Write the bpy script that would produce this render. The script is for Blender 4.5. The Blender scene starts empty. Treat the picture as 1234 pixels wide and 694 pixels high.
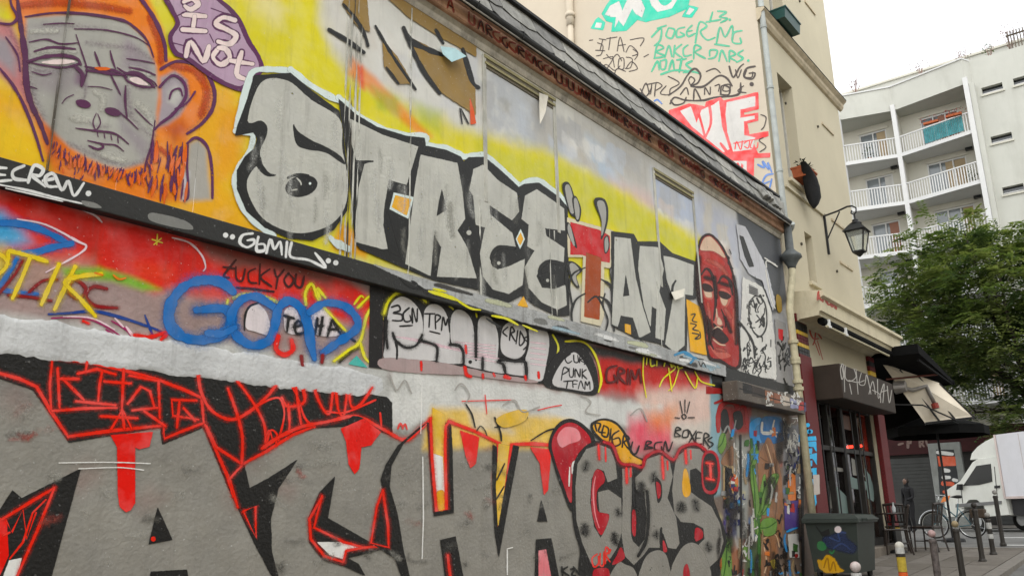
import bpy, bmesh, math, random
import numpy as np
from mathutils import Vector, Matrix, noise as mnoise
from mathutils.geometry import tessellate_polygon
random.seed(7); np.random.seed(7)
R = math.radians
SC = bpy.context.scene
COL = SC.collection

# ------------------------------------------------------------------ camera
# world: X runs along the graffiti wall (away), the wall face is y = 0, Z is up.
PW, PH = 1234.0, 694.0
CX, CY = 617.0, 347.0
VV = np.array([537 - CX, -3400 - CY]); VW = np.array([1435 - CX, 602 - CY])
FPX = math.sqrt(-(VV @ VW))
UPV = np.array([VV[0], VV[1], FPX]); UPV /= np.linalg.norm(UPV)
XDV = np.array([VW[0], VW[1], FPX]); XDV /= np.linalg.norm(XDV)
RM = np.array([XDV, np.cross(UPV, XDV), UPV])
CAMP = np.array([0.0, -5.0, 1.6])
cam = bpy.data.cameras.new('camera'); camo = bpy.data.objects.new('camera', cam); COL.objects.link(camo)
cam.sensor_width = 36.0; cam.sensor_fit = 'HORIZONTAL'; cam.lens = FPX / PW * 36.0
cam.clip_start = 0.05; cam.clip_end = 2000
camo.matrix_world = Matrix([[RM[i, 0], -RM[i, 1], -RM[i, 2], CAMP[i]] for i in range(3)] + [[0, 0, 0, 1]])
SC.camera = camo

# ------------------------------------------------------------------ light
SUN_EL, SUN_AZ = 62.0, 250.0
w = bpy.data.worlds.new('World'); SC.world = w; w.use_nodes = True
nt = w.node_tree; nt.nodes.clear()
sky = nt.nodes.new('ShaderNodeTexSky'); sky.sky_type = 'NISHITA'; sky.sun_disc = False
sky.sun_elevation = R(SUN_EL); sky.sun_rotation = R(SUN_AZ); sky.dust_density = 0.0; sky.air_density = 2.0; sky.ozone_density = 1.0
hs = nt.nodes.new('ShaderNodeHueSaturation'); hs.inputs['Saturation'].default_value = 0.10
bg = nt.nodes.new('ShaderNodeBackground'); bg.inputs['Strength'].default_value = 0.15
out = nt.nodes.new('ShaderNodeOutputWorld')
nt.links.new(sky.outputs[0], hs.inputs['Color']); nt.links.new(hs.outputs[0], bg.inputs['Color']); nt.links.new(bg.outputs[0], out.inputs[0])
sun = bpy.data.lights.new('sun', 'SUN'); suno = bpy.data.objects.new('sun', sun); COL.objects.link(suno)
sun.energy = 0.5; sun.angle = R(40); sun.color = (1.0, 0.97, 0.92)
# light comes from over the street, behind the camera
sd = Vector((-0.55, -0.35, 0.80)).normalized()
suno.rotation_euler = sd.to_track_quat('Z', 'Y').to_euler(); suno.location = (0, -10, 30)
sky.sun_rotation = math.atan2(sd.x, sd.y); sky.sun_elevation = math.asin(sd.z)
vs = SC.view_settings; vs.view_transform = 'Standard'; vs.look = 'None'; vs.gamma = 1.0; vs.use_curve_mapping = False
vs.exposure = 1.15
SC.cycles.transparent_max_bounces = 16

# ------------------------------------------------------------------ helpers
def ray(px, py): return RM @ np.array([px - CX, py - CY, FPX])
def onp(px, py, axis, val):
    d = ray(px, py); return CAMP + (val - CAMP[axis]) / d[axis] * d
def wall(px, py, y=0.0):
    p = onp(px, py, 1, y); return (p[0], p[2])
def lin(c):
    c = c / 255.0
    return c / 12.92 if c <= 0.04045 else ((c + 0.055) / 1.055) ** 2.4
def C(r, g, b, k=1.0): return tuple(min(0.9, lin(v) / k) for v in (r, g, b))

def link(a, b): a.id_data.links.new(a, b)
_mats = {}
def M(name, col, rough=0.8, var=0.18, scale=2.5, bump=0.0, bscale=40.0, metal=0.0, spec=0.3, grime=0.0, grimecol=(0.03, 0.028, 0.025), speck=0.0, emit=0.0, coord='pos', scratch=0.0):
    if name in _mats: return _mats[name]
    m = bpy.data.materials.new(name); m.use_nodes = True; n = m.node_tree.nodes; n.clear()
    o = n.new('ShaderNodeOutputMaterial'); b = n.new('ShaderNodeBsdfPrincipled'); link(b.outputs[0], o.inputs[0])
    b.inputs['Roughness'].default_value = rough; b.inputs['Metallic'].default_value = metal
    b.inputs['Specular IOR Level'].default_value = spec
    if coord == 'pos':
        g = n.new('ShaderNodeNewGeometry'); P = g.outputs['Position']
    else:
        g = n.new('ShaderNodeTexCoord'); P = g.outputs['Object']
    c = n.new('ShaderNodeRGB'); c.outputs[0].default_value = (*col, 1)
    cur = c.outputs[0]
    if var > 0:
        t = n.new('ShaderNodeTexNoise'); t.inputs['Scale'].default_value = scale; t.inputs['Detail'].default_value = 7; t.inputs['Roughness'].default_value = 0.65
        link(P, t.inputs['Vector'])
        r = n.new('ShaderNodeMapRange'); r.inputs['From Min'].default_value = 0.3; r.inputs['From Max'].default_value = 0.7
        r.inputs['To Min'].default_value = 1 - var; r.inputs['To Max'].default_value = 1 + var; link(t.outputs['Fac'], r.inputs['Value'])
        h = n.new('ShaderNodeVectorMath'); h.operation = 'SCALE'; link(cur, h.inputs[0]); link(r.outputs[0], h.inputs['Scale']); cur = h.outputs[0]
    if grime > 0:
        t = n.new('ShaderNodeTexNoise'); t.inputs['Scale'].default_value = scale * 0.55; t.inputs['Detail'].default_value = 9; t.inputs['Roughness'].default_value = 0.75
        mp = n.new('ShaderNodeMapping'); mp.inputs['Scale'].default_value = (1.6, 1.6, 0.45); link(P, mp.inputs['Vector']); link(mp.outputs[0], t.inputs['Vector'])
        r = n.new('ShaderNodeMapRange'); r.inputs['From Min'].default_value = 0.48; r.inputs['From Max'].default_value = 0.75; r.inputs['To Max'].default_value = grime; link(t.outputs['Fac'], r.inputs['Value'])
        mx = n.new('ShaderNodeMix'); mx.data_type = 'RGBA'; link(r.outputs[0], mx.inputs['Factor']); link(cur, mx.inputs[6]); mx.inputs[7].default_value = (*grimecol, 1); cur = mx.outputs[2]
    if speck > 0:
        t = n.new('ShaderNodeTexNoise'); t.inputs['Scale'].default_value = 55; t.inputs['Detail'].default_value = 3
        link(P, t.inputs['Vector'])
        r = n.new('ShaderNodeMapRange'); r.inputs['From Min'].default_value = 0.70; r.inputs['From Max'].default_value = 0.76; r.inputs['To Max'].default_value = speck; link(t.outputs['Fac'], r.inputs['Value'])
        mx = n.new('ShaderNodeMix'); mx.data_type = 'RGBA'; link(r.outputs[0], mx.inputs['Factor']); link(cur, mx.inputs[6]); mx.inputs[7].default_value = (0.7, 0.7, 0.68, 1); cur = mx.outputs[2]
    link(cur, b.inputs['Base Color'])
    if emit > 0:
        link(cur, b.inputs['Emission Color']); b.inputs['Emission Strength'].default_value = emit
    if bump > 0:
        t = n.new('ShaderNodeTexNoise'); t.inputs['Scale'].default_value = bscale; t.inputs['Detail'].default_value = 5; link(P, t.inputs['Vector'])
        bp = n.new('ShaderNodeBump'); bp.inputs['Strength'].default_value = bump; bp.inputs['Distance'].default_value = 0.02
        link(t.outputs['Fac'], bp.inputs['Height']); link(bp.outputs[0], b.inputs['Normal'])
    _mats[name] = m
    return m
def glass(name, col, rough=0.08):
    m = M(name, col, rough=rough, var=0.25, scale=0.8, spec=0.8); return m

OFF = {}
def tag(o, label=None, cat=None, group=None, kind=None):
    if label: o['label'] = label
    if cat: o['category'] = cat
    if group: o['group'] = group
    if kind: o['kind'] = kind
    return o
def thing(name, label, cat, loc=(0, 0, 0), rz=0.0, group=None):
    o = bpy.data.objects.new(name, None); COL.objects.link(o); o.location = loc; o.rotation_euler = (0, 0, rz)
    o.empty_display_size = 0.2
    OFF[o] = Vector(loc); return tag(o, label, cat, group)
def meshobj(name, v, f, mat, parent=None, smooth=False, local=False):
    me = bpy.data.meshes.new(name)
    off = Vector((0, 0, 0))
    if parent is not None:
        off = OFF.get(parent, Vector((0, 0, 0)))
        if local: off = Vector((0, 0, 0))
    me.from_pydata([(a[0] - off.x, a[1] - off.y, a[2] - off.z) for a in v], [], f)
    me.materials.append(mat)
    if smooth: me.polygons.foreach_set('use_smooth', [True] * len(me.polygons))
    me.update()
    o = bpy.data.objects.new(name, me); COL.objects.link(o)
    if parent is not None:
        o.parent = parent; OFF[o] = OFF.get(parent, Vector((0, 0, 0)))
    return o

class MB:
    def __init__(s): s.v = []; s.f = []
    def add(s, v, f):
        n = len(s.v); s.v += [tuple(a) for a in v]; s.f += [tuple(i + n for i in q) for q in f]; return s
    def box(s, x0, x1, y0, y1, z0, z1, b=0.0):
        if b > 0:
            bm = bmesh.new(); bmesh.ops.create_cube(bm, size=1.0)
            for q in bm.verts: q.co = Vector(((x0 + x1) / 2 + q.co.x * (x1 - x0), (y0 + y1) / 2 + q.co.y * (y1 - y0), (z0 + z1) / 2 + q.co.z * (z1 - z0)))
            bmesh.ops.bevel(bm, geom=bm.edges[:], offset=b, segments=2, affect='EDGES', profile=0.5)
            bm.verts.ensure_lookup_table(); bm.verts.index_update()
            s.add([q.co for q in bm.verts], [[q.index for q in f.verts] for f in bm.faces]); bm.free(); return s
        v = [(x, y, z) for x in (x0, x1) for y in (y0, y1) for z in (z0, z1)]
        return s.add(v, [(0, 1, 3, 2), (4, 6, 7, 5), (0, 4, 5, 1), (2, 3, 7, 6), (0, 2, 6, 4), (1, 5, 7, 3)])
    def hexa(s, p):  # 8 points: bottom 4, top 4
        return s.add(p, [(3, 2, 1, 0), (4, 5, 6, 7), (0, 1, 5, 4), (1, 2, 6, 5), (2, 3, 7, 6), (3, 0, 4, 7)])
    def prism(s, poly, axis, a, b):
        """poly of 2D points extruded along axis from a to b (axis 0: (y,z), 1: (x,z), 2: (x,y))"""
        def mk(p, t): return (t, p[0], p[1]) if axis == 0 else ((p[0], t, p[1]) if axis == 1 else (p[0], p[1], t))
        n = len(poly); v = [mk(p, a) for p in poly] + [mk(p, b) for p in poly]
        tri = tessellate_polygon([[Vector((p[0], p[1], 0)) for p in poly]])
        f = [tuple(t) for t in tri] + [tuple(i + n for i in reversed(t)) for t in tri]
        f += [(i, (i + 1) % n, n + (i + 1) % n, n + i) for i in range(n)]
        return s.add(v, f)
    def bar(s, p, q, w, h=None, up=(0, 0, 1)):
        h = h or w; p = Vector(p); q = Vector(q); d = (q - p).normalized(); u = Vector(up)
        if abs(d.dot(u)) > 0.99: u = Vector((1, 0, 0))
        a = d.cross(u).normalized() * w / 2; c = a.cross(d).normalized() * h / 2
        return s.hexa([p - a - c, p + a - c, p + a + c, p - a + c, q - a - c, q + a - c, q + a + c, q - a + c])
    def tube(s, pts, r, n=8, caps=True):
        pts = [Vector(p) for p in pts]; rs = r if isinstance(r, (list, tuple)) else [r] * len(pts)
        rings = []; a = None
        for i, p in enumerate(pts):
            d = (pts[min(i + 1, len(pts) - 1)] - pts[max(i - 1, 0)]).normalized()
            if a is None: a = d.orthogonal().normalized()
            else: a = (a - d * a.dot(d)).normalized()
            b = d.cross(a)
            rings.append([p + (a * math.cos(2 * math.pi * k / n) + b * math.sin(2 * math.pi * k / n)) * rs[i] for k in range(n)])
        v = [q for rg in rings for q in rg]; f = []
        for i in range(len(rings) - 1):
            for k in range(n): f.append((i * n + k, i * n + (k + 1) % n, (i + 1) * n + (k + 1) % n, (i + 1) * n + k))
        if caps: f.append(tuple(reversed(range(n)))); f.append(tuple((len(rings) - 1) * n + k for k in range(n)))
        return s.add(v, f)
    def lathe(s, prof, c, n=12, axis='z'):
        v = []; f = []
        for (r, h) in prof:
            for k in range(n):
                a = 2 * math.pi * k / n
                if axis == 'z': v.append((c[0] + r * math.cos(a), c[1] + r * math.sin(a), c[2] + h))
                elif axis == 'y': v.append((c[0] + r * math.cos(a), c[1] + h, c[2] + r * math.sin(a)))
                else: v.append((c[0] + h, c[1] + r * math.cos(a), c[2] + r * math.sin(a)))
        m = len(prof)
        for i in range(m - 1):
            for k in range(n): f.append((i * n + k, i * n + (k + 1) % n, (i + 1) * n + (k + 1) % n, (i + 1) * n + k))
        f.append(tuple(reversed(range(n)))); f.append(tuple((m - 1) * n + k for k in range(n)))
        return s.add(v, f)
    def holes(s, u0, u1, z0, z1, hs, mk, depth):
        """a wall slab with rectangular holes; mk(u, z, t) -> point, t = 0 front .. depth back"""
        us = sorted(set([u0, u1] + [h[0] for h in hs] + [h[1] for h in hs])); zs = sorted(set([z0, z1] + [h[2] for h in hs] + [h[3] for h in hs]))
        def inside(u, z): return any(h[0] < u < h[1] and h[2] < z < h[3] for h in hs)
        for i in range(len(us) - 1):
            for j in range(len(zs) - 1):
                if not inside((us[i] + us[i + 1]) / 2, (zs[j] + zs[j + 1]) / 2):
                    s.add([mk(us[i], zs[j], 0), mk(us[i + 1], zs[j], 0), mk(us[i + 1], zs[j + 1], 0), mk(us[i], zs[j + 1], 0)], [(0, 1, 2, 3)])
        for h in hs:
            for (a, b) in (((h[0], h[2]), (h[1], h[2])), ((h[1], h[2]), (h[1], h[3])), ((h[1], h[3]), (h[0], h[3])), ((h[0], h[3]), (h[0], h[2]))):
                s.add([mk(*a, 0), mk(*b, 0), mk(*b, depth), mk(*a, depth)], [(3, 2, 1, 0)])
        return s
    def build(s, name, mat, parent=None, smooth=False, local=False):
        return meshobj(name, s.v, s.f, mat, parent, smooth, local)

def children(o): return [c for c in COL.objects if c.parent == o]
def gz(x): return 0.04 * min(x, 20.0) if x > -40 else -1.6

# shared materials
STONE = M('facade_render', C(208, 198, 172, 1.22), rough=0.9, var=0.05, scale=0.9, bump=0.15, bscale=30, grime=0.13, grimecol=(0.32, 0.28, 0.22))
FLANK = M('flank_render', C(230, 216, 194, 1.45), rough=0.9, var=0.05, scale=0.7, bump=0.12, bscale=25, grime=0.1, grimecol=(0.42, 0.37, 0.30))
BLACK = M('black_metal', (0.016, 0.016, 0.017), rough=0.5, var=0.25, scale=6)
DARK = M('dark_wood', (0.022, 0.019, 0.016), rough=0.6, var=0.35, scale=5, bump=0.1)
ZINC = M('zinc', (0.34, 0.36, 0.34), rough=0.5, var=0.2, scale=5, grime=0.4, grimecol=(0.18, 0.18, 0.15), metal=0.0)
RED = M('red_tile', (0.115, 0.008, 0.009), rough=0.6, var=0.35, scale=30, speck=0.25)
YEL = M('yellow_tile', (0.62, 0.40, 0.03), rough=0.45, var=0.2, scale=30)
BLK = M('black_tile', (0.015, 0.015, 0.015), rough=0.5, var=0.4, scale=30, speck=0.3)
PIPEW = M('old_cream_pipe', C(176, 168, 140, 0.9), rough=0.6, var=0.2, scale=7, grime=0.5, grimecol=(0.16, 0.13, 0.08))
WHITE = M('white_paint', (0.72, 0.72, 0.70), rough=0.5, var=0.06)
GLASS = glass('dark_glass', (0.012, 0.014, 0.016))

# ------------------------------------------------------------------ ground
def sheet(name, x0, x1, y0, y1, dz, mat, nx=60, kind='structure'):
    dzf = dz if callable(dz) else (lambda x: dz)
    xs = sorted(set([x0 + (x1 - x0) * i / nx for i in range(nx + 1)] + [v for v in (20.0,) if x0 < v < x1]))
    v = []; f = []
    for i, x in enumerate(xs): v += [(x, y0, gz(x) + dzf(x)), (x, y1, gz(x) + dzf(x))]
    for i in range(len(xs) - 1): f.append((2 * i, 2 * i + 2, 2 * i + 3, 2 * i + 1))
    return tag(meshobj(name, v, f, mat), kind=kind)
ASPH = M('asphalt', C(108, 107, 104, 1.0), rough=0.9, var=0.2, scale=1.2, bump=0.4, bscale=120, grime=0.35, grimecol=(0.05, 0.05, 0.05))
sheet('ground', -40, 400, -200, 200, -0.30, M('earth', (0.13, 0.12, 0.105), var=0.3), nx=40)
sheet('road', -30, 19.2, -9.0, -2.55, lambda x: -0.11 + 0.08 * max(0.0, min(1.0, (x - 13) / 7)), ASPH)
sheet('cross_street', 19.2, 34.5, -60, 60, -0.03, ASPH, nx=4)
PAVM = M('pavement_mortar', C(98, 92, 84, 1.0), rough=0.95, var=0.2, scale=4)
SLAB = [M('paving_stone_%s' % 'abc'[i], C(*c, 1.45), rough=0.88, var=0.16, scale=6, bump=0.25, bscale=70, grime=0.3, grimecol=(0.07, 0.06, 0.05)) for i, c in enumerate(((128, 121, 112), (120, 113, 103), (135, 128, 119)))]
def solid_sheet(name, x0, x1, y0, y1, top, bot, mat):
    xs = [x0 + (x1 - x0) * i / 12 for i in range(13)]; mb = MB()
    for i in range(12):
        a, b = xs[i], xs[i + 1]
        mb.add([(a, y0, gz(a) + top), (b, y0, gz(b) + top), (b, y1, gz(b) + top), (a, y1, gz(a) + top)], [(0, 1, 2, 3)])
        mb.add([(a, y0, gz(a) + top), (b, y0, gz(b) + top), (b, y0, gz(b) + bot), (a, y0, gz(a) + bot)], [(3, 2, 1, 0)])
    b = x1; mb.add([(b, y0, gz(b) + bot), (b, y1, gz(b) + bot), (b, y1, gz(b) + top), (b, y0, gz(b) + top)], [(0, 1, 2, 3)])
    return tag(mb.build(name, mat), kind='structure')
pav = solid_sheet('pavement', -10, 19.05, -2.38, 0.6, -0.012, -0.3, PAVM)
solid_sheet('pavement', 34.5, 39.0, -60, 60, 0.0, -0.3, M('far_pavement', C(110, 106, 100), var=0.2))
solid_sheet('pavement', -30, 19.0, -14.0, -9.0, 0.0, -0.3, PAVM)
kerbm = M('granite_kerb', C(122, 117, 110), rough=0.9, var=0.2, scale=9, bump=0.2, bscale=80)
x = 6.0; k = 0
kerb = tag(MB().add([(-10, -2.6, gz(-10) - 0.005), (6.0, -2.6, gz(6.0) - 0.005), (6.0, -2.38, gz(6.0) - 0.005), (-10, -2.38, gz(-10) - 0.005), (-10, -2.6, -0.75), (6.0, -2.6, -0.1)], [(0, 1, 2, 3), (0, 4, 5, 1)]).build('kerb', kerbm), kind='structure')
while x < 18.9:
    a, b = x + 0.006, min(x + 1.0, 19.05) - 0.006
    MB().hexa([(a, -2.6, gz(a) - 0.3), (b, -2.6, gz(b) - 0.3), (b, -2.385, gz(b) - 0.3), (a, -2.385, gz(a) - 0.3), (a, -2.59, gz(a) + 0.0), (b, -2.59, gz(b) + 0.0), (b, -2.385, gz(b)), (a, -2.385, gz(a))]).build('kerb_stone', kerbm, kerb); x += 1.0
y = -2.6
while y < 0.5:
    a, b = y + 0.006, y + 0.99
    MB().box(19.055, 19.27, a, b, 0.45, 0.785).build('kerb_stone', kerbm, kerb); y += 1.0
rng = random.Random(3)
for r_ in range(5):
    y0 = -2.375 + r_ * 0.48; x = 8.0 + (0.45 if r_ % 2 else 0)
    while x < 19.0:
        L = 0.9; a, b = x + 0.007, min(x + L - 0.007, 19.04)
        if b - a > 0.1:
            dz = rng.uniform(-0.003, 0.004)
            MB().hexa([(a, y0 + .007, gz(a) - 0.05), (b, y0 + .007, gz(b) - 0.05), (b, y0 + .473, gz(b) - 0.05), (a, y0 + .473, gz(a) - 0.05),
                       (a, y0 + .007, gz(a) + dz), (b, y0 + .007, gz(b) + dz), (b, y0 + .473, gz(b) + dz), (a, y0 + .473, gz(a) + dz)]).build('paving_stone', SLAB[rng.randrange(3)], pav)
        x += L
MARK = M('road_paint', (0.62, 0.62, 0.6), rough=0.8, var=0.15, scale=12, grime=0.5, grimecol=(0.12, 0.12, 0.12))
rd = tag(MB().box(20.6, 20.85, -4.6, -1.75, 0.60, 0.775).build('road_marking', MARK), kind='structure')
rd = tag(MB().box(25.2, 25.4, -7.0, -1.0, 0.60, 0.775).build('road_marking', MARK), kind='structure')
# ------------------------------------------------------------------ the low building with the painted wall
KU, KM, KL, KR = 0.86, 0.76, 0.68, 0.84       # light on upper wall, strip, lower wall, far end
gb = thing('graffiti_building', 'low old building whose whole street wall is covered in graffiti murals, slate roof edge above', 'building', (7.0, 0.0, gz(7.0)))
XW1 = 14.36
# columns of the wall grid: about 1.3 pixels of the photograph each
cols = [-4.0, -3, -2, -1, 0.0, 0.6, 1.1]
u = -40.0
while True:
    xx = wall(u, 330)[0]
    if xx > XW1: break
    if xx > cols[-1] + 0.003: cols.append(xx)
    u += 1.4
cols.append(XW1); XS = np.array(cols)

def fbm(x, z, sc, seed=0, oct=4):
    """cheap value noise on arrays, 0..1"""
    rs = np.random.RandomState(seed); tot = 0; amp = 1.0; s = 0
    T = rs.rand(256, 256)
    for o in range(oct):
        a = x * sc * 2 ** o + 17.3 * o; b = z * sc * 2 ** o + 9.1 * o
        i = np.floor(a).astype(int); j = np.floor(b).astype(int); fa = a - i; fb = b - j
        fa = fa * fa * (3 - 2 * fa); fb = fb * fb * (3 - 2 * fb)
        g = lambda p, q: T[p % 256, q % 256]
        v = (g(i, j) * (1 - fa) + g(i + 1, j) * fa) * (1 - fb) + (g(i, j + 1) * (1 - fa) + g(i + 1, j + 1) * fa) * fb
        tot = tot + v * amp; s += amp; amp *= 0.55
    return tot / s

class Pigment:
    """spray colours of a wall face kept as a colour attribute on its mesh (metres, so soft edges are real sprayed edges)"""
    def __init__(s, X, Z, base): s.X = X; s.Z = Z; s.c = np.zeros(X.shape + (3,)) + np.array(base)
    def poly(s, pts, col, feather=0.06, warp=0.05, op=1.0, wsc=3.0, seed=1, tr=None, mod=0.0, msc=6.0):
        p = np.array([wall(*q) for q in ((tr(a) for a in pts) if tr else pts)])
        pad = feather + warp
        x0, z0 = p.min(0) - pad; x1, z1 = p.max(0) + pad
        ii = np.where((s.X[:, 0] >= x0) & (s.X[:, 0] <= x1))[0]; jj = np.where((s.Z[0] >= z0) & (s.Z[0] <= z1))[0]
        if len(ii) == 0 or len(jj) == 0: return
        sl = (slice(ii[0], ii[-1] + 1), slice(jj[0], jj[-1] + 1))
        X = s.X[sl]; Z = s.Z[sl]
        if warp > 0:
            X = X + (fbm(X, Z, wsc, seed) - 0.5) * 2 * warp; Z = Z + (fbm(s.X[sl], s.Z[sl], wsc, seed + 50) - 0.5) * 2 * warp
        ins = np.zeros(X.shape, bool); dist = np.full(X.shape, 1e9); n = len(p)
        for i in range(n):
            a = p[i]; b = p[(i + 1) % n]
            if a[1] != b[1]:
                cond = ((a[1] > Z) != (b[1] > Z)); ins ^= cond & (X < (b[0] - a[0]) * (Z - a[1]) / (b[1] - a[1]) + a[0])
            e = b - a; L2 = max(e @ e, 1e-9); t = np.clip(((X - a[0]) * e[0] + (Z - a[1]) * e[1]) / L2, 0, 1)
            dist = np.minimum(dist, np.hypot(X - a[0] - t * e[0], Z - a[1] - t * e[1]))
        sd = np.where(ins, dist, -dist)
        al = np.clip(sd / max(feather, 1e-4) * 0.5 + 0.5, 0, 1); al = al * al * (3 - 2 * al) * op
        if mod > 0: al = al * np.clip(1 - mod + mod * 2 * fbm(s.X[sl], s.Z[sl], msc, seed + 7), 0, 1)
        s.c[sl] = s.c[sl] * (1 - al[..., None]) + np.array(col) * al[..., None]

def vcmat(name, var, rough, bump, bscale, chips, chipcol=(0.62, 0.62, 0.6), spec=0.35, dirt=0.5):
    m = bpy.data.materials.new(name); m.use_nodes = True; n = m.node_tree.nodes; n.clear()
    o = n.new('ShaderNodeOutputMaterial'); b = n.new('ShaderNodeBsdfPrincipled'); link(b.outputs[0], o.inputs[0])
    b.inputs['Roughness'].default_value = rough; b.inputs['Specular IOR Level'].default_value = spec
    at = n.new('ShaderNodeVertexColor'); at.layer_name = 'Col'
    finish(n, b, at.outputs['Color'], var, bump, bscale, chips, chipcol, dirt)
    return m
def finish(n, b, cur, var, bump, bscale, chips, chipcol, dirt):
    """shared weathering of all paint on the walls: blotches, fine dirt, paint chips, orange-peel relief"""
    g = n.new('ShaderNodeNewGeometry'); P = g.outputs['Position']
    t = n.new('ShaderNodeTexNoise'); t.inputs['Scale'].default_value = 2.2; t.inputs['Detail'].default_value = 8; t.inputs['Roughness'].default_value = 0.7; link(P, t.inputs['Vector'])
    r = n.new('ShaderNodeMapRange'); r.inputs['From Min'].default_value = 0.3; r.inputs['From Max'].default_value = 0.7; r.inputs['To Min'].default_value = 1 - var; r.inputs['To Max'].default_value = 1 + var * 0.7; link(t.outputs['Fac'], r.inputs['Value'])
    h = n.new('ShaderNodeVectorMath'); h.operation = 'SCALE'; link(cur, h.inputs[0]); link(r.outputs[0], h.inputs['Scale']); cur = h.outputs[0]
    # slow drift of hue between fresh and tired paint
    td = n.new('ShaderNodeTexNoise'); td.inputs['Scale'].default_value = 5.0; td.inputs['Detail'].default_value = 5; link(P, td.inputs['Vector'])
    rd_ = n.new('ShaderNodeMapRange'); rd_.inputs['From Min'].default_value = 0.35; rd_.inputs['From Max'].default_value = 0.65; rd_.inputs['To Min'].default_value = 0.94; rd_.inputs['To Max'].default_value = 1.08; link(td.outputs['Fac'], rd_.inputs['Value'])
    hsv = n.new('ShaderNodeHueSaturation'); link(rd_.outputs[0], hsv.inputs['Saturation']); link(cur, hsv.inputs['Color']); cur = hsv.outputs[0]
    # streaky dirt
    mp = n.new('ShaderNodeMapping'); mp.inputs['Scale'].default_value = (9, 9, 0.8); link(P, mp.inputs['Vector'])
    t = n.new('ShaderNodeTexNoise'); t.inputs['Scale'].default_value = 1.0; t.inputs['Detail'].default_value = 8; t.inputs['Roughness'].default_value = 0.75; link(mp.outputs[0], t.inputs['Vector'])
    r = n.new('ShaderNodeMapRange'); r.inputs['From Min'].default_value = 0.52; r.inputs['From Max'].default_value = 0.78; r.inputs['To Max'].default_value = dirt; link(t.outputs['Fac'], r.inputs['Value'])
    mx = n.new('ShaderNodeMix'); mx.data_type = 'RGBA'; link(r.outputs[0], mx.inputs['Factor']); link(cur, mx.inputs[6]); mx.inputs[7].default_value = (0.11, 0.10, 0.085, 1); cur = mx.outputs[2]
    if chips > 0:
        t = n.new('ShaderNodeTexNoise'); t.inputs['Scale'].default_value = 38; t.inputs['Detail'].default_value = 4; t.inputs['Roughness'].default_value = 0.6; link(P, t.inputs['Vector'])
        r = n.new('ShaderNodeMapRange'); r.inputs['From Min'].default_value = 0.655; r.inputs['From Max'].default_value = 0.69; r.inputs['To Max'].default_value = chips; link(t.outputs['Fac'], r.inputs['Value'])
        mx = n.new('ShaderNodeMix'); mx.data_type = 'RGBA'; link(r.outputs[0], mx.inputs['Factor']); link(cur, mx.inputs[6]); mx.inputs[7].default_value = (*chipcol, 1); cur = mx.outputs[2]
    link(cur, b.inputs['Base Color'])
    t = n.new('ShaderNodeTexNoise'); t.inputs['Scale'].default_value = bscale; t.inputs['Detail'].default_value = 6; link(P, t.inputs['Vector'])
    t2 = n.new('ShaderNodeTexNoise'); t2.inputs['Scale'].default_value = bscale * 0.16; t2.inputs['Detail'].default_value = 3; link(P, t2.inputs['Vector'])
    ad = n.new('ShaderNodeMath'); ad.operation = 'ADD'; link(t.outputs['Fac'], ad.inputs[0]); link(t2.outputs['Fac'], ad.inputs[1])
    bp = n.new('ShaderNodeBump'); bp.inputs['Strength'].default_value = bump; bp.inputs['Distance'].default_value = 0.02; link(ad.outputs[0], bp.inputs['Height']); link(bp.outputs[0], b.inputs['Normal'])
def pm(name, rgb, k, rough=0.6, var=0.14, bump=0.12, bscale=45, chips=0.35, chipcol=(0.6, 0.6, 0.58), dirt=0.35, spec=0.3):
    """paint of one colour"""
    if name in _mats: return _mats[name]
    if max(rgb) < 90: dirt *= 0.1; chips *= 0.6
    m = bpy.data.materials.new(name); m.use_nodes = True; n = m.node_tree.nodes; n.clear()
    o = n.new('ShaderNodeOutputMaterial'); b = n.new('ShaderNodeBsdfPrincipled'); link(b.outputs[0], o.inputs[0])
    b.inputs['Roughness'].default_value = rough; b.inputs['Specular IOR Level'].default_value = spec
    c = n.new('ShaderNodeRGB'); c.outputs[0].default_value = (*C(*rgb, k), 1)
    finish(n, b, c.outputs[0], var, bump, bscale, chips, chipcol, dirt); _mats[name] = m
    return m

def grid_part(name, i0, i1, Zs, col, mat, parent, ydisp):
    """a piece of wall from grid columns i0..i1"""
    X, Z = np.meshgrid(XS[i0:i1 + 1], Zs, indexing='ij'); nx, nz = X.shape
    Y = ydisp(X, Z); off = OFF[parent]
    v = np.stack([X - off.x, Y - off.y, Z - off.z], -1).reshape(-1, 3).astype(np.float32)
    idx = np.arange(nx * nz).reshape(nx, nz)
    q = np.stack([idx[:-1, :-1], idx[1:, :-1], idx[1:, 1:], idx[:-1, 1:]], -1).reshape(-1, 4).astype(np.int32)
    me = bpy.data.meshes.new(name); me.vertices.add(len(v)); me.vertices.foreach_set('co', v.ravel())
    me.loops.add(q.size); me.loops.foreach_set('vertex_index', q.ravel())
    me.polygons.add(len(q)); me.polygons.foreach_set('loop_start', np.arange(0, q.size, 4, dtype=np.int32)); me.polygons.foreach_set('loop_total', np.full(len(q), 4, dtype=np.int32))
    me.polygons.foreach_set('use_smooth', np.ones(len(q), bool))
    me.update(calc_edges=True)
    at = me.color_attributes.new('Col', 'FLOAT_COLOR', 'POINT')
    cc = np.ones((nx * nz, 4), np.float32); cc[:, :3] = col[i0:i1 + 1].reshape(-1, 3); at.data.foreach_set('color', cc.ravel())
    me.materials.append(mat); o = bpy.data.objects.new(name, me); COL.objects.link(o); o.parent = parent; OFF[o] = off
    return o
def ci(x): return int(np.argmin(np.abs(XS - x)))

LEDGE = 0.075
ZL0, ZL1 = 3.437, 3.60          # black ledge
ZU = np.arange(ZL1 - 0.02, 6.40, 0.0135)
ZD = np.arange(-0.35, ZL0 + 0.03, 0.0145)
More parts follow.
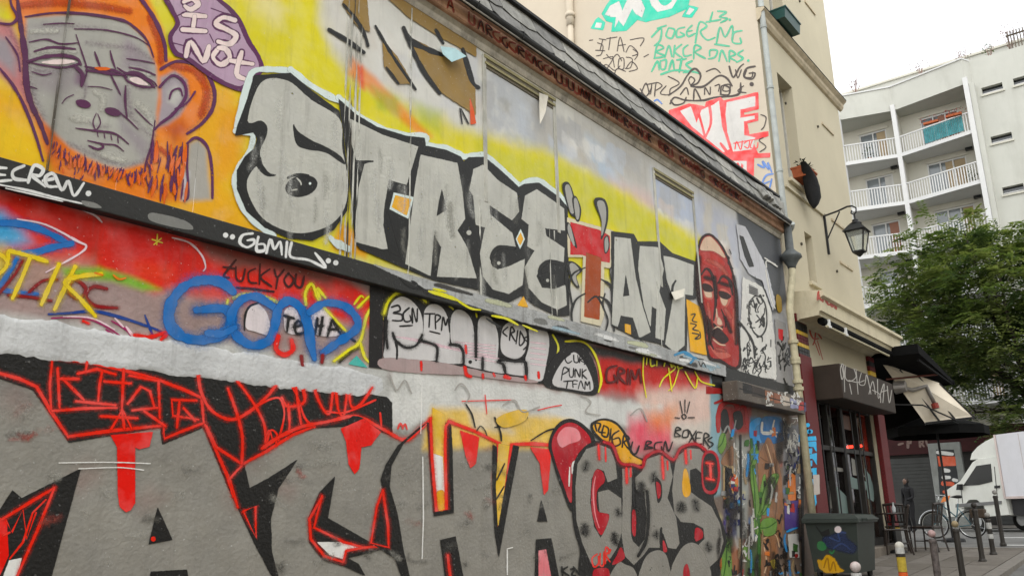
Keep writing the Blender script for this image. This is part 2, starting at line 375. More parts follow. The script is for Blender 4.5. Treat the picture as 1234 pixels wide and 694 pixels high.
# ---- pigment of the upper wall
XX, ZZ = np.meshgrid(XS, ZU, indexing='ij')
up = Pigment(XX, ZZ, C(192, 190, 184, KU))
U = lambda *c: C(*c, KU)
up.poly([(120, -60), (420, -60), (640, 60), (700, 120), (700, 200), (450, 120), (380, 40)], U(206, 204, 196), 0.3, 0.2)
up.poly([(585, 80), (665, 130), (665, 210), (585, 170)], U(176, 178, 180), 0.1, 0.15, mod=0.8, msc=9)
up.poly([(640, 120), (780, 190), (780, 235), (650, 190)], U(178, 174, 166), 0.2, 0.2, mod=0.9, seed=4)
up.poly([(705, 165), (735, 180), (745, 225), (712, 205)], U(176, 188, 200), 0.12, 0.1, seed=6)
up.poly([(735, 215), (790, 235), (790, 262), (745, 245)], U(204, 180, 172), 0.15, 0.1, seed=8)
up.poly([(785, 205), (850, 245), (850, 280), (790, 260)], U(172, 180, 196), 0.12, 0.1, mod=0.7, seed=9)
up.poly([(840, 235), (890, 265), (900, 440), (850, 420)], U(172, 174, 184), 0.15, 0.12, mod=0.5, seed=10)
up.poly([(890, 250), (960, 290), (960, 500), (900, 470)], U(150, 150, 152), 0.15, 0.12, mod=0.8, seed=11, msc=12)
up.poly([(885, 250), (955, 290), (955, 360), (930, 380), (905, 330)], U(70, 72, 76), 0.06, 0.08, seed=12)
rr = random.Random(12)
for i in range(60):   # peeling, patched old paint high on the boards
    x_ = rr.uniform(560, 900); y_ = 60 + (x_ - 560) * 0.62 + rr.uniform(0, 120); w_ = rr.uniform(8, 26); h_ = rr.uniform(10, 50)
    up.poly([(x_, y_), (x_ + w_, y_ + w_ * 0.5), (x_ + w_, y_ + h_ + w_ * 0.5), (x_, y_ + h_)], U(*rr.choice([(208, 206, 200), (168, 168, 168), (186, 180, 168), (150, 148, 142), (182, 188, 196), (200, 186, 176), (214, 212, 208)])), rr.uniform(0.02, 0.08), 0.12, op=rr.uniform(0.4, 0.9), wsc=5, seed=400 + i, mod=0.6, msc=14)
for i in range(25):
    x_ = rr.uniform(330, 580); y_ = rr.uniform(-30, 60) + (x_ - 330) * 0.25; w_ = rr.uniform(8, 30); h_ = rr.uniform(10, 60)
    up.poly([(x_, y_), (x_ + w_, y_ + w_ * 0.4), (x_ + w_, y_ + h_), (x_, y_ + h_)], U(*rr.choice([(214, 212, 206), (186, 188, 194), (198, 190, 178)])), 0.05, 0.1, op=rr.uniform(0.3, 0.8), wsc=5, seed=500 + i, mod=0.6, msc=14)
up.poly([(-60, -80), (375, -80), (402, 60), (450, 105), (520, 142), (600, 165), (680, 190), (740, 226), (800, 262), (850, 292), (850, 350), (600, 330), (300, 320), (-60, 260)], U(214, 202, 46), 0.12, 0.08, seed=2)
up.poly([(575, 170), (700, 205), (850, 300), (850, 330), (690, 250), (575, 215)], U(198, 193, 56), 0.1, 0.06, mod=0.5, seed=21)
up.poly([(390, -40), (430, 10), (455, 100), (420, 90), (385, 30)], U(204, 200, 190), 0.12, 0.08, seed=22, op=0.8)
up.poly([(300, -20), (345, 10), (335, 30), (300, 15)], U(226, 214, 150), 0.1, 0.05, op=0.8)
up.poly([(-60, 70), (60, 110), (200, 110), (275, 95), (302, 150), (285, 230), (345, 320), (240, 285), (-60, 230)], U(232, 166, 22), 0.18, 0.1, seed=3)
up.poly([(-60, 120), (40, 150), (80, 200), (-60, 190)], U(240, 186, 30), 0.1, 0.06, seed=33, mod=0.4)
up.poly([(425, 70), (455, 95), (520, 165), (505, 165), (455, 118), (420, 90)], U(232, 128, 40), 0.05, 0.03, op=0.8, seed=31)
up.poly([(432, 80), (438, 80), (440, 110), (434, 105)], U(226, 70, 40), 0.03, 0.02, op=0.8)
up.poly([(450, 105), (480, 120), (480, 140), (455, 128)], U(140, 170, 60), 0.06, 0.05, op=0.6, seed=34)
up.poly([(500, 122), (530, 135), (530, 160), (505, 148)], U(150, 172, 60), 0.08, 0.05, op=0.5, seed=35)
up.poly([(265, 140), (290, 130), (290, 200), (262, 220)], U(226, 150, 20), 0.06, 0.04, op=0.6, seed=36)
up.poly([(410, 270), (450, 290), (440, 312), (400, 300)], U(236, 160, 20), 0.04, 0.02)
up.poly([(855, 285), (880, 300), (885, 330), (860, 310)], U(214, 160, 90), 0.1, 0.05, op=0.3)
# ape's soft colours
z1 = lambda p: (p[0] / 2.89, p[1] / 2.89)
up.poly([(20, -40), (500, -40), (565, 100), (582, 200), (640, 212), (712, 248), (748, 320), (738, 390), (690, 440), (655, 470), (650, 560), (635, 700), (560, 700), (440, 720), (300, 690), (180, 600), (150, 520), (120, 420), (80, 360), (60, 250), (70, 130)], U(232, 124, 30), 0.035, 0.012, tr=z1)
up.poly([(40, -40), (300, -40), (280, 20), (120, 40), (50, 30)], U(206, 84, 24), 0.09, 0.04, tr=z1, op=0.6)
up.poly([(520, 460), (640, 480), (640, 640), (540, 660)], U(226, 140, 50), 0.07, 0.03, tr=z1, op=0.7)
up.poly([(560, 440), (630, 420), (650, 460), (600, 500)], U(150, 60, 70), 0.07, 0.03, tr=z1, op=0.6)
up.poly([(130, 400), (200, 460), (240, 560), (170, 560)], U(190, 80, 40), 0.06, 0.03, tr=z1, op=0.6)
up.poly([(-40, 80), (45, 78), (80, 180), (90, 300), (115, 420), (60, 320), (-40, 230)], U(188, 120, 120), 0.03, 0.02, tr=z1)
up.poly([(-40, 130), (30, 140), (60, 210), (50, 260), (-40, 190)], U(150, 140, 146), 0.04, 0.02, tr=z1)
up.poly([(92, 60), (290, 48), (430, 66), (500, 130), (545, 230), (552, 330), (542, 430), (530, 520), (500, 572), (430, 592), (370, 580), (300, 548), (240, 512), (200, 472), (150, 420), (115, 370), (92, 290), (86, 170)], U(164, 162, 154), 0.02, 0.01, tr=z1)
up.poly([(120, 230), (260, 240), (300, 300), (200, 330), (110, 300)], U(140, 132, 134), 0.07, 0.03, tr=z1, op=0.8)
up.poly([(220, 380), (420, 400), (440, 440), (300, 440)], U(176, 176, 166), 0.06, 0.03, tr=z1, op=0.8)
up.poly([(420, 300), (450, 320), (440, 420), (520, 500), (500, 560), (440, 470), (400, 380)], U(140, 130, 136), 0.05, 0.03, tr=z1, op=0.8)
up.poly([(430, 120), (520, 200), (530, 260), (420, 230)], U(140, 126, 136), 0.06, 0.03, tr=z1, op=0.75)
up.poly([(110, 90), (220, 80), (220, 130), (110, 140)], U(142, 134, 138), 0.06, 0.03, tr=z1, op=0.6)
up.poly([(270, 250), (310, 260), (300, 300), (265, 290)], U(110, 76, 104), 0.03, 0.02, tr=z1, op=0.8)
up.poly([(560, 270), (610, 248), (652, 280), (660, 345), (625, 405), (580, 435), (545, 445), (560, 360)], U(160, 150, 156), 0.02, 0.01, tr=z1)
up.poly([(585, 320), (615, 300), (635, 330), (610, 370), (585, 360)], U(184, 182, 176), 0.03, 0.01, tr=z1)
up.poly([(655, 500), (690, 485), (722, 520), (735, 694), (640, 694)], U(164, 160, 152), 0.03, 0.02, tr=z1)
up.poly([(640, 600), (660, 600), (650, 694), (630, 694)], U(206, 206, 214), 0.02, 0.01, tr=z1)
UPM = vcmat('mural_paint_upper', 0.10, 0.55, 0.14, 26, 0.30, dirt=0.30)
# board joints of the upper wall, each board a panel of its own
joints = [-4.0] + [wall(*p)[0] for p in ((76, 60), (158, 60), (246, 90), (417, 100), (428, 100), (494, 120), (532, 120), (577, 120), (667, 150), (705, 210), (786, 290), (850, 300), (905, 330))] + [XW1]
rng = random.Random(5)
for a, b in zip(joints[:-1], joints[1:]):
    dy = rng.uniform(-0.0005, 0.0005); tl = rng.uniform(-0.0006, 0.0006)
    w_ = b - a
    grid_part('wall_panel', ci(a), ci(b), ZU, up.c, UPM, gb, lambda X, Z, a=a, w_=w_, dy=dy, tl=tl: dy + tl * (X - a) / w_ + 0.001 * (fbm(X, Z, 1.3, 3) - 0.5))

# ---- pigment of the strip and the lower wall
XX, ZZ = np.meshgrid(XS, ZD, indexing='ij')
lo = Pigment(XX, ZZ, C(126, 123, 116, KL))
S = lambda *c: C(*c, KM)
Lw = lambda *c: C(*c, KL)
lo.poly([(-60, 205), (300, 290), (480, 345), (660, 395), (860, 450), (900, 460), (900, 510), (640, 480), (300, 430), (-60, 395)], S(150, 128, 124), 0.03, 0.02)
z5 = lambda p: (p[0] / 2.89, 200 + p[1] / 2.89); z6 = lambda p: (240 + p[0] / 2.89, 280 + p[1] / 2.89); z9 = lambda p: (640 + p[0] / 2.533, 420 + p[1] / 2.533)
z7 = lambda p: (p[0] / 2.533, 420 + p[1] / 2.533); z8 = lambda p: (320 + p[0] / 2.533, 420 + p[1] / 2.533)
lo.poly([(-60, 60), (200, 120), (360, 190), (640, 240), (760, 270), (1200, 400), (1320, 470), (1320, 560), (1250, 560), (900, 470), (720, 460), (600, 420), (540, 440), (380, 380), (220, 350), (-60, 320)], S(206, 40, 28), 0.06, 0.04, tr=z5, seed=41)
lo.poly([(190, 160), (340, 190), (330, 330), (300, 300), (200, 210)], S(160, 30, 22), 0.08, 0.04, tr=z5, op=0.7, seed=42)
lo.poly([(370, 200), (640, 250), (690, 330), (640, 390), (480, 370), (400, 300)], S(196, 32, 24), 0.07, 0.04, tr=z5, seed=43)
lo.poly([(470, 330), (600, 350), (590, 400), (480, 390)], S(214, 62, 34), 0.06, 0.03, tr=z5, op=0.7, seed=44)
lo.poly([(680, 250), (920, 290), (1150, 380), (1150, 420), (880, 360), (720, 330)], S(120, 70, 62), 0.07, 0.05, tr=z5, seed=45, mod=0.5)
lo.poly([(100, 330), (330, 320), (330, 370), (150, 440), (90, 420)], S(166, 132, 118), 0.08, 0.05, tr=z5, seed=46, op=0.8)
lo.poly([(0, 0), (220, 30), (250, 95), (380, 120), (380, 150), (220, 110), (0, 60)], S(120, 40, 34), 0.05, 0.03, tr=z6, seed=48, op=0.6)
lo.poly([(220, 358), (340, 352), (450, 385), (560, 432), (500, 440), (390, 402), (230, 385)], S(116, 168, 42), 0.03, 0.015, tr=z5)
lo.poly([(-60, 140), (20, 170), (90, 230), (110, 270), (60, 285), (-60, 290)], S(66, 150, 196), 0.06, 0.03, tr=z5)
lo.poly([(-60, 290), (20, 280), (40, 350), (10, 420), (-60, 430)], S(206, 190, 60), 0.06, 0.03, tr=z5, op=0.8)
lo.poly([(650, 355), (700, 420), (860, 450), (860, 470), (650, 420)], S(90, 80, 76), 0.02, 0.01)
lo.poly([(195, 5), (360, 25), (548, 65), (560, 130), (500, 150), (440, 165), (330, 150), (210, 130)], S(184, 32, 24), 0.10, 0.05, tr=z9, seed=47)
lo.poly([(150, -15), (560, 55), (560, 88), (400, 55), (200, 28)], S(44, 40, 38), 0.05, 0.03, tr=z9)
lo.poly([(500, 110), (600, 125), (560, 150), (500, 140)], S(220, 60, 30), 0.08, 0.04, tr=z9)
lo.poly([(330, 130), (560, 110), (560, 270), (480, 260), (330, 200)], S(206, 178, 166), 0.12, 0.08, tr=z9, seed=49)
# whitewash right of the band, pink and ochre sprays under it
lo.poly([(470, 440), (560, 452), (700, 474), (800, 490), (800, 520), (740, 512), (700, 520), (560, 500), (465, 520)], S(196, 196, 192), 0.05, 0.05, seed=51, wsc=6)
lo.poly([(-60, 370), (470, 440), (470, 488), (-60, 428)], S(176, 176, 172), 0.05, 0.05, seed=52)
lo.poly([(520, 490), (575, 495), (690, 505), (700, 540), (640, 540), (510, 540)], Lw(206, 172, 84), 0.05, 0.04, seed=53)
lo.poly([(560, 486), (600, 490), (620, 520), (570, 520)], Lw(196, 186, 170), 0.05, 0.04, op=0.7)
lo.poly([(300, 215), (420, 200), (440, 260), (420, 310), (320, 320), (290, 270)], Lw(214, 90, 104), 0.14, 0.06, tr=z9, seed=54)
lo.poly([(350, 190), (450, 180), (430, 250), (360, 240)], Lw(222, 130, 70), 0.14, 0.08, tr=z9, seed=55, op=0.7)
lo.poly([(430, 230), (550, 220), (560, 330), (500, 310), (430, 290)], Lw(186, 176, 166), 0.08, 0.05, tr=z9, seed=56)
lo.poly([(-60, 60), (60, 110), (120, 170), (60, 160), (-60, 110)], Lw(96, 94, 90), 0.05, 0.02, tr=z7, op=0.6)
for i in range(26):   # faint red overspray and bare blotches
    rr = random.Random(100 + i); cx, cy = rr.uniform(0, 900), rr.uniform(120, 694); r_ = rr.uniform(15, 60)
    lo.poly([(cx - r_, cy), (cx, cy - r_ * 0.6), (cx + r_, cy), (cx, cy + r_ * 0.6)], rr.choice([Lw(128, 96, 90), Lw(128, 126, 118), Lw(102, 100, 96), Lw(122, 120, 114)]), 0.12, 0.08, tr=z7, op=0.5, seed=200 + i)
# the far end: collage of bills and sprays
lo.poly([(858, 470), (1000, 500), (1000, 760), (858, 760)], C(112, 96, 84, KR), 0.05, 0.03, seed=60)
zb = lambda p: (820 + p[0] / 3.856, 514 + p[1] / 3.856)
za = lambda p: (820 + p[0] / 3.856, 400 + p[1] / 3.856)
for pts, c, sd_ in (([(140, 180), (185, 190), (185, 420), (190, 760), (140, 760)], (132, 166, 176), 61), ([(180, 340), (330, 350), (320, 470), (200, 460)], (150, 38, 32), 62),
                    ([(325, 400), (470, 400), (500, 500), (330, 520)], (52, 120, 170), 63), ([(480, 420), (550, 430), (550, 680), (480, 680)], (120, 126, 132), 64)):
    lo.poly(pts, C(*c, KR), 0.05, 0.05, tr=za, seed=sd_)
for pts, c, sd_ in (([(250, 60), (320, 60), (310, 520), (240, 500)], (146, 148, 142), 65), ([(200, 340), (260, 340), (260, 520), (200, 500)], (50, 54, 90), 66), ([(365, 120), (420, 60), (470, 250), (480, 450), (440, 640), (380, 720), (370, 400)], (150, 104, 74), 67),
                    ([(190, 520), (240, 520), (240, 720), (190, 720)], (74, 128, 52), 68), ([(230, 560), (270, 560), (280, 720), (230, 720)], (150, 96, 66), 69), ([(300, 540), (370, 520), (370, 720), (300, 720)], (64, 84, 48), 70), ([(480, 0), (560, 0), (560, 340), (480, 330)], (112, 110, 112), 71)):
    lo.poly(pts, C(*c, KR), 0.06, 0.05, tr=zb, seed=sd_, mod=0.4)
rr = random.Random(9)
for i in range(70):   # scraps of sprayed colour, each small
    x_, y_ = rr.uniform(160, 560), rr.uniform(-60, 720); w_, h_ = rr.uniform(8, 26), rr.uniform(14, 60)
    lo.poly([(x_, y_), (x_ + w_, y_ + 3), (x_ + w_, y_ + h_), (x_, y_ + h_)], C(*rr.choice([(200, 200, 194), (40, 40, 42), (60, 110, 160), (170, 60, 44), (160, 120, 84), (88, 130, 60), (180, 168, 120), (90, 84, 80)]), KR), 0.04, 0.06, tr=zb, seed=300 + i, op=rr.uniform(0.35, 0.8), wsc=9)
LOM = vcmat('mural_paint_lower', 0.2, 0.6, 0.28, 34, 0.6, dirt=0.35)
zi = int(np.argmin(np.abs(ZD - 2.6)))
grid_part('wall', 0, len(XS) - 1, ZD, lo.c, LOM, gb, lambda X, Z: 0.003 * (fbm(X, Z, 2.2, 13) - 0.5))

# ---- the ledge, the plaster band, cornice, gutter, roof
LEDM = pm('ledge_black', (44, 44, 43), KM, rough=0.6, chips=0.35, dirt=0.3, bump=0.2)
MB().box(-4.0, 11.35, -LEDGE, 0.02, ZL0, ZL1, 0.008).build('ledge', LEDM, gb)
MB().box(11.35, XW1, -0.03, 0.02, ZL0 - 0.25, ZL1, 0.006).build('lintel', LEDM, gb)
BANDM = pm('whitewash', (186, 187, 187), KM, rough=0.75, var=0.2, bump=0.3, bscale=34, chips=0.0, dirt=0.45)
xs = np.concatenate([np.arange(-4, 1, 0.5), np.arange(1, 5.35, 0.02)]); nphi = 14; v = []; f = []
for i, x_ in enumerate(xs):
    for k in range(nphi + 1):
        t = k / nphi; zz_ = 2.495 + (2.735 - 2.495) * t; prof = 0.012 * (1 - abs(2 * t - 1) ** 4) ** 0.6
        n1 = mnoise.noise(Vector((x_ * 2.1, t * 1.5, 3))) * 0.002 + mnoise.noise(Vector((x_ * 14, t * 3, 9))) * 0.002
        edge = mnoise.noise(Vector((x_ * 5, 7 + (t > 0.5) * 9, 1))) * 0.025 + mnoise.noise(Vector((x_ * 22, 2, 5 + (t > 0.5) * 9))) * 0.016
        fade = 1.0 if x_ < 4.3 else max(0.0, (5.34 - x_) / 1.04)
        v.append((x_, 0.012 - (prof + n1 * (prof > 0.01)) * fade - 0.008 * fade, zz_ + edge * (abs(2 * t - 1) ** 2)))
for i in range(len(xs) - 1):
    for k in range(nphi): a = i * (nphi + 1) + k; f.append((a, a + nphi + 1, a + nphi + 2, a + 1))
meshobj('plaster_band', v, f, BANDM, gb, smooth=True)

CORM = M('cornice_wood', C(140, 108, 86, 0.55), rough=0.8, var=0.35, scale=5, bump=0.3, bscale=30, grime=0.7, grimecol=(0.045, 0.035, 0.03))
CORL = M('cornice_grey', C(160, 154, 142, 0.66), rough=0.85, var=0.2, scale=6, bump=0.3, bscale=30, grime=0.75, grimecol=(0.05, 0.045, 0.04))
def profile(name, poly, x0, x1, mat, n=1):
    MB().prism(poly, 0, x0, x1).build(name, mat, gb)
profile('cornice_moulding', [(0.05, 6.28), (-0.015, 6.28), (-0.03, 6.31), (-0.035, 6.34), (-0.055, 6.36), (-0.07, 6.375), (0.05, 6.375)], -4, 14.33, CORL)
profile('cornice', [(0.05, 6.377), (-0.10, 6.377), (-0.115, 6.39), (-0.115, 6.54), (-0.14, 6.555), (-0.15, 6.57), (-0.15, 6.61), (0.05, 6.61)], -4, 14.34, CORM)
gut = [(-0.22 + 0.055 * math.cos(a), 6.55 + 0.055 * math.sin(a)) for a in [math.pi + math.pi * k / 8 for k in range(9)]]
gut2 = [(-0.22 + 0.048 * math.cos(a), 6.551 + 0.048 * math.sin(a)) for a in [2 * math.pi - math.pi * k / 8 for k in range(9)]]
GUTM = M('gutter_zinc', (0.035, 0.036, 0.036), rough=0.5, var=0.4, scale=4, metal=0.2)
profile('gutter', gut + gut2, -4, 14.3, GUTM)
x = 0.4
while x < 14.3:
    MB().tube([(x, -0.152, 6.59), (x, -0.163, 6.53), (x, -0.195, 6.495), (x, -0.22, 6.489), (x, -0.262, 6.506), (x, -0.281, 6.56)], 0.008, 5).build('gutter_bracket', GUTM, gb); x += 0.75
MB().tube([(-4, -0.232, 6.492), (14.3, -0.232, 6.492)], 0.010, 6).build('gutter_lip', M('lip_metal', (0.36, 0.34, 0.30), rough=0.5, var=0.4, scale=3), gb)
ROOFM = M('roof_board', (0.05, 0.05, 0.05), var=0.3)
rf = MB().prism([(-0.175, 6.612), (-0.03, 7.06), (0.3, 7.10), (6.0, 7.3), (6.0, 6.612)], 0, -4, 14.34).build('roof', ROOFM, gb)
SLT = [M('roof_slate_%s' % 'abc'[i], C(*c, 0.72), rough=0.75, var=0.35, scale=7, bump=0.35, bscale=40, grime=0.6, grimecol=(0.07, 0.07, 0.06)) for i, c in enumerate(((122, 121, 116), (108, 107, 104), (136, 134, 128)))]
rng = random.Random(11)
for row in range(2):
    z0 = 6.60 + row * 0.22; x = 3.0 + 0.3 * (row % 2)
    while x < 14.2:
        w_ = 0.58 + rng.uniform(-0.05, 0.05); h_ = 0.26
        def pt(xx, zz, t): # on the steep roof face, t out of plane
            s_ = (zz - 6.612) / 0.448; return (xx, -0.175 + 0.145 * s_ - t, zz)
        t0 = 0.012 + 0.010 + rng.uniform(0, 0.012); t1 = 0.008 + rng.uniform(0, 0.004); j = rng.uniform(-0.03, 0.03)
        a, b = x + 0.008, x + w_ - 0.008; mid = (a + b) / 2
        fr = [pt(a, z0 + 0.05 + j, t0), pt(mid - 0.16, z0 + 0.008 + j, t0), pt(mid + 0.13, z0 + j, t0), pt(b, z0 + 0.05 + j, t0), pt(b, z0 + h_, t1), pt(a, z0 + h_, t1)]
        bk = [(p[0], p[1] + 0.008, p[2]) for p in fr]
        MB().add(fr + bk, [(0, 1, 2, 3, 4, 5), (0, 6, 7, 1), (1, 7, 8, 2), (2, 8, 9, 3), (3, 9, 10, 4), (5, 11, 6, 0)]).build('slate', SLT[rng.randrange(3)], rf)
        x += w_
MB().bar((-4, -0.06, 7.075), (14.34, -0.06, 7.075), 0.07, 0.035).build('roof_edge_strip', M('lead_strip', (0.03, 0.03, 0.03), rough=0.6, var=0.3), rf)
# ragged tiles where the roof meets the taller house
for i in range(7):
    x_ = 13.2 + i * 0.17; MB().tube([(x_, -0.24 + 0.02 * i, 6.70 + 0.02 * (i % 3)), (x_ + 0.02, -0.12, 6.90 + 0.03 * (i % 2)), (x_ + 0.05, 0.02, 7.05)], [0.06, 0.055, 0.05], 6).build('ridge_tile', SLT[i % 3], rf)

# old shop-window frames on the upper wall
FRM = pm('frame_ochre', (150, 142, 104), KU, chips=0.4, dirt=0.9, var=0.3); FRW = pm('frame_pale', (184, 182, 172), KU, chips=0.2, dirt=0.9, bump=0.3, var=0.3); FRD = pm('frame_dark', (96, 88, 72), KU)
def frame(pl, pr, zb_):
    x0, z0 = wall(*pl); x1, z1 = wall(*pr); z1 = z0 = (z0 + z1) / 2
    g = MB().box(x0, x1, -0.024, 0.0, z0 - 0.035, z0).build('window_frame', FRM, gb)
    MB().box(x0 + 0.01, x1 - 0.01, -0.014, 0.0, z0 - 0.075, z0 - 0.038).build('moulding', FRD, g)
    MB().box(x0 + 0.015, x1 - 0.015, -0.026, 0.0, z0 - 0.105, z0 - 0.077).build('moulding', FRM, g)
    MB().box(x0 + 0.02, x1 - 0.02, -0.012, 0.0, z0 - 0.14, z0 - 0.107).build('moulding', FRD, g)
    for xx in (x0 - 0.02, x1 - 0.045):
        MB().box(xx, xx + 0.055, -0.015, 0.0, zb_, z0 - 0.002, 0.004).build('jamb', FRW, g)
frame((582, 66), (668, 120), 4.6); frame((786, 196), (835, 238), 4.45)
# battens nailed over the joints
BAT = pm('batten_white', (196, 195, 186), KU, chips=0.0, dirt=0.9, var=0.3, bump=0.4, bscale=30)
def worn(mat, lo_, hi_, sc=(30, 30, 3.0)):
    n = mat.node_tree.nodes; b = [q for q in n if q.type == 'BSDF_PRINCIPLED'][0]; o = [q for q in n if q.type == 'OUTPUT_MATERIAL'][0]; g = n.new('ShaderNodeNewGeometry')
    mp = n.new('ShaderNodeMapping'); mp.inputs['Scale'].default_value = sc; link(g.outputs['Position'], mp.inputs['Vector']); t = n.new('ShaderNodeTexNoise'); t.inputs['Scale'].default_value = 1; t.inputs['Detail'].default_value = 6; link(mp.outputs[0], t.inputs['Vector'])
    r = n.new('ShaderNodeMapRange'); r.inputs['From Min'].default_value = lo_; r.inputs['From Max'].default_value = hi_; link(t.outputs['Fac'], r.inputs['Value']); tr_ = n.new('ShaderNodeBsdfTransparent'); mx = n.new('ShaderNodeMixShader')
    link(r.outputs[0], mx.inputs[0]); link(tr_.outputs[0], mx.inputs[1]); link(b.outputs[0], mx.inputs[2]); link(mx.outputs[0], o.inputs[0])
worn(BAT, 0.46, 0.56)
for (p, zt, wd) in (((416, 100), 6.2, 0.012), ((421, 100), 6.2, 0.012), ((428, 100), 6.2, 0.016), ((433, 100), 6.1, 0.01), ((494, 120), 6.25, 0.012), ((577, 200), 4.6, 0.03), ((658, 200), 4.6, 0.014), ((664, 200), 4.6, 0.016), ((788, 300), 4.5, 0.04)):
    x_ = wall(*p)[0]; MB().box(x_ - wd / 2, x_ + wd / 2, -0.017, 0.003, ZL1 + 0.01, zt, 0.003).build('batten', BAT, gb)
BATD = pm('joint_dark', (92, 86, 76), KU, chips=0.6, dirt=0.8); worn(BATD, 0.44, 0.54, (20, 20, 2.2))
for (p, zt, wd) in (((82, 10), 4.9, 0.010), ((424, 100), 6.2, 0.005)):
    x_ = wall(*p)[0]; MB().box(x_ - wd / 2, x_ + wd / 2, -0.0165, 0.003, ZL1 + 0.01, zt).build('joint_strip', BATD, gb)
# peeling flaps of old paper
def flap(pts, mat, y=-0.03):
    v = [(wall(*p, y)[0], y - 0.05 * q, wall(*p, y)[1]) for p, q in pts]; n = len(v)
    meshobj('peeling_paper', v + [(a[0], a[1] + 0.004, a[2]) for a in v], [tuple(range(n)), tuple(reversed(range(n, 2 * n)))] + [(i, (i + 1) % n, n + (i + 1) % n, n + i) for i in range(n)], mat, gb)
flap([((531, 56), 0), ((545, 60), 0.8), ((556, 71), 1.4), ((540, 77), 1.0), ((533, 66), 0.2)], pm('paper_blue', (176, 206, 210), KU, dirt=0.2))
flap([((650, 112), 0), ((660, 116), 0.2), ((652, 138), 1.2), ((644, 152), 1.6), ((648, 130), 0.5)], pm('paper_cream', (206, 200, 186), KU, dirt=0.3))
flap([((809, 352), 0), ((823, 348), 0.6), ((820, 358), 1.0), ((811, 362), 0.6)], pm('paper_cream', (206, 200, 186), KU))
# roller shutter box over the door
bx = MB().box(11.22, 13.9, -0.27, -0.032, 3.085, 3.36, 0.012).build('shutter_box', pm('shutter_box_paint', (92, 84, 76), KR, chips=0.6, var=0.4), gb)
# ------------------------------------------------------------------ painted letters, figures and tags (flat paint on the walls)
def crv(pts, closed=True, n=5):
    P = [np.array(p, float) for p in pts]; N = len(P); o = []
    for i in range(N if closed else N - 1):
        if closed: a, b, c, d = P[i - 1], P[i], P[(i + 1) % N], P[(i + 2) % N]
        else: a, b, c, d = P[max(i - 1, 0)], P[i], P[i + 1], P[min(i + 2, N - 1)]
        for k in range(n):
            t = k / n; o.append(0.5 * (2 * b + (c - a) * t + (2 * a - 5 * b + 4 * c - d) * t * t + (-a + 3 * b - 3 * c + d) * t ** 3))
    if not closed: o.append(P[-1])
    return o
def rough_edge(pts, amp, step=3.0, seed=0):
    o = []; N = len(pts)
    for i in range(N):
        a = np.array(pts[i], float); b = np.array(pts[(i + 1) % N], float); m = max(1, int(np.linalg.norm(b - a) / step))
        for k in range(m):
            p = a + (b - a) * k / m
            q = Vector((p[0] * 0.35, p[1] * 0.35, seed)); o.append(p + amp * np.array([mnoise.noise(q), mnoise.noise(q + Vector((7, 3, 1)))]))
    return o
_soft = {}
def softmat(mat, edge=0.55, wear=1.0):
    """the same paint with a thin sprayed edge and worn-through spots (coverage attribute 'a')"""
    key = (mat.name, edge, wear)
    if key in _soft: return _soft[key]
    m = mat.copy(); m.name = mat.name + '_coat'; n = m.node_tree.nodes
    b = [q for q in n if q.type == 'BSDF_PRINCIPLED'][0]; o = [q for q in n if q.type == 'OUTPUT_MATERIAL'][0]
    g = n.new('ShaderNodeNewGeometry'); at = n.new('ShaderNodeAttribute'); at.attribute_name = 'a'
    t = n.new('ShaderNodeTexNoise'); t.inputs['Scale'].default_value = 70; t.inputs['Detail'].default_value = 3; link(g.outputs['Position'], t.inputs['Vector'])
    k = n.new('ShaderNodeMath'); k.operation = 'MULTIPLY_ADD'; link(t.outputs['Fac'], k.inputs[0]); k.inputs[1].default_value = edge * 2; k.inputs[2].default_value = -edge
    s1 = n.new('ShaderNodeMath'); s1.operation = 'MULTIPLY_ADD'; link(at.outputs['Fac'], s1.inputs[0]); s1.inputs[1].default_value = 1.0 + edge; link(k.outputs[0], s1.inputs[2]); s1.use_clamp = True
    # no paint where the coverage is nil, whatever the grain
    gt = n.new('ShaderNodeMapRange'); gt.inputs['From Max'].default_value = 0.25; link(at.outputs['Fac'], gt.inputs['Value'])
    p = n.new('ShaderNodeMath'); p.operation = 'MULTIPLY'; link(s1.outputs[0], p.inputs[0]); link(gt.outputs[0], p.inputs[1]); cur = p.outputs[0]
    if wear > 0:
        t2 = n.new('ShaderNodeTexNoise'); t2.inputs['Scale'].default_value = 13; t2.inputs['Detail'].default_value = 7; t2.inputs['Roughness'].default_value = 0.68; link(g.outputs['Position'], t2.inputs['Vector'])
        r = n.new('ShaderNodeMapRange'); r.inputs['From Min'].default_value = 0.70 - 0.04 * wear; r.inputs['From Max'].default_value = 0.74 - 0.04 * wear; r.inputs['To Min'].default_value = 1; r.inputs['To Max'].default_value = 0.15; link(t2.outputs['Fac'], r.inputs['Value'])
        p2 = n.new('ShaderNodeMath'); p2.operation = 'MULTIPLY'; link(cur, p2.inputs[0]); link(r.outputs[0], p2.inputs[1]); cur = p2.outputs[0]
    tr_ = n.new('ShaderNodeBsdfTransparent'); mx = n.new('ShaderNodeMixShader'); link(cur, mx.inputs[0]); link(tr_.outputs[0], mx.inputs[1]); link(b.outputs[0], mx.inputs[2]); link(mx.outputs[0], o.inputs[0])
    _soft[key] = m; return m
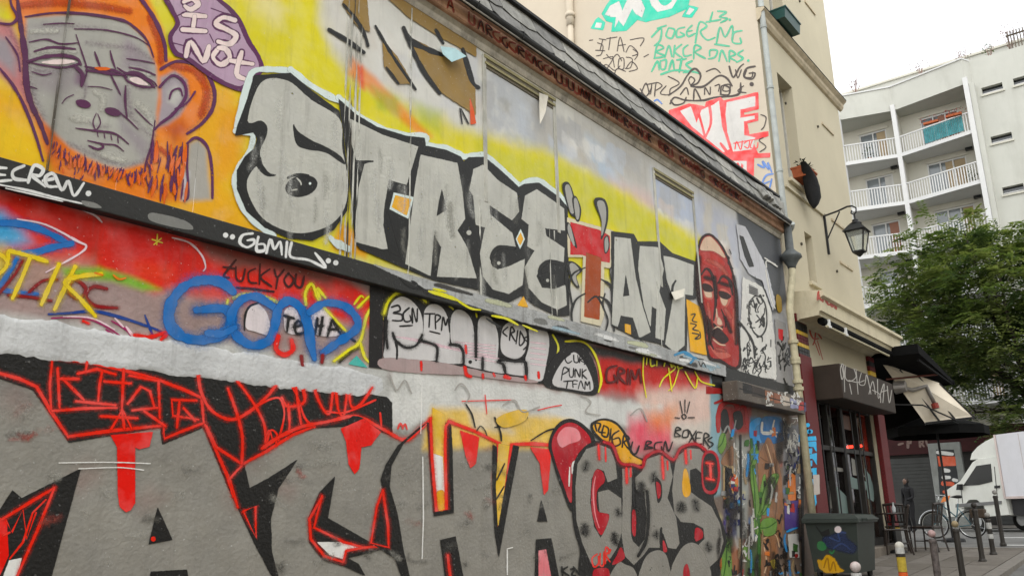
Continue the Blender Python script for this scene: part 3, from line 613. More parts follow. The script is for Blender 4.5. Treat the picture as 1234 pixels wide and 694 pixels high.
class Paint:
    """lays coats of paint on a face; px -> point on that face; every coat lies a fraction of a millimetre over the last"""
    def __init__(s, parent, point, step=0.00003, start=0.0022, wear=1.0, mist=False): s.mist = mist; s.parent = parent; s.point = point; s.o = start; s.step = step; s.wear = wear
    def _new(s): s.o += s.step; return s.o
    def _obj(s, name, v, f, al, mat, label):
        ob = meshobj(name, v, f, softmat(mat, wear=s.wear), s.parent)
        at = ob.data.attributes.new('a', 'FLOAT', 'POINT'); at.data.foreach_set('value', al)
        if label: ob['label'] = label
        return ob
    def fill(s, name, pts, mat, tr=None, smooth=True, rough=0.35, label=None, soft=0.7, op=1.0):
        if tr: pts = [tr(p) for p in pts]
        if smooth: pts = crv(pts)
        pts = rough_edge(pts, rough, seed=len(pts))
        N = len(pts); P = np.array(pts); area = 0.5 * np.sum(P[:, 0] * np.roll(P[:, 1], -1) - np.roll(P[:, 0], -1) * P[:, 1])
        d = np.roll(P, -1, 0) - np.roll(P, 1, 0); d /= np.maximum(np.linalg.norm(d, axis=1), 1e-6)[:, None]
        nn = np.stack([d[:, 1], -d[:, 0]], 1) * (1 if area > 0 else -1)
        out = P + nn * soft; inn = P - nn * soft * 0.5
        o = s._new(); v = [s.point(p[0], p[1], o) for p in inn] + [s.point(p[0], p[1], o - s.step * 0.3) for p in out]
        f = [tuple(t) for t in tessellate_polygon([[Vector((p[0], p[1], 0)) for p in inn]])] + [(i, (i + 1) % N, N + (i + 1) % N, N + i) for i in range(N)]
        return s._obj(name, v, f, [op] * N + [0.0] * N, mat, label)
    def strokes(s, name, lines, w, mat, tr=None, smooth=True, label=None, taper=0.0, soft=1.0, op=1.0):
        """brush or spray strokes, w in photo pixels; strokes that touch make one piece"""
        cl = []
        for ln in lines:
            q = ln[1] if isinstance(ln, tuple) and isinstance(ln[0], (int, float)) and isinstance(ln[1], list) else ln
            q = np.array([tr(p) for p in q] if tr else q, float); bb = [q[:, 0].min() - 1.5, q[:, 1].min() - 1.5, q[:, 0].max() + 1.5, q[:, 1].max() + 1.5]
            hit = [c for c in cl if not (c[0][0] > bb[2] or c[0][2] < bb[0] or c[0][1] > bb[3] or c[0][3] < bb[1])]
            mem = [ln]
            for c in reversed(hit): mem = c[1] + mem; bb = [min(bb[0], c[0][0]), min(bb[1], c[0][1]), max(bb[2], c[0][2]), max(bb[3], c[0][3])]; cl.remove(c)
            cl.append([bb, mem])
        ob = None
        if s.mist and not taper and soft <= 1.0:
            for c in cl:
                thick = [(l[0] if isinstance(l, tuple) and isinstance(l[0], (int, float)) and isinstance(l[1], list) else w, l[1] if isinstance(l, tuple) and isinstance(l[0], (int, float)) and isinstance(l[1], list) else l) for l in c[1]]
                thick = [(a_ * 1.25, l) for a_, l in thick if a_ >= 2.6]
                if thick: s._strokes('overspray', thick, w, mat, tr, smooth, None, 0.0, 7.0, 0.32)
        for i, c in enumerate(cl): ob = s._strokes(name, c[1], w, mat, tr, smooth, label if i == 0 else None, taper, soft, op)
        return ob
    def _strokes(s, name, lines, w, mat, tr, smooth, label, taper, soft, op):
        mb = MB(); al = []
        for ln in lines:
            ww = w
            if isinstance(ln, tuple) and isinstance(ln[0], (int, float)) and isinstance(ln[1], list): ww, ln = ln
            pts = [tr(p) for p in ln] if tr else ln
            if len(pts) > 2 and smooth: pts = crv(pts, False, 6)
            elif taper or len(pts) == 2: pts = [np.array(pts[i]) + (np.array(pts[i + 1]) - np.array(pts[i])) * k / 4 for i in range(len(pts) - 1) for k in range(4)] + [np.array(pts[-1])]
            pts = [np.array(p, float) for p in pts]
            o = s._new(); n = len(pts); L = [0.0]
            for i in range(1, n): L.append(L[-1] + np.linalg.norm(pts[i] - pts[i - 1]))
            tot = max(L[-1], 1e-6); v = []; kk = []
            de = (0.35 + 0.07 * ww) * soft
            for i, p in enumerate(pts):
                d = pts[min(i + 1, n - 1)] - pts[max(i - 1, 0)]; d = d / max(np.linalg.norm(d), 1e-9); nn = np.array([-d[1], d[0]])
                k = 1 - taper * abs(2 * L[i] / tot - 1) ** 2 if taper else min(1.0, 0.72 + 0.28 * (tot - L[i]) / (ww * 2 + 1e-6), 0.86 + 0.14 * L[i] / (ww * 1.5 + 1e-6))
                k *= 1 + 0.42 * mnoise.noise(Vector((L[i] * 0.10, ww * 3, o * 9000))) + 0.14 * mnoise.noise(Vector((L[i] * 0.6, ww, o * 7000)))
                h = ww / 2 * k; kk.append(h); di = min(de, h * 0.75); oe = o + s.step * 0.9 * L[i] / tot
                for q, a_ in ((h + de, 0.0), (h - di, op), (-h + di, op), (-h - de, 0.0)): pp = p + nn * q; v.append(s.point(pp[0], pp[1], oe)); al.append(a_)
            mb.add(v, [(4 * i + c, 4 * i + c + 1, 4 * i + c + 5, 4 * i + c + 4) for i in range(n - 1) for c in range(3)])
            for (p, d, h, oo) in ((pts[-1], pts[-1] - pts[-2], kk[-1], o + s.step * 0.9), (pts[0], pts[0] - pts[1], kk[0], o)):
                if h < 0.4: continue
                a = math.atan2(d[1], d[0]); di = min(de, h * 0.75); an = np.linspace(-math.pi / 2, math.pi / 2, 7)
                c = [p] + [p + (h - di) * np.array([math.cos(a + t), math.sin(a + t)]) for t in an] + [p + (h + de) * np.array([math.cos(a + t), math.sin(a + t)]) for t in an]
                mb.add([s.point(q[0], q[1], oo) for q in c], [(0, j, j + 1) for j in range(1, 7)] + [(j, j + 7, j + 8, j + 1) for j in range(1, 7)]); al += [op] * 8 + [0.0] * 7
        return s._obj(name, mb.v, mb.f, al, mat, label)
    def dots(s, name, cs, r, mat, tr=None):
        o = s._new()
        for c in cs:
            mb = MB(); al = []; p = tr(c) if tr else c; an = np.linspace(0, 2 * math.pi, 12, endpoint=False)
            mb.add([s.point(p[0] + q * math.cos(t), p[1] + q * math.sin(t), o) for q in (r * 0.75, r * 1.15) for t in an], [tuple(range(12))] + [(j, (j + 1) % 12, 12 + (j + 1) % 12, 12 + j) for j in range(12)]); al += [1.0] * 12 + [0.0] * 12
            s._obj(name, mb.v, mb.f, al, mat, None)
def ell(cx, cy, rx, ry, rot=0.0, n=10):
    r_ = R(rot); return [(cx + rx * math.cos(a) * math.cos(r_) - ry * math.sin(a) * math.sin(r_), cy + rx * math.cos(a) * math.sin(r_) + ry * math.sin(a) * math.cos(r_)) for a in np.linspace(0, 2 * math.pi, n, endpoint=False)]
def onwall(y0):
    def pt(px, py, o):
        p = onp(px, py, 1, y0 - o); return (p[0], p[1], p[2])
    return pt
zt = lambda x0, y0, s: (lambda p: (x0 + p[0] / s, y0 + p[1] / s))
Z1 = zt(0, 0, 2.89); Z2 = zt(240, 60, 2.89); Z3 = zt(480, 160, 2.89); Z4 = zt(680, 220, 2.89); Z5 = zt(0, 200, 2.89); Z6 = zt(240, 280, 2.89)
Z7 = zt(0, 420, 2.533); Z8 = zt(320, 420, 2.533); Z9 = zt(640, 420, 2.533); Z10 = zt(400, 0, 2.89); Z11 = zt(640, 0, 2.89); Z12 = zt(660, 514, 3.856)
Z13 = zt(820, 260, 3.856); Z14 = zt(820, 400, 3.856); Z15 = zt(820, 514, 3.856); Z16 = zt(0, 0, 3.856)

# ---- upper mural
A = Paint(gb, onwall(0.0))
uS = pm('silver_paint', (184, 183, 174), KU, rough=0.42, var=0.17, chips=0.5, dirt=0.55, bump=0.2)
uK = pm('black_outline', (30, 30, 29), KU, rough=0.5, chips=0.25, dirt=0.2, var=0.25)
uW = pm('pale_halo', (208, 220, 216), KU, chips=0.1)
uO = pm('orange_paint', (236, 168, 26), KU); uP = pm('purple_line', (92, 44, 84), KU, chips=0.15); uPd = pm('dark_purple', (86, 44, 76), KU, chips=0.15)
uPk = pm('pink_white', (226, 206, 202), KU, chips=0.1); uKh = pm('khaki_paint', (146, 118, 66), KU, dirt=0.2); uWh = pm('white_old', (214, 212, 206), KU)
uGy = pm('grey_paint', (160, 158, 152), KU); uR = pm('crimson_paint', (196, 42, 46), KU); uBr = pm('rust_paint', (160, 74, 36), KU); uCr = pm('cream_paint', (208, 198, 170), KU)
uOr = pm('fur_orange', (216, 98, 26), KU); uLav = pm('lavender', (176, 160, 172), KU)
# the ape's face, drawn in purple line
n_ = 'ape_line'
uPs = pm('purple_haze', (120, 92, 116), KU, chips=0.1)
A.strokes('ape_shade', [(13, [(84, 100), (96, 200), (104, 300), (150, 410)]), (9, [(120, 246), (190, 250), (262, 238), (300, 262)]), (8, [(442, 300), (450, 360), (470, 420), (520, 470)]), (8, [(300, 150), (380, 160), (470, 170), (530, 210)]), (7, [(150, 86), (260, 92), (380, 106)]), (7, [(420, 250), (470, 300), (530, 310)]), (9, [(240, 500), (330, 540), (430, 575), (500, 560)]), (6, [(300, 300), (292, 340), (270, 352)]), (6, [(420, 392), (450, 400)]), (8, [(560, 300), (610, 262), (650, 300), (640, 370), (590, 410)]), (10, [(30, 100), (70, 180), (90, 300), (120, 400)]), (8, [(700, 250), (738, 320), (720, 400), (660, 455)]), (8, [(540, 470), (520, 560), (530, 660)]), (6, [(300, 420), (340, 440), (380, 440)])], 8, uPs, Z1, soft=4.0, op=0.17, taper=0.3)
A.strokes('ape_shade', [(8, [(70, 20), (200, 10), (330, 20), (450, 40)]), (7, [(520, 60), (556, 150), (560, 220)]), (8, [(600, 230), (680, 250), (720, 320), (700, 400)]), (6, [(560, 520), (600, 560), (600, 640)])], 8, pm('fur_dark', (186, 74, 24), KU), Z1, soft=4.0, op=0.5, taper=0.3)
A.strokes('ape_shade', [(6, [(130, 180), (200, 172), (262, 180)]), (6, [(330, 320), (360, 340), (352, 380)]), (8, [(250, 410), (300, 420)]), (6, [(460, 240), (520, 260)]), (9, [(480, 360), (520, 400), (530, 440)]), (7, [(360, 540), (430, 560)]), (6, [(110, 110), (200, 108)])], 7, pm('ape_light', (190, 188, 178), KU), Z1, soft=4.0, op=0.5, taper=0.3)
A.strokes(n_, [(7, [(60, -10), (68, 60), (78, 130), (88, 200), (92, 290), (108, 360), (140, 430), (165, 500)]), (3.2, [(88, 60), (190, 46), (300, 50), (420, 70), (468, 96), (512, 142), (535, 200)]),
  (1.5, [(258, 102), (370, 106), (470, 130), (522, 162)]), (1.3, [(150, 86), (215, 82), (260, 84)]), (2.0, [(102, 148), (160, 138), (212, 154), (272, 150)]), (1.8, [(265, 122), (284, 180), (302, 240), (296, 275), (285, 300)]),
  (2.6, [(330, 182), (338, 205), (348, 232)]), (2.4, [(384, 178), (390, 205), (402, 240)]), (3.0, [(296, 232), (345, 242), (400, 247), (442, 270)]), (2.6, [(408, 236), (440, 256), (488, 268), (532, 284), (546, 300)]),
  (1.6, [(440, 205), (490, 212), (540, 222)]), (2.4, [(100, 222), (150, 200), (212, 194), (262, 203), (276, 222), (222, 236), (160, 230), (104, 218)]), (2.4, [(430, 264), (470, 254), (512, 280), (532, 302), (490, 302), (446, 284), (430, 264)]),
  (1.2, [(215, 362), (232, 342), (258, 330)]), (1.6, [(408, 384), (450, 420), (482, 452)]), (1.4, [(336, 394), (324, 425), (334, 452), (350, 428), (340, 396)]), (2.2, [(264, 447), (330, 456), (400, 466), (448, 502)]),
  (1.8, [(306, 490), (360, 502), (402, 506), (432, 528)]), (2.6, [(310, 508), (340, 520), (360, 512), (345, 498)]), (1.2, [(338, 458), (342, 478)]), (1.2, [(362, 464), (366, 484)]), (1.2, [(386, 468), (390, 490)]), (1.2, [(410, 476), (412, 500)]),
  (2.6, [(438, 300), (436, 350), (442, 410)]), (2.2, [(380, 250), (400, 290), (420, 330)]), (1.0, [(305, 302), (350, 304), (392, 314)]), (1.6, [(470, 380), (510, 420), (532, 440)]), (2.0, [(540, 420), (528, 500), (505, 590), (520, 660)]),
  (1.3, [(110, 250), (150, 262), (180, 256)]), (1.2, [(100, 300), (130, 310)])], 2, uPd, Z1, taper=0.55)
A.strokes(n_, [(4.6, [(486, -10), (540, 70), (572, 150), (578, 210)]), (4.2, [(560, 242), (620, 214), (700, 236), (744, 305), (742, 375), (704, 430), (652, 466)]), (3.4, [(556, 304), (600, 264), (640, 288), (646, 340), (602, 398), (560, 430), (540, 450)]),
  (2.0, [(590, 345), (600, 318), (626, 310), (636, 335)]), (3.6, [(652, 500), (684, 480), (722, 512), (738, 590), (740, 690)]), (2.6, [(655, 500), (652, 580), (656, 680), (640, 700)]), (2.2, [(610, 380), (650, 360), (680, 320)]),
  (3.4, [(0, 82), (40, 84), (60, 60), (40, 20), (36, -10)]), (3.6, [(0, 240), (40, 290), (80, 360), (120, 460), (150, 560)]), (2.0, [(20, 130), (60, 190), (70, 250)])], 3, uP, Z1, taper=0.3)
A.fill('ape_eye', [(146, 217), (200, 209), (250, 211), (258, 217), (214, 225), (168, 223)], uPk, Z1); A.fill('ape_eye', [(452, 274), (478, 271), (504, 286), (514, 297), (488, 295), (462, 286)], uPk, Z1)
A.strokes('ape_line', [(4.4, [(96, 216), (150, 200), (212, 194), (266, 204), (282, 226)]), (4.2, [(426, 262), (470, 254), (512, 278), (538, 304)]), (3.4, [(300, 246), (352, 252), (420, 262)]), (5, [(262, 232), (288, 262), (284, 300)]), (3, [(120, 180), (180, 166), (262, 172)]), (2.6, [(450, 236), (500, 246), (540, 262)])], 4, uPd, Z1, taper=0.6, soft=1.6)
A.fill('ape_nostril', ell(290, 362, 26, 13, 15), uPd, Z1); A.fill('ape_nostril', ell(393, 390, 28, 13, 15), uPd, Z1)
A.fill('ape_brow', [(330, 236), (370, 236), (382, 242), (350, 246)], uOr, Z1)
rr = random.Random(4); hair = []
for i in range(46):
    t = i / 45; x_ = 190 + 330 * t; y_ = 500 + 95 * math.sin(min(1, t * 1.25) * math.pi / 2) - (30 * max(0, t - 0.8) / 0.2) + rr.uniform(-12, 12); hair.append((rr.uniform(1.4, 2.6), [(x_, y_), (x_ + rr.uniform(-14, 8), y_ + rr.uniform(22, 52))]))
for i in range(30):
    x_ = rr.uniform(530, 640); y_ = rr.uniform(480, 640); hair.append((rr.uniform(1.4, 3.4), [(x_, y_), (x_ + rr.uniform(-18, 4), y_ + rr.uniform(35, 80))]))
for i in range(14):
    x_ = rr.uniform(180, 300); y_ = rr.uniform(520, 620); hair.append((rr.uniform(0.8, 1.8), [(x_, y_), (x_ + rr.uniform(-14, 4), y_ + rr.uniform(15, 40))]))
A.strokes('ape_beard', hair, 1.2, uP, Z1, taper=0.8)
A.strokes('ape_beard', [(w_ * 1.5, [(p[0] + 13, p[1] + 10) for p in ln]) for w_, ln in hair[::2]], 1.4, uOr, Z1, taper=0.8)
# bubble with the two purple words
A.fill('bubble_outline', [(575, -15), (700, -30), (770, 0), (832, 58), (872, 140), (905, 195), (918, 245), (880, 280), (848, 318), (785, 300), (720, 262), (650, 210), (604, 188), (586, 128), (612, 80), (588, 30)], uP, Z1)
A.fill('bubble_fill', [(592, -20), (700, -28), (764, 12), (820, 70), (858, 150), (892, 200), (900, 242), (868, 270), (838, 300), (785, 284), (725, 246), (655, 196), (618, 178), (602, 130), (628, 84), (606, 30)], pm('lilac_fill', (176, 148, 170), KU), Z1, op=0.75)
let_ = [[(640, 52), (716, 58)], [(678, 58), (672, 102)], [(636, 104), (716, 110)], [(818, 72), (778, 62), (752, 84), (790, 104), (822, 126), (800, 154), (760, 146)], [(648, 196), (664, 146), (708, 214), (728, 162)], [(762, 168), (742, 200), (770, 226), (800, 202), (786, 172), (762, 168)], [(802, 212), (880, 224)], [(842, 182), (824, 256), (852, 276)], [(640, 8), (668, -4), (690, 16), (664, 34), (644, 22)]]
A.strokes('tag_lettering', let_, 9.0, uP, Z1, label='purple bubble word IS NOT'); A.strokes('tag_lettering', let_, 5.8, uPk, Z1)
A.strokes('tag_lettering', [(1.2, l) for l in ([(610, 60), (650, 40)], [(735, 30), (790, 50)], [(730, 120), (745, 150)], [(600, 150), (640, 160)])], 1.2, uP, Z1)
# old khaki lettering above
for q in ([(50, -20), (120, -20), (132, 112), (88, 92), (36, 16)], [(176, 138), (232, 205), (282, 292), (232, 292), (182, 232)], [(180, -20), (270, -20), (400, 92), (502, 162), (502, 198), (380, 132), (268, 62)], [(262, 126), (380, 186), (455, 202), (500, 312), (500, 402), (380, 322), (326, 258)]):
    A.fill('painted_letter', q, uKh, Z10, smooth=False, rough=0.8)
A.strokes('letter_outline', [(4.4, [(40, 16), (80, 64), (112, 116), (126, 160)]), (5.6, [(-10, 104), (50, 140), (112, 184)]), (3.6, [(152, 92), (212, 196), (292, 312)]), (3, [(190, 236), (232, 292)]), (6.4, [(250, 98), (274, 142), (330, 172), (384, 192)]), (5, [(268, 146), (318, 246), (376, 326)]), (5.6, [(456, 172), (474, 236), (492, 290), (512, 306)]), (4.5, [(362, 106), (388, 152)]), (1.6, [(446, 378), (454, 432)]), (1.6, [(450, 380), (476, 432)])], 4, uK, Z10, taper=0.35)
A.fill('orange_spike', [(480, 342), (492, 378), (502, 430), (484, 434)], pm('coral', (214, 96, 60), KU), Z10, smooth=False)
# STREET ART, silver letters with black outline
A.strokes('letter_halo', [[(352, 86), (330, 84), (306, 86), (298, 104), (284, 158)], [(284, 158), (304, 162), (300, 184), (284, 212), (288, 240), (302, 262), (330, 284)], [(350, 84), (376, 104), (408, 122)], [(408, 118), (430, 138), (454, 153), (488, 163), (512, 165), (514, 175), (538, 180), (556, 188), (564, 189), (584, 188), (606, 206), (626, 224), (634, 220), (650, 219), (676, 238), (684, 248)], [(420, 300), (404, 292), (398, 286)]], 7.5, uW)
A.fill('letter_outline', [(192, 90), (318, 82), (400, 150), (488, 214), (505, 330), (522, 470), (515, 560), (470, 626), (395, 664), (310, 655), (230, 620), (165, 562), (132, 485), (132, 420), (160, 372), (192, 345), (203, 308), (188, 288), (126, 300), (132, 270), (165, 180)], uK, Z2, smooth=False)
A.fill('painted_letter', [(216, 116), (306, 109), (390, 176), (488, 242), (497, 340), (512, 420), (517, 490), (500, 562), (450, 612), (370, 637), (300, 629), (222, 586), (176, 512), (168, 458), (190, 416), (214, 392), (214, 350), (234, 305), (238, 268), (215, 246), (170, 247)], uS, Z2, label='silver letter S outlined in black')
A.fill('letter_detail', [(198, 396), (212, 374), (222, 402), (244, 430), (267, 437), (240, 441), (214, 424)], uK, Z2); A.fill('letter_detail', [(328, 262), (345, 286), (390, 316), (450, 344), (492, 372), (508, 398), (490, 390), (440, 358), (372, 346), (338, 326)], uK, Z2)
A.fill('letter_detail', ell(356, 475, 56, 36, -14, 14), uK, Z2); A.strokes('letter_detail', [(3, [(310, 446), (340, 436), (380, 438)])], 3, uK, Z2)
A.strokes('letter_detail', [(2.2, [(340, 447), (352, 460), (356, 472)]), (1.6, [(322, 490), (342, 486)])], 2, uS, Z2, taper=0.6)
A.dots('letter_detail', [(386, 466)], 1.6, uW, Z2)
A.fill('letter_outline', [(408, 119.5), (428.6, 138), (454.5, 153.4), (489, 164), (511.6, 166.6), (513, 176), (537.6, 181), (555, 189), (559, 195), (565, 190), (584, 189.4), (604.6, 206.7), (625, 225.7), (632, 222), (649.5, 220.5), (673.8, 238), (684, 250), (686, 380), (672, 381), (645, 368), (629, 356), (611.5, 365), (584, 355), (577, 349), (525, 338), (480, 320), (434, 300), (428, 292), (420, 200)], uK, smooth=False)
A.fill('painted_letter', [(526, 242), (640, 298), (762, 338), (722, 470), (660, 452), (642, 560), (642, 600), (676, 690), (640, 694), (545, 668), (556, 480), (576, 400), (604, 388), (548, 384), (532, 330)], uS, Z2, smooth=False, label='silver letter T outlined in black')
A.fill('letter_detail', [(655, 560), (700, 720), (660, 705), (642, 610)], uK, Z2, smooth=False)
A.fill('letter_detail', [(678, 498), (746, 514), (728, 588), (664, 555)], uW, Z2, smooth=False); A.fill('letter_detail', [(684, 508), (738, 522), (722, 576), (672, 548)], uO, Z2, smooth=False)
A.strokes('letter_detail', [(2.6, [(540, 392), (605, 389)]), (2.2, [(560, 410), (548, 480), (545, 560)])], 2.6, uK, Z2)
A.fill('painted_letter', [(78, 78), (205, 106), (222, 200), (232, 300), (205, 340), (240, 400), (272, 506), (136, 500), (150, 398), (124, 352), (112, 498), (25, 456), (45, 300), (60, 180)], uS, Z3, smooth=False, label='silver letter R outlined in black')
A.fill('letter_detail', [(152, 198), (166, 268), (134, 290), (142, 240)], uK, Z3, smooth=False); A.dots('letter_detail', [(246, 348)], 3, uS, Z3)
A.fill('painted_letter', [(262, 128), (295, 112), (345, 165), (412, 210), (420, 275), (395, 305), (318, 256), (322, 285), (395, 345), (408, 395), (350, 400), (326, 440), (345, 477), (385, 466), (440, 440), (432, 530), (385, 560), (330, 545), (295, 500), (285, 420), (303, 330), (270, 320), (262, 220), (248, 200)], uS, Z3, smooth=False, label='silver letter E with curled foot')
A.fill('letter_detail', ell(350, 450, 27, 22, 0), uK, Z3); A.strokes('letter_detail', [(4.4, [(404, 402), (350, 400), (326, 430), (334, 462)])], 4.4, uK, Z3); A.dots('letter_detail', [(350, 454)], 2.2, uS, Z3)
A.fill('letter_detail', [(318, 254), (398, 308), (415, 330), (395, 346), (322, 284)], uK, Z3, smooth=False)
A.fill('painted_letter', [(442, 220), (482, 198), (550, 245), (577, 265), (580, 340), (510, 332), (515, 360), (578, 402), (575, 452), (505, 450), (480, 500), (500, 540), (545, 545), (582, 530), (586, 600), (555, 615), (500, 590), (455, 540), (440, 470), (475, 410), (450, 395), (455, 320), (430, 300)], uS, Z3, smooth=False, label='second silver letter E with curled foot')
A.fill('letter_detail', ell(520, 508, 25, 22, 0), uK, Z3); A.strokes('letter_detail', [(4.4, [(572, 456), (520, 450), (492, 478), (500, 512)])], 4.4, uK, Z3); A.dots('letter_detail', [(520, 514)], 2.0, uS, Z3)
A.fill('letter_detail', [(426, 336), (440, 370), (424, 404), (410, 370)], uW, Z3, smooth=False); A.fill('letter_detail', [(426, 348), (434, 370), (424, 392), (415, 370)], uO, Z3, smooth=False)
A.fill('letter_detail', [(436, 570), (452, 606), (414, 604)], uO, Z3, smooth=False)
rr = random.Random(61); sl1 = pm('silver_light', (206, 206, 200), KU, chips=0.3); sl2 = pm('silver_dull', (150, 149, 140), KU, chips=0.3)
for (x0, x1, y0, y1, n_s) in ((302, 412, 110, 270, 16), (430, 500, 170, 290, 10), (500, 572, 200, 320, 12), (580, 680, 230, 350, 14)):
    for i in range(n_s):
        x_, y_ = rr.uniform(x0, x1), rr.uniform(y0, y1); A.strokes('spray_pass', [(rr.uniform(4, 9), [(x_, y_), (x_ + rr.uniform(-3, 3), y_ + rr.uniform(10, 22)), (x_ + rr.uniform(-3, 3), y_ + rr.uniform(26, 40))])], 6, rr.choice([sl1, sl1, sl2]), soft=4, op=rr.uniform(0.12, 0.3), taper=0.5)
# the T drawn as a red tree with finger branches
A.fill('painted_letter', [(588, 296), (700, 328), (748, 342), (744, 472), (716, 468), (716, 640), (704, 672), (636, 656), (644, 432), (592, 432)], uCr, Z3, smooth=False, label='red tree-shaped letter T with grey roots and fingers')
A.fill('letter_detail', [(600, 312), (700, 340), (736, 360), (736, 452), (706, 446), (640, 424), (600, 424)], uR, Z3, smooth=False)
A.fill('letter_detail', [(655, 418), (706, 436), (700, 650), (648, 640)], uBr, Z3, smooth=False)
fing = [[(572, 182), (592, 174), (610, 214), (622, 280), (604, 288), (584, 238)], [(606, 232), (620, 224), (636, 268), (630, 306), (618, 300)], [(682, 236), (714, 230), (730, 264), (726, 322), (706, 372), (708, 310)], [(588, 312), (602, 330), (622, 400), (604, 380), (586, 340)], [(742, 404), (756, 398), (764, 436), (752, 462), (744, 440)], [(586, 456), (610, 450), (640, 478), (620, 500), (630, 540), (606, 516)], [(738, 470), (756, 476), (752, 512), (740, 508)], [(716, 372), (730, 360), (734, 400), (720, 420)]]
for q in fing:
    A.fill('painted_finger', [(x_ + 0, y_) for x_, y_ in q], uK, Z3, rough=0.2)
    c_ = np.mean(np.array(q), 0); A.fill('painted_finger', [tuple(c_ + (np.array(p) - c_) * np.array([0.62, 0.84])) for p in q], uGy, Z3, rough=0.2)
A.strokes('painted_root', [(2.6, [(650, 560), (620, 580), (604, 620), (606, 660)]), (2.6, [(700, 570), (732, 590), (748, 640), (752, 690)]), (2.2, [(650, 470), (610, 490), (596, 530), (606, 600)]), (2.4, [(706, 510), (738, 530), (745, 560)]), (2.2, [(660, 590), (690, 570), (715, 610)]), (2.0, [(720, 560), (712, 600), (730, 650), (722, 690)]), (2.4, [(586, 462), (584, 520), (596, 560)])], 2.4, uK, Z3, taper=0.4)
# A R T
A.fill('letter_outline', [(164, 170), (242, 180), (256, 206), (332, 206), (376, 246), (458, 276), (462, 300), (458, 404), (430, 408), (426, 592), (400, 600), (340, 562), (250, 540), (165, 496)], uK, Z4, smooth=False)
A.fill('painted_letter', [(176, 190), (230, 196), (248, 330), (272, 430), (300, 520), (262, 540), (240, 470), (196, 462), (186, 502), (166, 492), (174, 330)], uS, Z4, smooth=False, label='silver letter A outlined in black')
A.fill('letter_detail', [(214, 322), (226, 392), (206, 396)], uK, Z4, smooth=False); A.fill('letter_detail', [(212, 492), (230, 496), (232, 528), (212, 520)], uO, Z4, smooth=False)
A.fill('painted_letter', [(264, 222), (326, 226), (346, 300), (330, 380), (352, 440), (346, 548), (318, 540), (322, 440), (304, 430), (300, 500), (278, 430), (258, 300)], uS, Z4, smooth=False, label='second silver letter R beside the A')
A.fill('painted_letter', [(346, 256), (378, 262), (450, 288), (448, 392), (420, 388), (418, 566), (388, 592), (352, 562), (380, 400), (358, 340)], uS, Z4, smooth=False, label='last silver letter T under the yellow band')
A.strokes('letter_detail', [(2.4, [(352, 340), (372, 390), (378, 360), (388, 342)])], 2.4, uK, Z4)
A.strokes('tag_lettering', [[(262, 540), (240, 548), (262, 566), (240, 574)], [(266, 548), (264, 578)], [(268, 550), (278, 560), (266, 566)], [(282, 556), (290, 582), (300, 562), (302, 584)]], 1.5, uK, Z4, label='black tag SPAWN')
A.fill('yellow_bill', [(426, 406), (470, 432), (490, 476), (496, 600), (440, 586), (432, 490)], uO, Z4, smooth=False)
A.strokes('tag_lettering', [[(442, 460), (456, 458), (446, 480), (462, 486)], [(440, 490), (460, 496), (448, 510), (468, 516)], [(446, 524), (470, 530), (456, 544), (474, 540), (472, 520)]], 1.3, uK, Z4)
# the red head
hR = pm('head_red', (158, 44, 40), KU * 0.95); hD = pm('head_dark', (44, 24, 22), KU); hP = pm('head_pale', (206, 176, 150), KU); hM = pm('head_mid', (188, 92, 78), KU)
A.fill('painted_head', [(464, 232), (480, 188), (512, 180), (552, 222), (582, 290), (602, 380), (606, 480), (613, 642), (540, 624), (500, 602), (482, 460), (464, 400), (458, 300)], hD, Z4, label='long red face with closed eyes')
A.fill('face_paint', [(470, 240), (484, 196), (510, 188), (546, 226), (575, 292), (594, 380), (598, 480), (605, 634), (545, 614), (506, 594), (488, 460), (472, 400), (466, 300)], hR, Z4)
A.fill('face_paint', [(474, 232), (486, 198), (510, 190), (540, 224), (560, 262), (524, 240), (494, 236)], hP, Z4); A.fill('face_paint', [(478, 244), (520, 248), (560, 280), (540, 300), (500, 288), (474, 270)], pm('head_bright', (176, 52, 44), KU), Z4)
for q in ([(482, 350), (504, 346), (520, 372), (516, 404), (490, 400)], [(542, 372), (568, 376), (580, 400), (566, 432), (546, 420)], [(526, 456), (542, 470), (552, 496), (530, 500), (518, 480)], [(502, 560), (520, 590), (544, 612), (580, 604), (560, 590), (530, 590)], [(588, 440), (600, 470), (596, 560), (586, 520)]): A.fill('face_paint', q, hM, Z4)
for q in ([(488, 372), (508, 376), (514, 398), (494, 396)], [(546, 398), (568, 406), (560, 428), (548, 418)], [(536, 470), (546, 480), (548, 494), (534, 492)]): A.fill('face_paint', q, hP, Z4)
for q in ([(484, 352), (508, 358), (518, 376), (500, 380), (484, 372)], [(540, 378), (566, 384), (580, 396), (566, 406), (544, 398)], [(512, 524), (534, 508), (552, 520), (572, 546), (556, 560), (536, 552)], [(520, 490), (536, 502), (554, 500), (544, 508), (524, 504)]): A.fill('face_paint', q, hD, Z4)
A.strokes('face_paint', [(3.4, [(478, 320), (494, 300), (512, 316), (524, 360), (528, 430)]), (3.4, [(536, 350), (552, 326), (576, 342), (586, 390)]), (2.4, [(528, 360), (526, 430), (520, 480)]), (1.8, [(546, 440), (562, 480), (560, 505)]), (2.4, [(504, 480), (504, 540), (520, 580)]), (1.6, [(470, 320), (476, 400), (492, 460)])], 2.4, hD, Z4, taper=0.5)
A.strokes('face_paint', [(1.6, [(530, 440), (532, 470)]), (2.0, [(518, 545), (540, 562), (560, 566)]), (1.6, [(516, 512), (534, 502), (552, 512)])], 1.8, hP, Z4, taper=0.5)
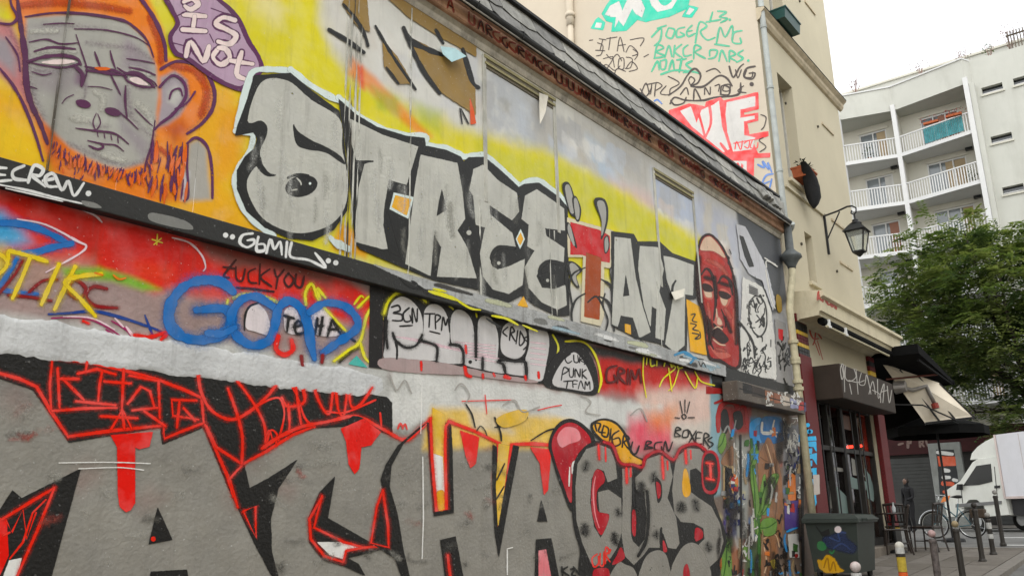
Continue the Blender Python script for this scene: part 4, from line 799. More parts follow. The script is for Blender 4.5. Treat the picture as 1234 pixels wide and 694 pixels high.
A.strokes('face_paint', [(7, [(470, 260), (466, 330), (476, 420), (500, 520)]), (6, [(590, 330), (600, 420), (600, 560)]), (5, [(524, 330), (530, 400)]), (5, [(490, 330), (512, 336)]), (5, [(545, 350), (576, 360)]), (6, [(500, 470), (512, 520), (504, 560)]), (5, [(560, 470), (580, 520)])], 6, hD, Z4, soft=3.0, op=0.55, taper=0.4)
A.strokes('face_paint', [(5, [(500, 270), (540, 290), (566, 320)]), (4, [(500, 420), (508, 470)]), (5, [(560, 440), (580, 470)]), (4, [(530, 578), (560, 586)])], 5, hM, Z4, soft=3.0, op=0.5, taper=0.4)
# pasted bills and white scrawl past the head
bP = pm('bill_paper', (200, 198, 192), KU * 0.92, rough=0.8, dirt=0.4, bump=0.5, bscale=20); bG = pm('bill_grey', (136, 134, 132), KU * 0.92, dirt=0.5)
A.fill('letter_outline', [(272, 90), (292, 96), (346, 238), (318, 240), (296, 190)], uK, Z13, smooth=False)
A.fill('pasted_bill', [(260, 40), (300, 50), (400, 240), (440, 400), (430, 440), (380, 300), (320, 270), (280, 200)], pm('bill_lilac', (186, 186, 190), KU), Z13, smooth=False, rough=1.0)
A.fill('letter_outline', [(274, 92), (292, 98), (342, 236), (320, 238), (298, 186)], uK, Z13, smooth=False)
A.fill('pasted_bill', [(290, 286), (380, 330), (420, 440), (440, 600), (450, 760), (290, 740), (280, 560)], bP, Z13, smooth=False, rough=1.2)
A.fill('pasted_bill', [(440, 480), (486, 500), (510, 640), (522, 800), (448, 780), (446, 620)], bG, Z13, smooth=False, rough=1.2)
rr = random.Random(2); sq = []
def scrib(x0, x1, y0, y1, n, L=30):
    o = []
    for i in range(n):
        x_, y_ = rr.uniform(x0, x1), rr.uniform(y0, y1); l = [(x_, y_)]
        for j in range(rr.randint(3, 6)): x_ += rr.uniform(-L, L) * 0.5; y_ += rr.uniform(-L, L); l.append((min(max(x_, x0), x1), min(max(y_, y0), y1)))
        o.append((rr.uniform(0.5, 1.5), l))
    return o
A.strokes('bill_print', scrib(310, 390, 370, 520, 16) + scrib(310, 420, 560, 700, 14) + scrib(300, 440, 640, 760, 14), 1, uK, Z13); A.strokes('bill_print', scrib(285, 320, 560, 740, 8) + scrib(450, 510, 520, 780, 16), 1, uK, Z13)
A.strokes('bill_print', [(1.4, [(320, 400), (350, 372), (385, 392), (400, 450), (398, 520), (370, 560), (335, 530), (318, 460), (320, 400)]), (2.4, [(270, 490), (310, 540), (340, 600), (345, 660)])], 1.4, uK, Z13)
A.fill('bill_print', [(318, 318), (358, 340), (362, 372), (322, 356)], bG, Z13, smooth=False); A.strokes('bill_print', [(0.9, [(320, 330 + 9 * i), (358, 345 + 9 * i)]) for i in range(4)], 1, uK, Z13)
A.fill('bill_print', [(455, 525), (476, 530), (474, 580), (458, 570)], uR, Z13, smooth=False); A.fill('bill_print', [(446, 370), (466, 380), (470, 440), (452, 440)], pm('bill_ochre', (150, 122, 50), KU), Z13)
A.strokes('bill_print', [(1.6, [(392, 196), (450, 236)]), (1.4, [(396, 250), (420, 380), (440, 430)]), (1.2, [(400, 240), (400, 210), (440, 225)])], 1.4, bP, Z13)
A.strokes('head_spatter', [(0.9, [(560, 250), (575, 262), (570, 280), (588, 300)]), (0.8, [(575, 232), (582, 250)]), (1.4, [(592, 350), (600, 372)])], 1, uK, Z4)

# ---- the black ledge: white words and scuffs
Lg = Paint(gb, onwall(-LEDGE), start=0.001)
lW = pm('ledge_white', (206, 206, 204), KM, chips=0.0, dirt=0.5); lG = pm('ledge_grey', (116, 116, 112), KM); sK_ = pm('ledge_soot', (60, 58, 56), KM); lPale = pm('ledge_pale', (158, 159, 158), KM, dirt=0.9, bump=0.4, chips=0.0, var=0.3)
Lg.strokes('tag_lettering', [[(-8, 6), (22, 8)], [(-8, 30), (18, 32)], [(-6, 54), (40, 50)], [(84, 0), (46, 18), (50, 44), (92, 50)], [(98, 58), (118, 0), (150, 12), (138, 34), (112, 34), (158, 72)], [(150, 52), (192, 42), (180, 26), (158, 42), (166, 70), (200, 72)], [(192, 34), (216, 84), (238, 54), (258, 104), (292, 60)]], 3.8, lW, Z5, label='white words E CREW on the black ledge')
Lg.dots('tag_lettering', [(308, 96)], 3.4, lW, Z5)
Lg.strokes('scuff', [(2.6, [(-10, 64), (100, 86), (200, 112), (290, 132)]), (1.6, [(20, 78), (110, 98), (220, 124)])], 2.6, lW, Z5, taper=0.5)
Lg.fill('scuff', [(530, 164), (640, 190), (672, 220), (610, 214), (525, 190)], lG, Z5); Lg.fill('scuff', [(285, 122), (330, 130), (352, 146), (300, 140)], lG, Z5)
Lg.dots('tag_lettering', [(92, 10), (116, 16), (450, 99), (476, 106)], 3.2, lW, Z6)
Lg.strokes('tag_lettering', [[(186, 4), (152, 10), (142, 36), (166, 52), (190, 40), (190, 26), (168, 28)], [(206, 16), (200, 62), (228, 62), (226, 42), (204, 42)], [(234, 72), (248, 26), (262, 58), (282, 32), (288, 78)], [(306, 34), (302, 86)], [(322, 36), (318, 84), (380, 96), (440, 122), (404, 72)]], 3.2, lW, Z6, label='white word GBMIL on the black ledge')
def wpx(x_, y_, z_):
    c = RM.T @ (np.array([x_, y_, z_]) - CAMP); return (CX + FPX * c[0] / c[2], CY + FPX * c[1] / c[2])
Lg.fill('scuff', [wpx(x_, -LEDGE, 3.596) for x_ in (4.5, 5.2, 6.0, 7.0, 8.0, 9.0, 10.0, 11.3)] + [wpx(x_, -LEDGE, z_) for x_, z_ in ((11.3, 3.45), (10.4, 3.442), (9.2, 3.455), (8.0, 3.445), (7.2, 3.46), (6.5, 3.45), (5.9, 3.475), (5.3, 3.49), (4.9, 3.545))], lPale, smooth=False, rough=0.8, soft=1.2)
rr = random.Random(15)
for i in range(26):
    x_ = rr.uniform(5.0, 11.1); w_ = rr.uniform(0.1, 0.5); z_ = rr.uniform(3.45, 3.57)
    Lg.fill('scuff', [wpx(x_, -LEDGE, z_), wpx(x_ + w_, -LEDGE, z_ + 0.01), wpx(x_ + w_ * 0.9, -LEDGE, min(3.595, z_ + rr.uniform(0.02, 0.06))), wpx(x_ + w_ * 0.1, -LEDGE, min(3.594, z_ + rr.uniform(0.015, 0.05)))], rr.choice([lW, lW, lG, sK_, pm('ledge_tint', (176, 178, 150), KM), pm('ledge_blue', (150, 172, 182), KM)]), rough=0.6, soft=1.4, op=rr.uniform(0.35, 0.8))
yG = pm('acid_yellow', (206, 200, 44), KM, chips=0.2)
Lg.strokes('paint_dab', [(4, [(800, 205), (850, 218), (900, 236)]), (3, [(815, 196), (860, 206)]), (2.5, [(880, 222), (940, 262), (980, 270)]), (3.2, [(1020, 290), (1070, 300), (1110, 322)]), (2, [(1125, 322), (1180, 345)])], 3, yG, Z6, taper=0.6)
Lg.strokes('paint_dab', [(3, [(700, 160), (740, 190), (780, 196)]), (2, [(760, 182), (800, 214)]), (3, [(740, 170), (760, 180)]), (2.4, [(1000, 300), (1050, 330)])], 3, uK, Z6, taper=0.6)
Lg.strokes('paint_dab', [(2.4, [(385, 600), (420, 590), (450, 610), (440, 628)]), (2, [(420, 596), (460, 612)])], 2, pm('dab_blue', (60, 130, 170), KM), Z4); Lg.strokes('tag_lettering', [(0.8, [(468, 622), (476, 640), (484, 626), (494, 644)]), (0.8, [(462, 612), (486, 616)])], 1, uK, Z4)

# ---- the strip under the ledge
B = Paint(gb, onwall(0.0), start=0.003, mist=True)
sB = pm('blue_paint', (40, 104, 172), KM, chips=0.1); sY = pm('yellow_paint', (232, 188, 52), KM, chips=0.1); sDR = pm('dark_red', (128, 24, 26), KM); sK = pm('strip_black', (30, 28, 28), KM); sWh = pm('strip_white', (206, 196, 198), KM); sGr = pm('strip_silver', (190, 187, 186), KM, var=0.12, dirt=0.25)
sPk = pm('strip_pink', (222, 190, 196), KM); sT = pm('teal_paint', (70, 170, 160), KM); sMv = pm('mauve_paint', (160, 140, 138), KM); sBr = pm('bright_red', (216, 40, 32), KM); sMg = pm('magenta_paint', (150, 30, 90), KM)
B.strokes('painted_arrow', [(7.5, [(-20, 200), (60, 200), (140, 220), (236, 268)]), (7.5, [(250, 270), (180, 284), (110, 304), (50, 300)]), (6, [(-20, 420), (0, 420), (30, 370), (60, 320)]), (5, [(0, 430), (60, 440), (130, 446)])], 7, sB, Z5)
B.strokes('painted_arrow', [(2.4, [(60, 185), (160, 205), (270, 262), (300, 280), (270, 310), (160, 370)]), (2, [(600, 250), (660, 268), (702, 310), (716, 350), (708, 366)]), (2.4, [(280, 150), (330, 172), (355, 196)])], 2.4, sPk, Z5, taper=0.5)
B.strokes('dark_red_tag', [(3.6, [(250, 395), (240, 440), (276, 462), (300, 430), (275, 402), (250, 395)]), (3.6, [(372, 428), (325, 420), (300, 450), (330, 486), (408, 494)]), (3, [(30, 450), (100, 456), (180, 470)]), (3, [(-10, 452), (50, 380), (80, 330)]), (3, [(100, 440), (150, 400), (200, 395)])], 3.4, sDR, Z5)
B.strokes('streak', [(3.6, [(170, 516), (240, 512), (330, 506), (430, 530), (520, 560), (570, 580)]), (2.6, [(505, 520), (520, 560), (535, 596)])], 3, pm('navy_streak', (34, 62, 130), KM), Z5, taper=0.4)
B.strokes('streak', [(2.2, [(180, 530), (290, 528), (370, 560), (430, 600)]), (2.2, [(390, 540), (440, 570), (460, 600)]), (3, [(370, 570), (410, 600)])], 2.4, sMg, Z5, taper=0.4)
B.strokes('streak', [(1.8, [(220, 524), (320, 530), (400, 570)]), (3, [(440, 560), (470, 600)]), (2.5, [(400, 530), (430, 560)])], 2, sPk, Z5, taper=0.4); B.strokes('streak', [(4.4, [(470, 590), (520, 596), (580, 580), (560, 606)]), (3, [(290, 540), (310, 548)])], 4, sBr, Z5)
B.strokes('tag_lettering', [[(-14, 300), (14, 318), (30, 342)], [(30, 300), (22, 350), (-10, 380)], [(34, 296), (98, 312), (164, 332)], [(104, 322), (76, 390), (44, 460)], [(206, 342), (176, 410), (144, 482)], [(262, 350), (226, 424), (190, 500)], [(352, 376), (280, 384), (226, 404), (276, 458), (332, 522)]], 4.8, sY, Z5, label='yellow word Y TIK sprayed on red')
B.strokes('paint_dab', [(2, [(330, 372), (358, 380)]), (2.4, [(395, 380), (415, 394), (438, 390)])], 2.4, pm('dab_orange', (238, 120, 30), KM), Z5); B.strokes('painted_star', [(1.4, [(530, 256), (566, 268)]), (1.4, [(548, 238), (546, 275)]), (1.4, [(536, 274), (562, 252)])], 1.4, sY, Z5)
B.strokes('tag_lettering', [[(128, 96), (86, 150), (104, 158)], [(84, 120), (124, 126)], [(128, 120), (130, 160), (150, 168), (160, 128)], [(196, 126), (172, 140), (176, 172), (200, 176)], [(212, 110), (210, 180)], [(246, 128), (214, 156), (252, 188)], [(262, 130), (272, 156), (296, 130)], [(274, 156), (268, 196)], [(312, 142), (296, 166), (312, 190), (330, 166), (312, 142)], [(338, 146), (336, 182), (356, 190), (366, 152)], [(130, 192), (180, 196), (260, 206)]], 2.2, pm('soot_tag', (62, 22, 20), KM), Z6, label='sooty black hand-lettered tag on red')
# yellow wings and white shapes behind the blue word
B.fill('white_shape', [(176, 262), (200, 248), (232, 276), (246, 320), (242, 356), (200, 346), (165, 334), (164, 300)], sWh, Z6); B.fill('white_shape', [(300, 270), (330, 262), (350, 300), (356, 350), (306, 348), (296, 310)], sWh, Z6); B.fill('white_shape', [(395, 262), (430, 258), (470, 300), (490, 356), (400, 350)], sWh, Z6)
B.strokes('letter_outline', [(2.2, [(158, 340), (160, 290), (176, 258), (205, 246)]), (2.2, [(460, 290), (500, 345), (545, 380)]), (3, [(490, 450), (520, 420), (555, 400)])], 2.2, sK, Z6)
B.strokes('yellow_line', [(3.4, [(120, 228), (160, 214), (220, 222), (280, 246)]), (3.2, [(372, 252), (370, 210), (392, 180), (412, 226), (420, 232), (412, 196), (440, 228)]), (2.6, [(432, 256), (470, 300), (512, 344)]), (2.4, [(540, 250), (562, 222), (572, 226)]), (2.6, [(552, 262), (590, 224)]), (3, [(470, 448), (520, 410), (560, 380), (580, 300), (596, 268)]), (3, [(560, 380), (575, 430), (590, 450)]), (2.6, [(100, 236), (95, 270), (110, 290)]), (3, [(640, 300), (645, 250), (680, 216), (720, 208)])], 3, pm('strip_yellow', (222, 206, 40), KM), Z6)
B.fill('teal_shape', [(520, 458), (548, 430), (586, 470)], sT, Z6, smooth=False)
B.strokes('tag_lettering', [[(296, 290), (330, 300)], [(312, 296), (306, 345)], [(330, 330), (356, 322), (345, 308), (332, 325), (340, 352), (366, 348)], [(412, 300), (404, 352)], [(430, 296), (420, 356)], [(410, 326), (430, 326)], [(462, 306), (448, 360)], [(466, 310), (496, 358)], [(452, 338), (484, 336)]], 2.6, sK, Z6, label='black tag TEMA between blue letters')
B.strokes('painted_letter', [[(812, 438), (770, 404), (700, 398), (636, 424), (594, 484), (592, 550), (640, 596), (716, 604), (790, 572), (806, 520), (770, 496), (684, 502)]], 11.5, sB, Z5, label='big blue sprayed letter G')
B.strokes('painted_letter', [[(262, 262), (200, 224), (146, 236), (112, 288), (124, 350), (180, 392), (240, 378), (262, 330), (276, 268), (310, 238), (352, 262), (378, 320), (388, 384), (402, 440)]], 10.0, sB, Z6, label='big blue sprayed letters O and M joined')
B.strokes('painted_letter', [[(384, 278), (440, 246), (510, 258), (552, 306), (540, 344), (490, 378), (430, 420)], [(30, 350), (80, 352), (126, 330)]], 8.8, sB, Z6, label='big blue sprayed letter Z')
B.strokes('red_ring', [(5, [(276, 362), (268, 404), (296, 426), (326, 408), (322, 376)])], 5, sBr, Z6); B.strokes('drip', [(4, [(356, 430), (360, 462)]), (4, [(430, 428), (428, 452)])], 4, sDR, Z6)
B.fill('black_post', [(596, 176), (642, 198), (636, 474), (592, 468)], sK, Z6, smooth=False)
# silver bubble letters on black
B.fill('letter_outline', [(463, 347), (560, 374), (680, 406), (712, 418), (704, 440), (690, 462), (650, 462), (600, 450), (540, 438), (462, 430)], sK, smooth=False)
ZQ = zt(440, 330, 4.625)
for q, lab in (([(112, 400), (125, 250), (145, 170), (195, 130), (250, 145), (300, 200), (320, 270), (318, 350), (310, 374), (370, 388), (398, 410), (395, 480), (180, 474), (108, 466)], 'silver bubble letter R on black'), ([(328, 300), (332, 210), (365, 172), (420, 182), (458, 240), (470, 320), (473, 392), (520, 398), (545, 430), (548, 494), (402, 486), (404, 410), (372, 384), (324, 368)], 'silver bubble letter T on black'),
               ([(482, 380), (478, 260), (502, 206), (545, 206), (588, 250), (606, 330), (608, 470), (628, 470), (628, 320), (638, 250), (680, 236), (722, 280), (742, 370), (738, 484), (768, 506), (778, 552), (660, 532), (552, 500), (550, 430), (524, 394)], 'silver bubble letter M on black'), ([(762, 330), (778, 288), (822, 266), (878, 290), (902, 350), (892, 428), (850, 470), (792, 460), (758, 420)], None), ([(752, 492), (800, 486), (888, 492), (900, 562), (786, 550), (776, 510)], None), ([(914, 312), (960, 292), (1012, 322), (1024, 400), (1004, 520), (984, 592), (904, 582), (906, 500), (894, 474), (914, 400)], 'silver bubble letter Y on black')):
    B.fill('painted_letter', q, sGr, ZQ, rough=0.25, label=lab)
B.fill('mauve_patch', [(102, 470), (390, 490), (560, 522), (700, 552), (900, 584), (962, 602), (900, 604), (700, 580), (560, 562), (300, 552), (98, 526)], sMv, ZQ, rough=0.8)
B.strokes('pink_streak', [(1.4, [(170 + 40 * i, 350 + 9 * i), (300 + 60 * i, 366 + 14 * i)]) for i in range(9)] + [(1.4, [(500 + 10 * i, 380 + 16 * i), (730, 400 + 18 * i)]) for i in range(6)] + [(1.2, [(920, 380 + 30 * i), (1010, 390 + 30 * i)]) for i in range(5)], 1.4, sPk, ZQ, taper=0.7, soft=2, op=0.7)
B.strokes('letter_outline', [(2.6, [(154, 330), (172, 372), (228, 410), (286, 396), (318, 340)]), (2.4, [(168, 366), (178, 420), (177, 472)]), (2.6, [(314, 374), (370, 388), (402, 414), (398, 486)]), (2.6, [(120, 260), (118, 340), (125, 414)]), (2.8, [(472, 394), (520, 398), (546, 434), (549, 496)]), (3.0, [(617, 300), (618, 462)]), (2.8, [(655, 468), (655, 528)]), (2.8, [(738, 490), (770, 506), (782, 552)]), (3, [(756, 474), (830, 486), (890, 492), (900, 580)]), (2.4, [(904, 300), (908, 380), (892, 460)])], 2.4, sK, ZQ)
B.dots('letter_outline', [(586, 490)], 2.2, sK, ZQ)
B.strokes('red_drip', [(4, [(556, 520), (566, 560), (590, 572)]), (3, [(656, 560), (658, 580)]), (3, [(560, 400), (564, 440)]), (3, [(716, 556), (722, 568)]), (5, [(780, 572), (806, 580)]), (2.6, [(312, 490), (314, 536)]), (2.6, [(966, 548), (968, 580)]), (3, [(892, 570), (896, 590)])], 3, sBr, ZQ, soft=2, op=0.75)
B.strokes('yellow_line', [(2.6, [(106, 220), (128, 156), (170, 112), (226, 100), (300, 122), (340, 156)]), (2.4, [(470, 178), (490, 196)]), (2.4, [(616, 196), (622, 240)]), (2.6, [(786, 236), (850, 222), (890, 256), (918, 280), (934, 254), (976, 238), (1030, 262), (1062, 306)]), (2.2, [(1046, 340), (1076, 400), (1070, 460)])], 2.4, yG, ZQ)
B.strokes('tag_lettering', [[(472, 370), (480, 368), (482, 374), (474, 377), (484, 379), (484, 386), (473, 386)], [(493, 371), (486, 378), (488, 387), (495, 386), (494, 380)], [(497, 389), (497, 371), (502, 388), (503, 372)], [(482, 393), (497, 392)]], 1.8, sK, label='black tag BGN on silver letter')
B.strokes('tag_lettering', [[(512, 378), (524, 378)], [(518, 378), (517, 394)], [(525, 396), (525, 380), (531, 382), (526, 388)], [(532, 398), (534, 382), (537, 392), (540, 384), (542, 400)], [(518, 399), (530, 402)]], 1.6, sK, label='black tag TPM on silver letter')
B.strokes('tag_lettering', [[(612, 394), (606, 400), (611, 405)], [(614, 410), (616, 394), (620, 399), (616, 402), (621, 411)], [(624, 398), (622, 414)], [(627, 399), (626, 416), (632, 410), (627, 399)], [(637, 405), (632, 408), (637, 414), (631, 421)]], 1.5, sK)
B.fill('letter_outline', [(60, 40), (110, -10), (150, -8), (186, 30), (204, 90), (196, 140), (120, 130), (40, 110)], sK, Z9); B.fill('painted_letter', [(92, 46), (130, 12), (160, 40), (184, 90), (184, 128), (120, 122), (66, 106)], sGr, Z9)
B.strokes('yellow_line', [(2.2, [(105, -22), (160, -20), (196, 20), (214, 90), (206, 132)]), (1.2, [(345, 10), (342, 80), (352, 150)]), (1.6, [(430, 50), (440, 60), (405, 90), (392, 116)]), (1.4, [(452, 60), (436, 110), (420, 128)]), (1.4, [(500, 70), (520, 100), (560, 112)]), (1.4, [(420, 60), (430, 130)]), (1.0, [(355, 18), (352, 50)]), (1.4, [(470, 70), (500, 120), (508, 90)])], 2, pm('strip_yellow', (222, 206, 40), KM), Z9)
B.strokes('tag_lettering', [[(120, 16), (104, 30), (112, 44), (124, 38)], [(130, 20), (132, 40), (144, 40), (142, 20)], [(148, 42), (150, 22), (160, 30), (150, 34), (164, 44)], [(168, 26), (160, 34), (172, 40), (162, 48)], [(92, 96), (100, 58), (114, 66), (98, 78)], [(116, 60), (118, 84), (128, 84), (130, 60)], [(134, 86), (136, 62), (148, 86), (150, 62)], [(156, 62), (156, 90)], [(168, 64), (156, 76), (170, 92)], [(100, 100), (124, 98)], [(112, 98), (108, 120)], [(128, 118), (128, 98), (142, 98)], [(130, 108), (140, 108)], [(144, 122), (152, 98), (160, 122)], [(164, 124), (166, 100), (172, 112), (178, 100), (180, 124)]], 1.3, sK, Z9, label='black words GURS PUNK TEAM in a bubble')
B.strokes('tag_lettering', [[(262, 52), (234, 62), (232, 100), (258, 98), (254, 80)], [(264, 104), (268, 60), (286, 70), (268, 82), (288, 106)], [(296, 62), (294, 108)], [(302, 108), (306, 66), (318, 92), (330, 62), (336, 104)]], 2.4, pm('blood_tag', (86, 20, 18), KM), Z9)
B.strokes('tag_lettering', [(1.6, [(364, 26), (366, 52), (378, 50)]), (1.6, [(384, 30), (384, 52)]), (1.6, [(392, 34), (408, 34)]), (1.6, [(412, 30), (406, 54)]), (1.6, [(422, 32), (430, 56), (440, 40)]), (1.6, [(450, 36), (448, 58), (462, 58)])], 1.6, yG, Z9)
B.strokes('tag_lettering', [[(455, 160), (462, 196)], [(470, 156), (470, 194)], [(484, 162), (476, 196)], [(440, 210), (455, 212)], [(480, 210), (500, 210)], [(460, 204), (468, 200), (474, 208), (466, 214), (460, 204)]], 1.2, sK, Z9)
B.strokes('tag_lettering', [[(200, 250), (196, 228), (212, 230), (206, 252), (226, 256)], [(222, 234), (216, 262), (232, 268), (236, 244), (222, 234)], [(244, 244), (240, 280)], [(268, 250), (248, 266), (252, 296), (272, 290), (268, 272), (252, 276)], [(278, 300), (284, 264), (300, 274), (284, 286), (302, 310)], [(310, 284), (304, 314), (320, 320), (330, 296)]], 1.8, sK, Z9, label='black tag 2016 on orange patch')
B.strokes('tag_lettering', [[(348, 302), (354, 282), (368, 286), (352, 296), (372, 302), (346, 306)], [(400, 284), (380, 288), (378, 306), (398, 310), (398, 298)], [(404, 312), (410, 282), (420, 312), (432, 284)]], 1.6, sK, Z9)
B.strokes('tag_lettering', [[(438, 264), (444, 240), (458, 246), (440, 252), (456, 266), (436, 268)], [(466, 250), (462, 268), (478, 268), (480, 248), (466, 250)], [(484, 250), (500, 284)], [(504, 250), (482, 286)], [(522, 256), (506, 256), (504, 288), (522, 290)], [(506, 272), (518, 272)], [(526, 294), (530, 258), (544, 266), (530, 276), (546, 300)], [(552, 270), (540, 280), (556, 290), (542, 304)]], 1.5, sK, Z9, label='black tag BOXERS on white')

# ---- the lower mural: huge grey letters, black shadow, red lines
D = Paint(gb, onwall(0.0), start=0.003, mist=True)
dK = pm('lower_black', (27, 26, 25), KL, rough=0.55, chips=0.35, bump=0.35, var=0.2, dirt=0.1); dR = pm('lower_red', (222, 44, 32), KL, rough=0.45, chips=0.1, dirt=0.1); dRd = pm('lower_red_drip', (206, 28, 22), KL, rough=0.4, chips=0.05, dirt=0.1)
dW = pm('lower_white', (206, 204, 200), KL); dY = pm('lower_ochre', (206, 168, 70), KL, var=0.3); dG = pm('lower_grey', (124, 121, 114), KL, rough=0.5, bump=0.35, chips=0.4, dirt=0.2); dC = pm('lower_crimson', (160, 30, 40), KL, var=0.3); dO = pm('lower_orange', (224, 150, 40), KL); dP = pm('lower_pink', (214, 120, 126), KL)
D.fill('letter_shadow', [(-60, 2), (150, 16), (380, 56), (620, 90), (930, 116), (1120, 138), (1180, 148), (1196, 165), (1197, 264), (1150, 250), (1050, 237), (960, 242), (890, 267), (811, 318), (745, 352), (762, 425), (820, 395), (908, 338), (850, 425), (826, 520), (830, 620), (856, 720), (844, 720), (780, 600), (700, 430), (620, 240), (495, 292), (490, 240), (210, 286), (150, 195), (100, 125), (-60, 70)], dK, Z7, smooth=False, rough=0.6)
D.fill('letter_shadow', [(-40, 490), (0, 490), (38, 432), (66, 456), (246, 366), (150, 720), (-40, 720)], dK, Z7, smooth=False)
D.fill('painted_patch', [(28, 646), (66, 638), (46, 720), (0, 720)], dW, Z7, smooth=False); D.fill('painted_patch', [(-30, 510), (20, 520), (26, 630), (0, 690), (-30, 690)], dRd, Z7, smooth=False)
D.strokes('red_line', [(3, [(6, 520), (166, 424)]), (3, [(166, 424), (120, 540), (52, 694)]), (2.4, [(20, 526), (36, 560), (70, 490), (82, 580), (110, 500)]), (2.4, [(30, 640), (70, 590), (100, 500), (140, 460)]), (2.4, [(10, 570), (30, 560)])], 3, dR, Z7, smooth=False)
D.fill('letter_shadow', [(481, 484), (526, 582), (454, 596)], dK, Z7, smooth=False); D.fill('letter_shadow', [(460, 680), (570, 674), (580, 720), (455, 720)], dK, Z7, smooth=False); D.dots('red_line', [(468, 580)], 3, dR, Z7)
D.strokes('red_line', [(3.6, [(-20, 70), (60, 92), (112, 116), (155, 190), (208, 268), (340, 250), (500, 234)]), (3.2, [(500, 236), (502, 274), (560, 250), (622, 226)]), (3.2, [(622, 226), (616, 150), (560, 124), (480, 94), (380, 66), (270, 40), (160, 28), (152, 110), (156, 190)]), (3.2, [(626, 232), (664, 320), (700, 400), (726, 484)]), (2.6, [(744, 350), (696, 402), (712, 450)]), (3, [(630, 236), (660, 300), (740, 352), (811, 314), (895, 262), (960, 236)])], 3.2, dR, Z7, smooth=False, label='red outlines over the black shadow')
D.strokes('red_line', [(2.6, [(743, 496), (780, 480), (782, 576), (743, 496)])], 2.6, dR, Z7, smooth=False)
D.strokes('tag_lettering', [[(176, 60), (182, 180)], [(190, 90), (256, 156)], [(178, 92), (240, 92)], [(238, 76), (296, 62), (352, 78)], [(266, 40), (262, 70)], [(312, 70), (304, 110), (300, 160)], [(232, 160), (352, 172)], [(378, 58), (372, 184)], [(318, 100), (400, 106)], [(390, 168), (430, 116), (458, 130), (472, 180)], [(396, 82), (484, 98), (488, 212)], [(308, 206), (420, 212)], [(340, 244), (374, 186), (402, 244)], [(372, 186), (380, 244)], [(440, 190), (504, 236)], [(600, 158), (524, 156), (528, 204), (606, 216)], [(548, 160), (540, 240)], [(596, 220), (560, 180)], [(160, 190), (260, 182), (356, 180)], [(404, 188), (480, 180)]], 2.9, dR, Z7, smooth=False, label='angular red tag inside the black shadow')
D.strokes('tag_lettering', [(3.4, [(604, 62), (614, 132), (648, 190), (708, 216), (764, 190), (820, 140), (872, 78), (912, 96), (930, 160), (880, 176), (860, 150)]), (2.6, [(718, 90), (770, 160), (806, 230), (812, 300)]), (3, [(696, 122), (724, 200), (740, 270), (738, 350)]), (2.4, [(790, 170), (850, 150), (868, 200), (850, 280)]), (2.4, [(812, 300), (826, 250), (846, 262), (842, 290)]), (2.6, [(880, 170), (884, 230), (880, 260)]), (2.4, [(870, 82), (905, 140), (930, 210), (960, 240)])], 3, dR, Z7, label='looping red tag over black')
D.strokes('tag_lettering', [(2.6, [(150, 76), (152, 130), (176, 184), (196, 196), (206, 128), (214, 122), (222, 186), (240, 200), (252, 116), (262, 176), (290, 170), (326, 118)]), (2.6, [(90, 100), (100, 170), (110, 240)]), (2.2, [(186, 190), (244, 194), (336, 156)]), (2.4, [(350, 196), (354, 240)]), (2.2, [(0, 270), (12, 250), (22, 280)])], 2.6, dR, Z8)
D.strokes('red_line', [(3.6, [(-10, 304), (40, 270), (110, 238), (190, 222), (262, 206), (300, 214), (360, 246), (426, 278), (470, 246), (506, 212)]), (1.8, [(404, 244), (412, 228), (420, 244)]), (1.8, [(418, 244), (426, 230), (432, 246)])], 3.4, dR, Z8)
D.fill('letter_shadow', [(250, 225), (268, 206), (300, 214), (290, 234), (264, 246)], dK, Z8)
D.fill('paint_drip', [(338, 264), (466, 254), (456, 298), (426, 306), (412, 300), (412, 470), (398, 492), (385, 498), (366, 482), (360, 440), (358, 300)], dRd, Z7, smooth=False, label='thick red drip on the grey letter A')
D.fill('paint_drip', [(230, 244), (300, 214), (352, 254), (322, 294), (292, 300), (286, 366), (272, 382), (254, 352), (246, 282)], dRd, Z8, smooth=False)
# C
D.fill('letter_shadow', [(212, 390), (165, 438), (130, 520), (134, 590), (176, 644), (245, 664), (304, 692), (284, 656), (250, 638), (378, 606), (322, 592), (190, 516)], dK, Z8, smooth=False)
D.fill('painted_patch', [(158, 590), (250, 590), (302, 604), (246, 620), (240, 642), (196, 628)], dW, Z8, smooth=False); D.fill('painted_patch', [(330, 586), (366, 578), (374, 600), (330, 600)], dW, Z8, smooth=False)
D.strokes('red_line', [(2.8, [(172, 450), (148, 545), (240, 590), (300, 606)]), (2.8, [(172, 452), (134, 520), (138, 580), (180, 632), (236, 650)]), (2.6, [(238, 648), (246, 616), (300, 606), (376, 600)])], 2.8, dR, Z8, smooth=False)
D.fill('letter_shadow', [(492, 226), (420, 290), (384, 356), (378, 420), (402, 500), (422, 620), (446, 720), (424, 720), (396, 640), (320, 590), (344, 468), (358, 428), (352, 400), (366, 356), (404, 296), (470, 240)], dK, Z8, smooth=False)
D.strokes('red_line', [(2.6, [(358, 432), (374, 540), (376, 606), (322, 592), (340, 480), (358, 432)])], 2.6, dR, Z8, smooth=False)
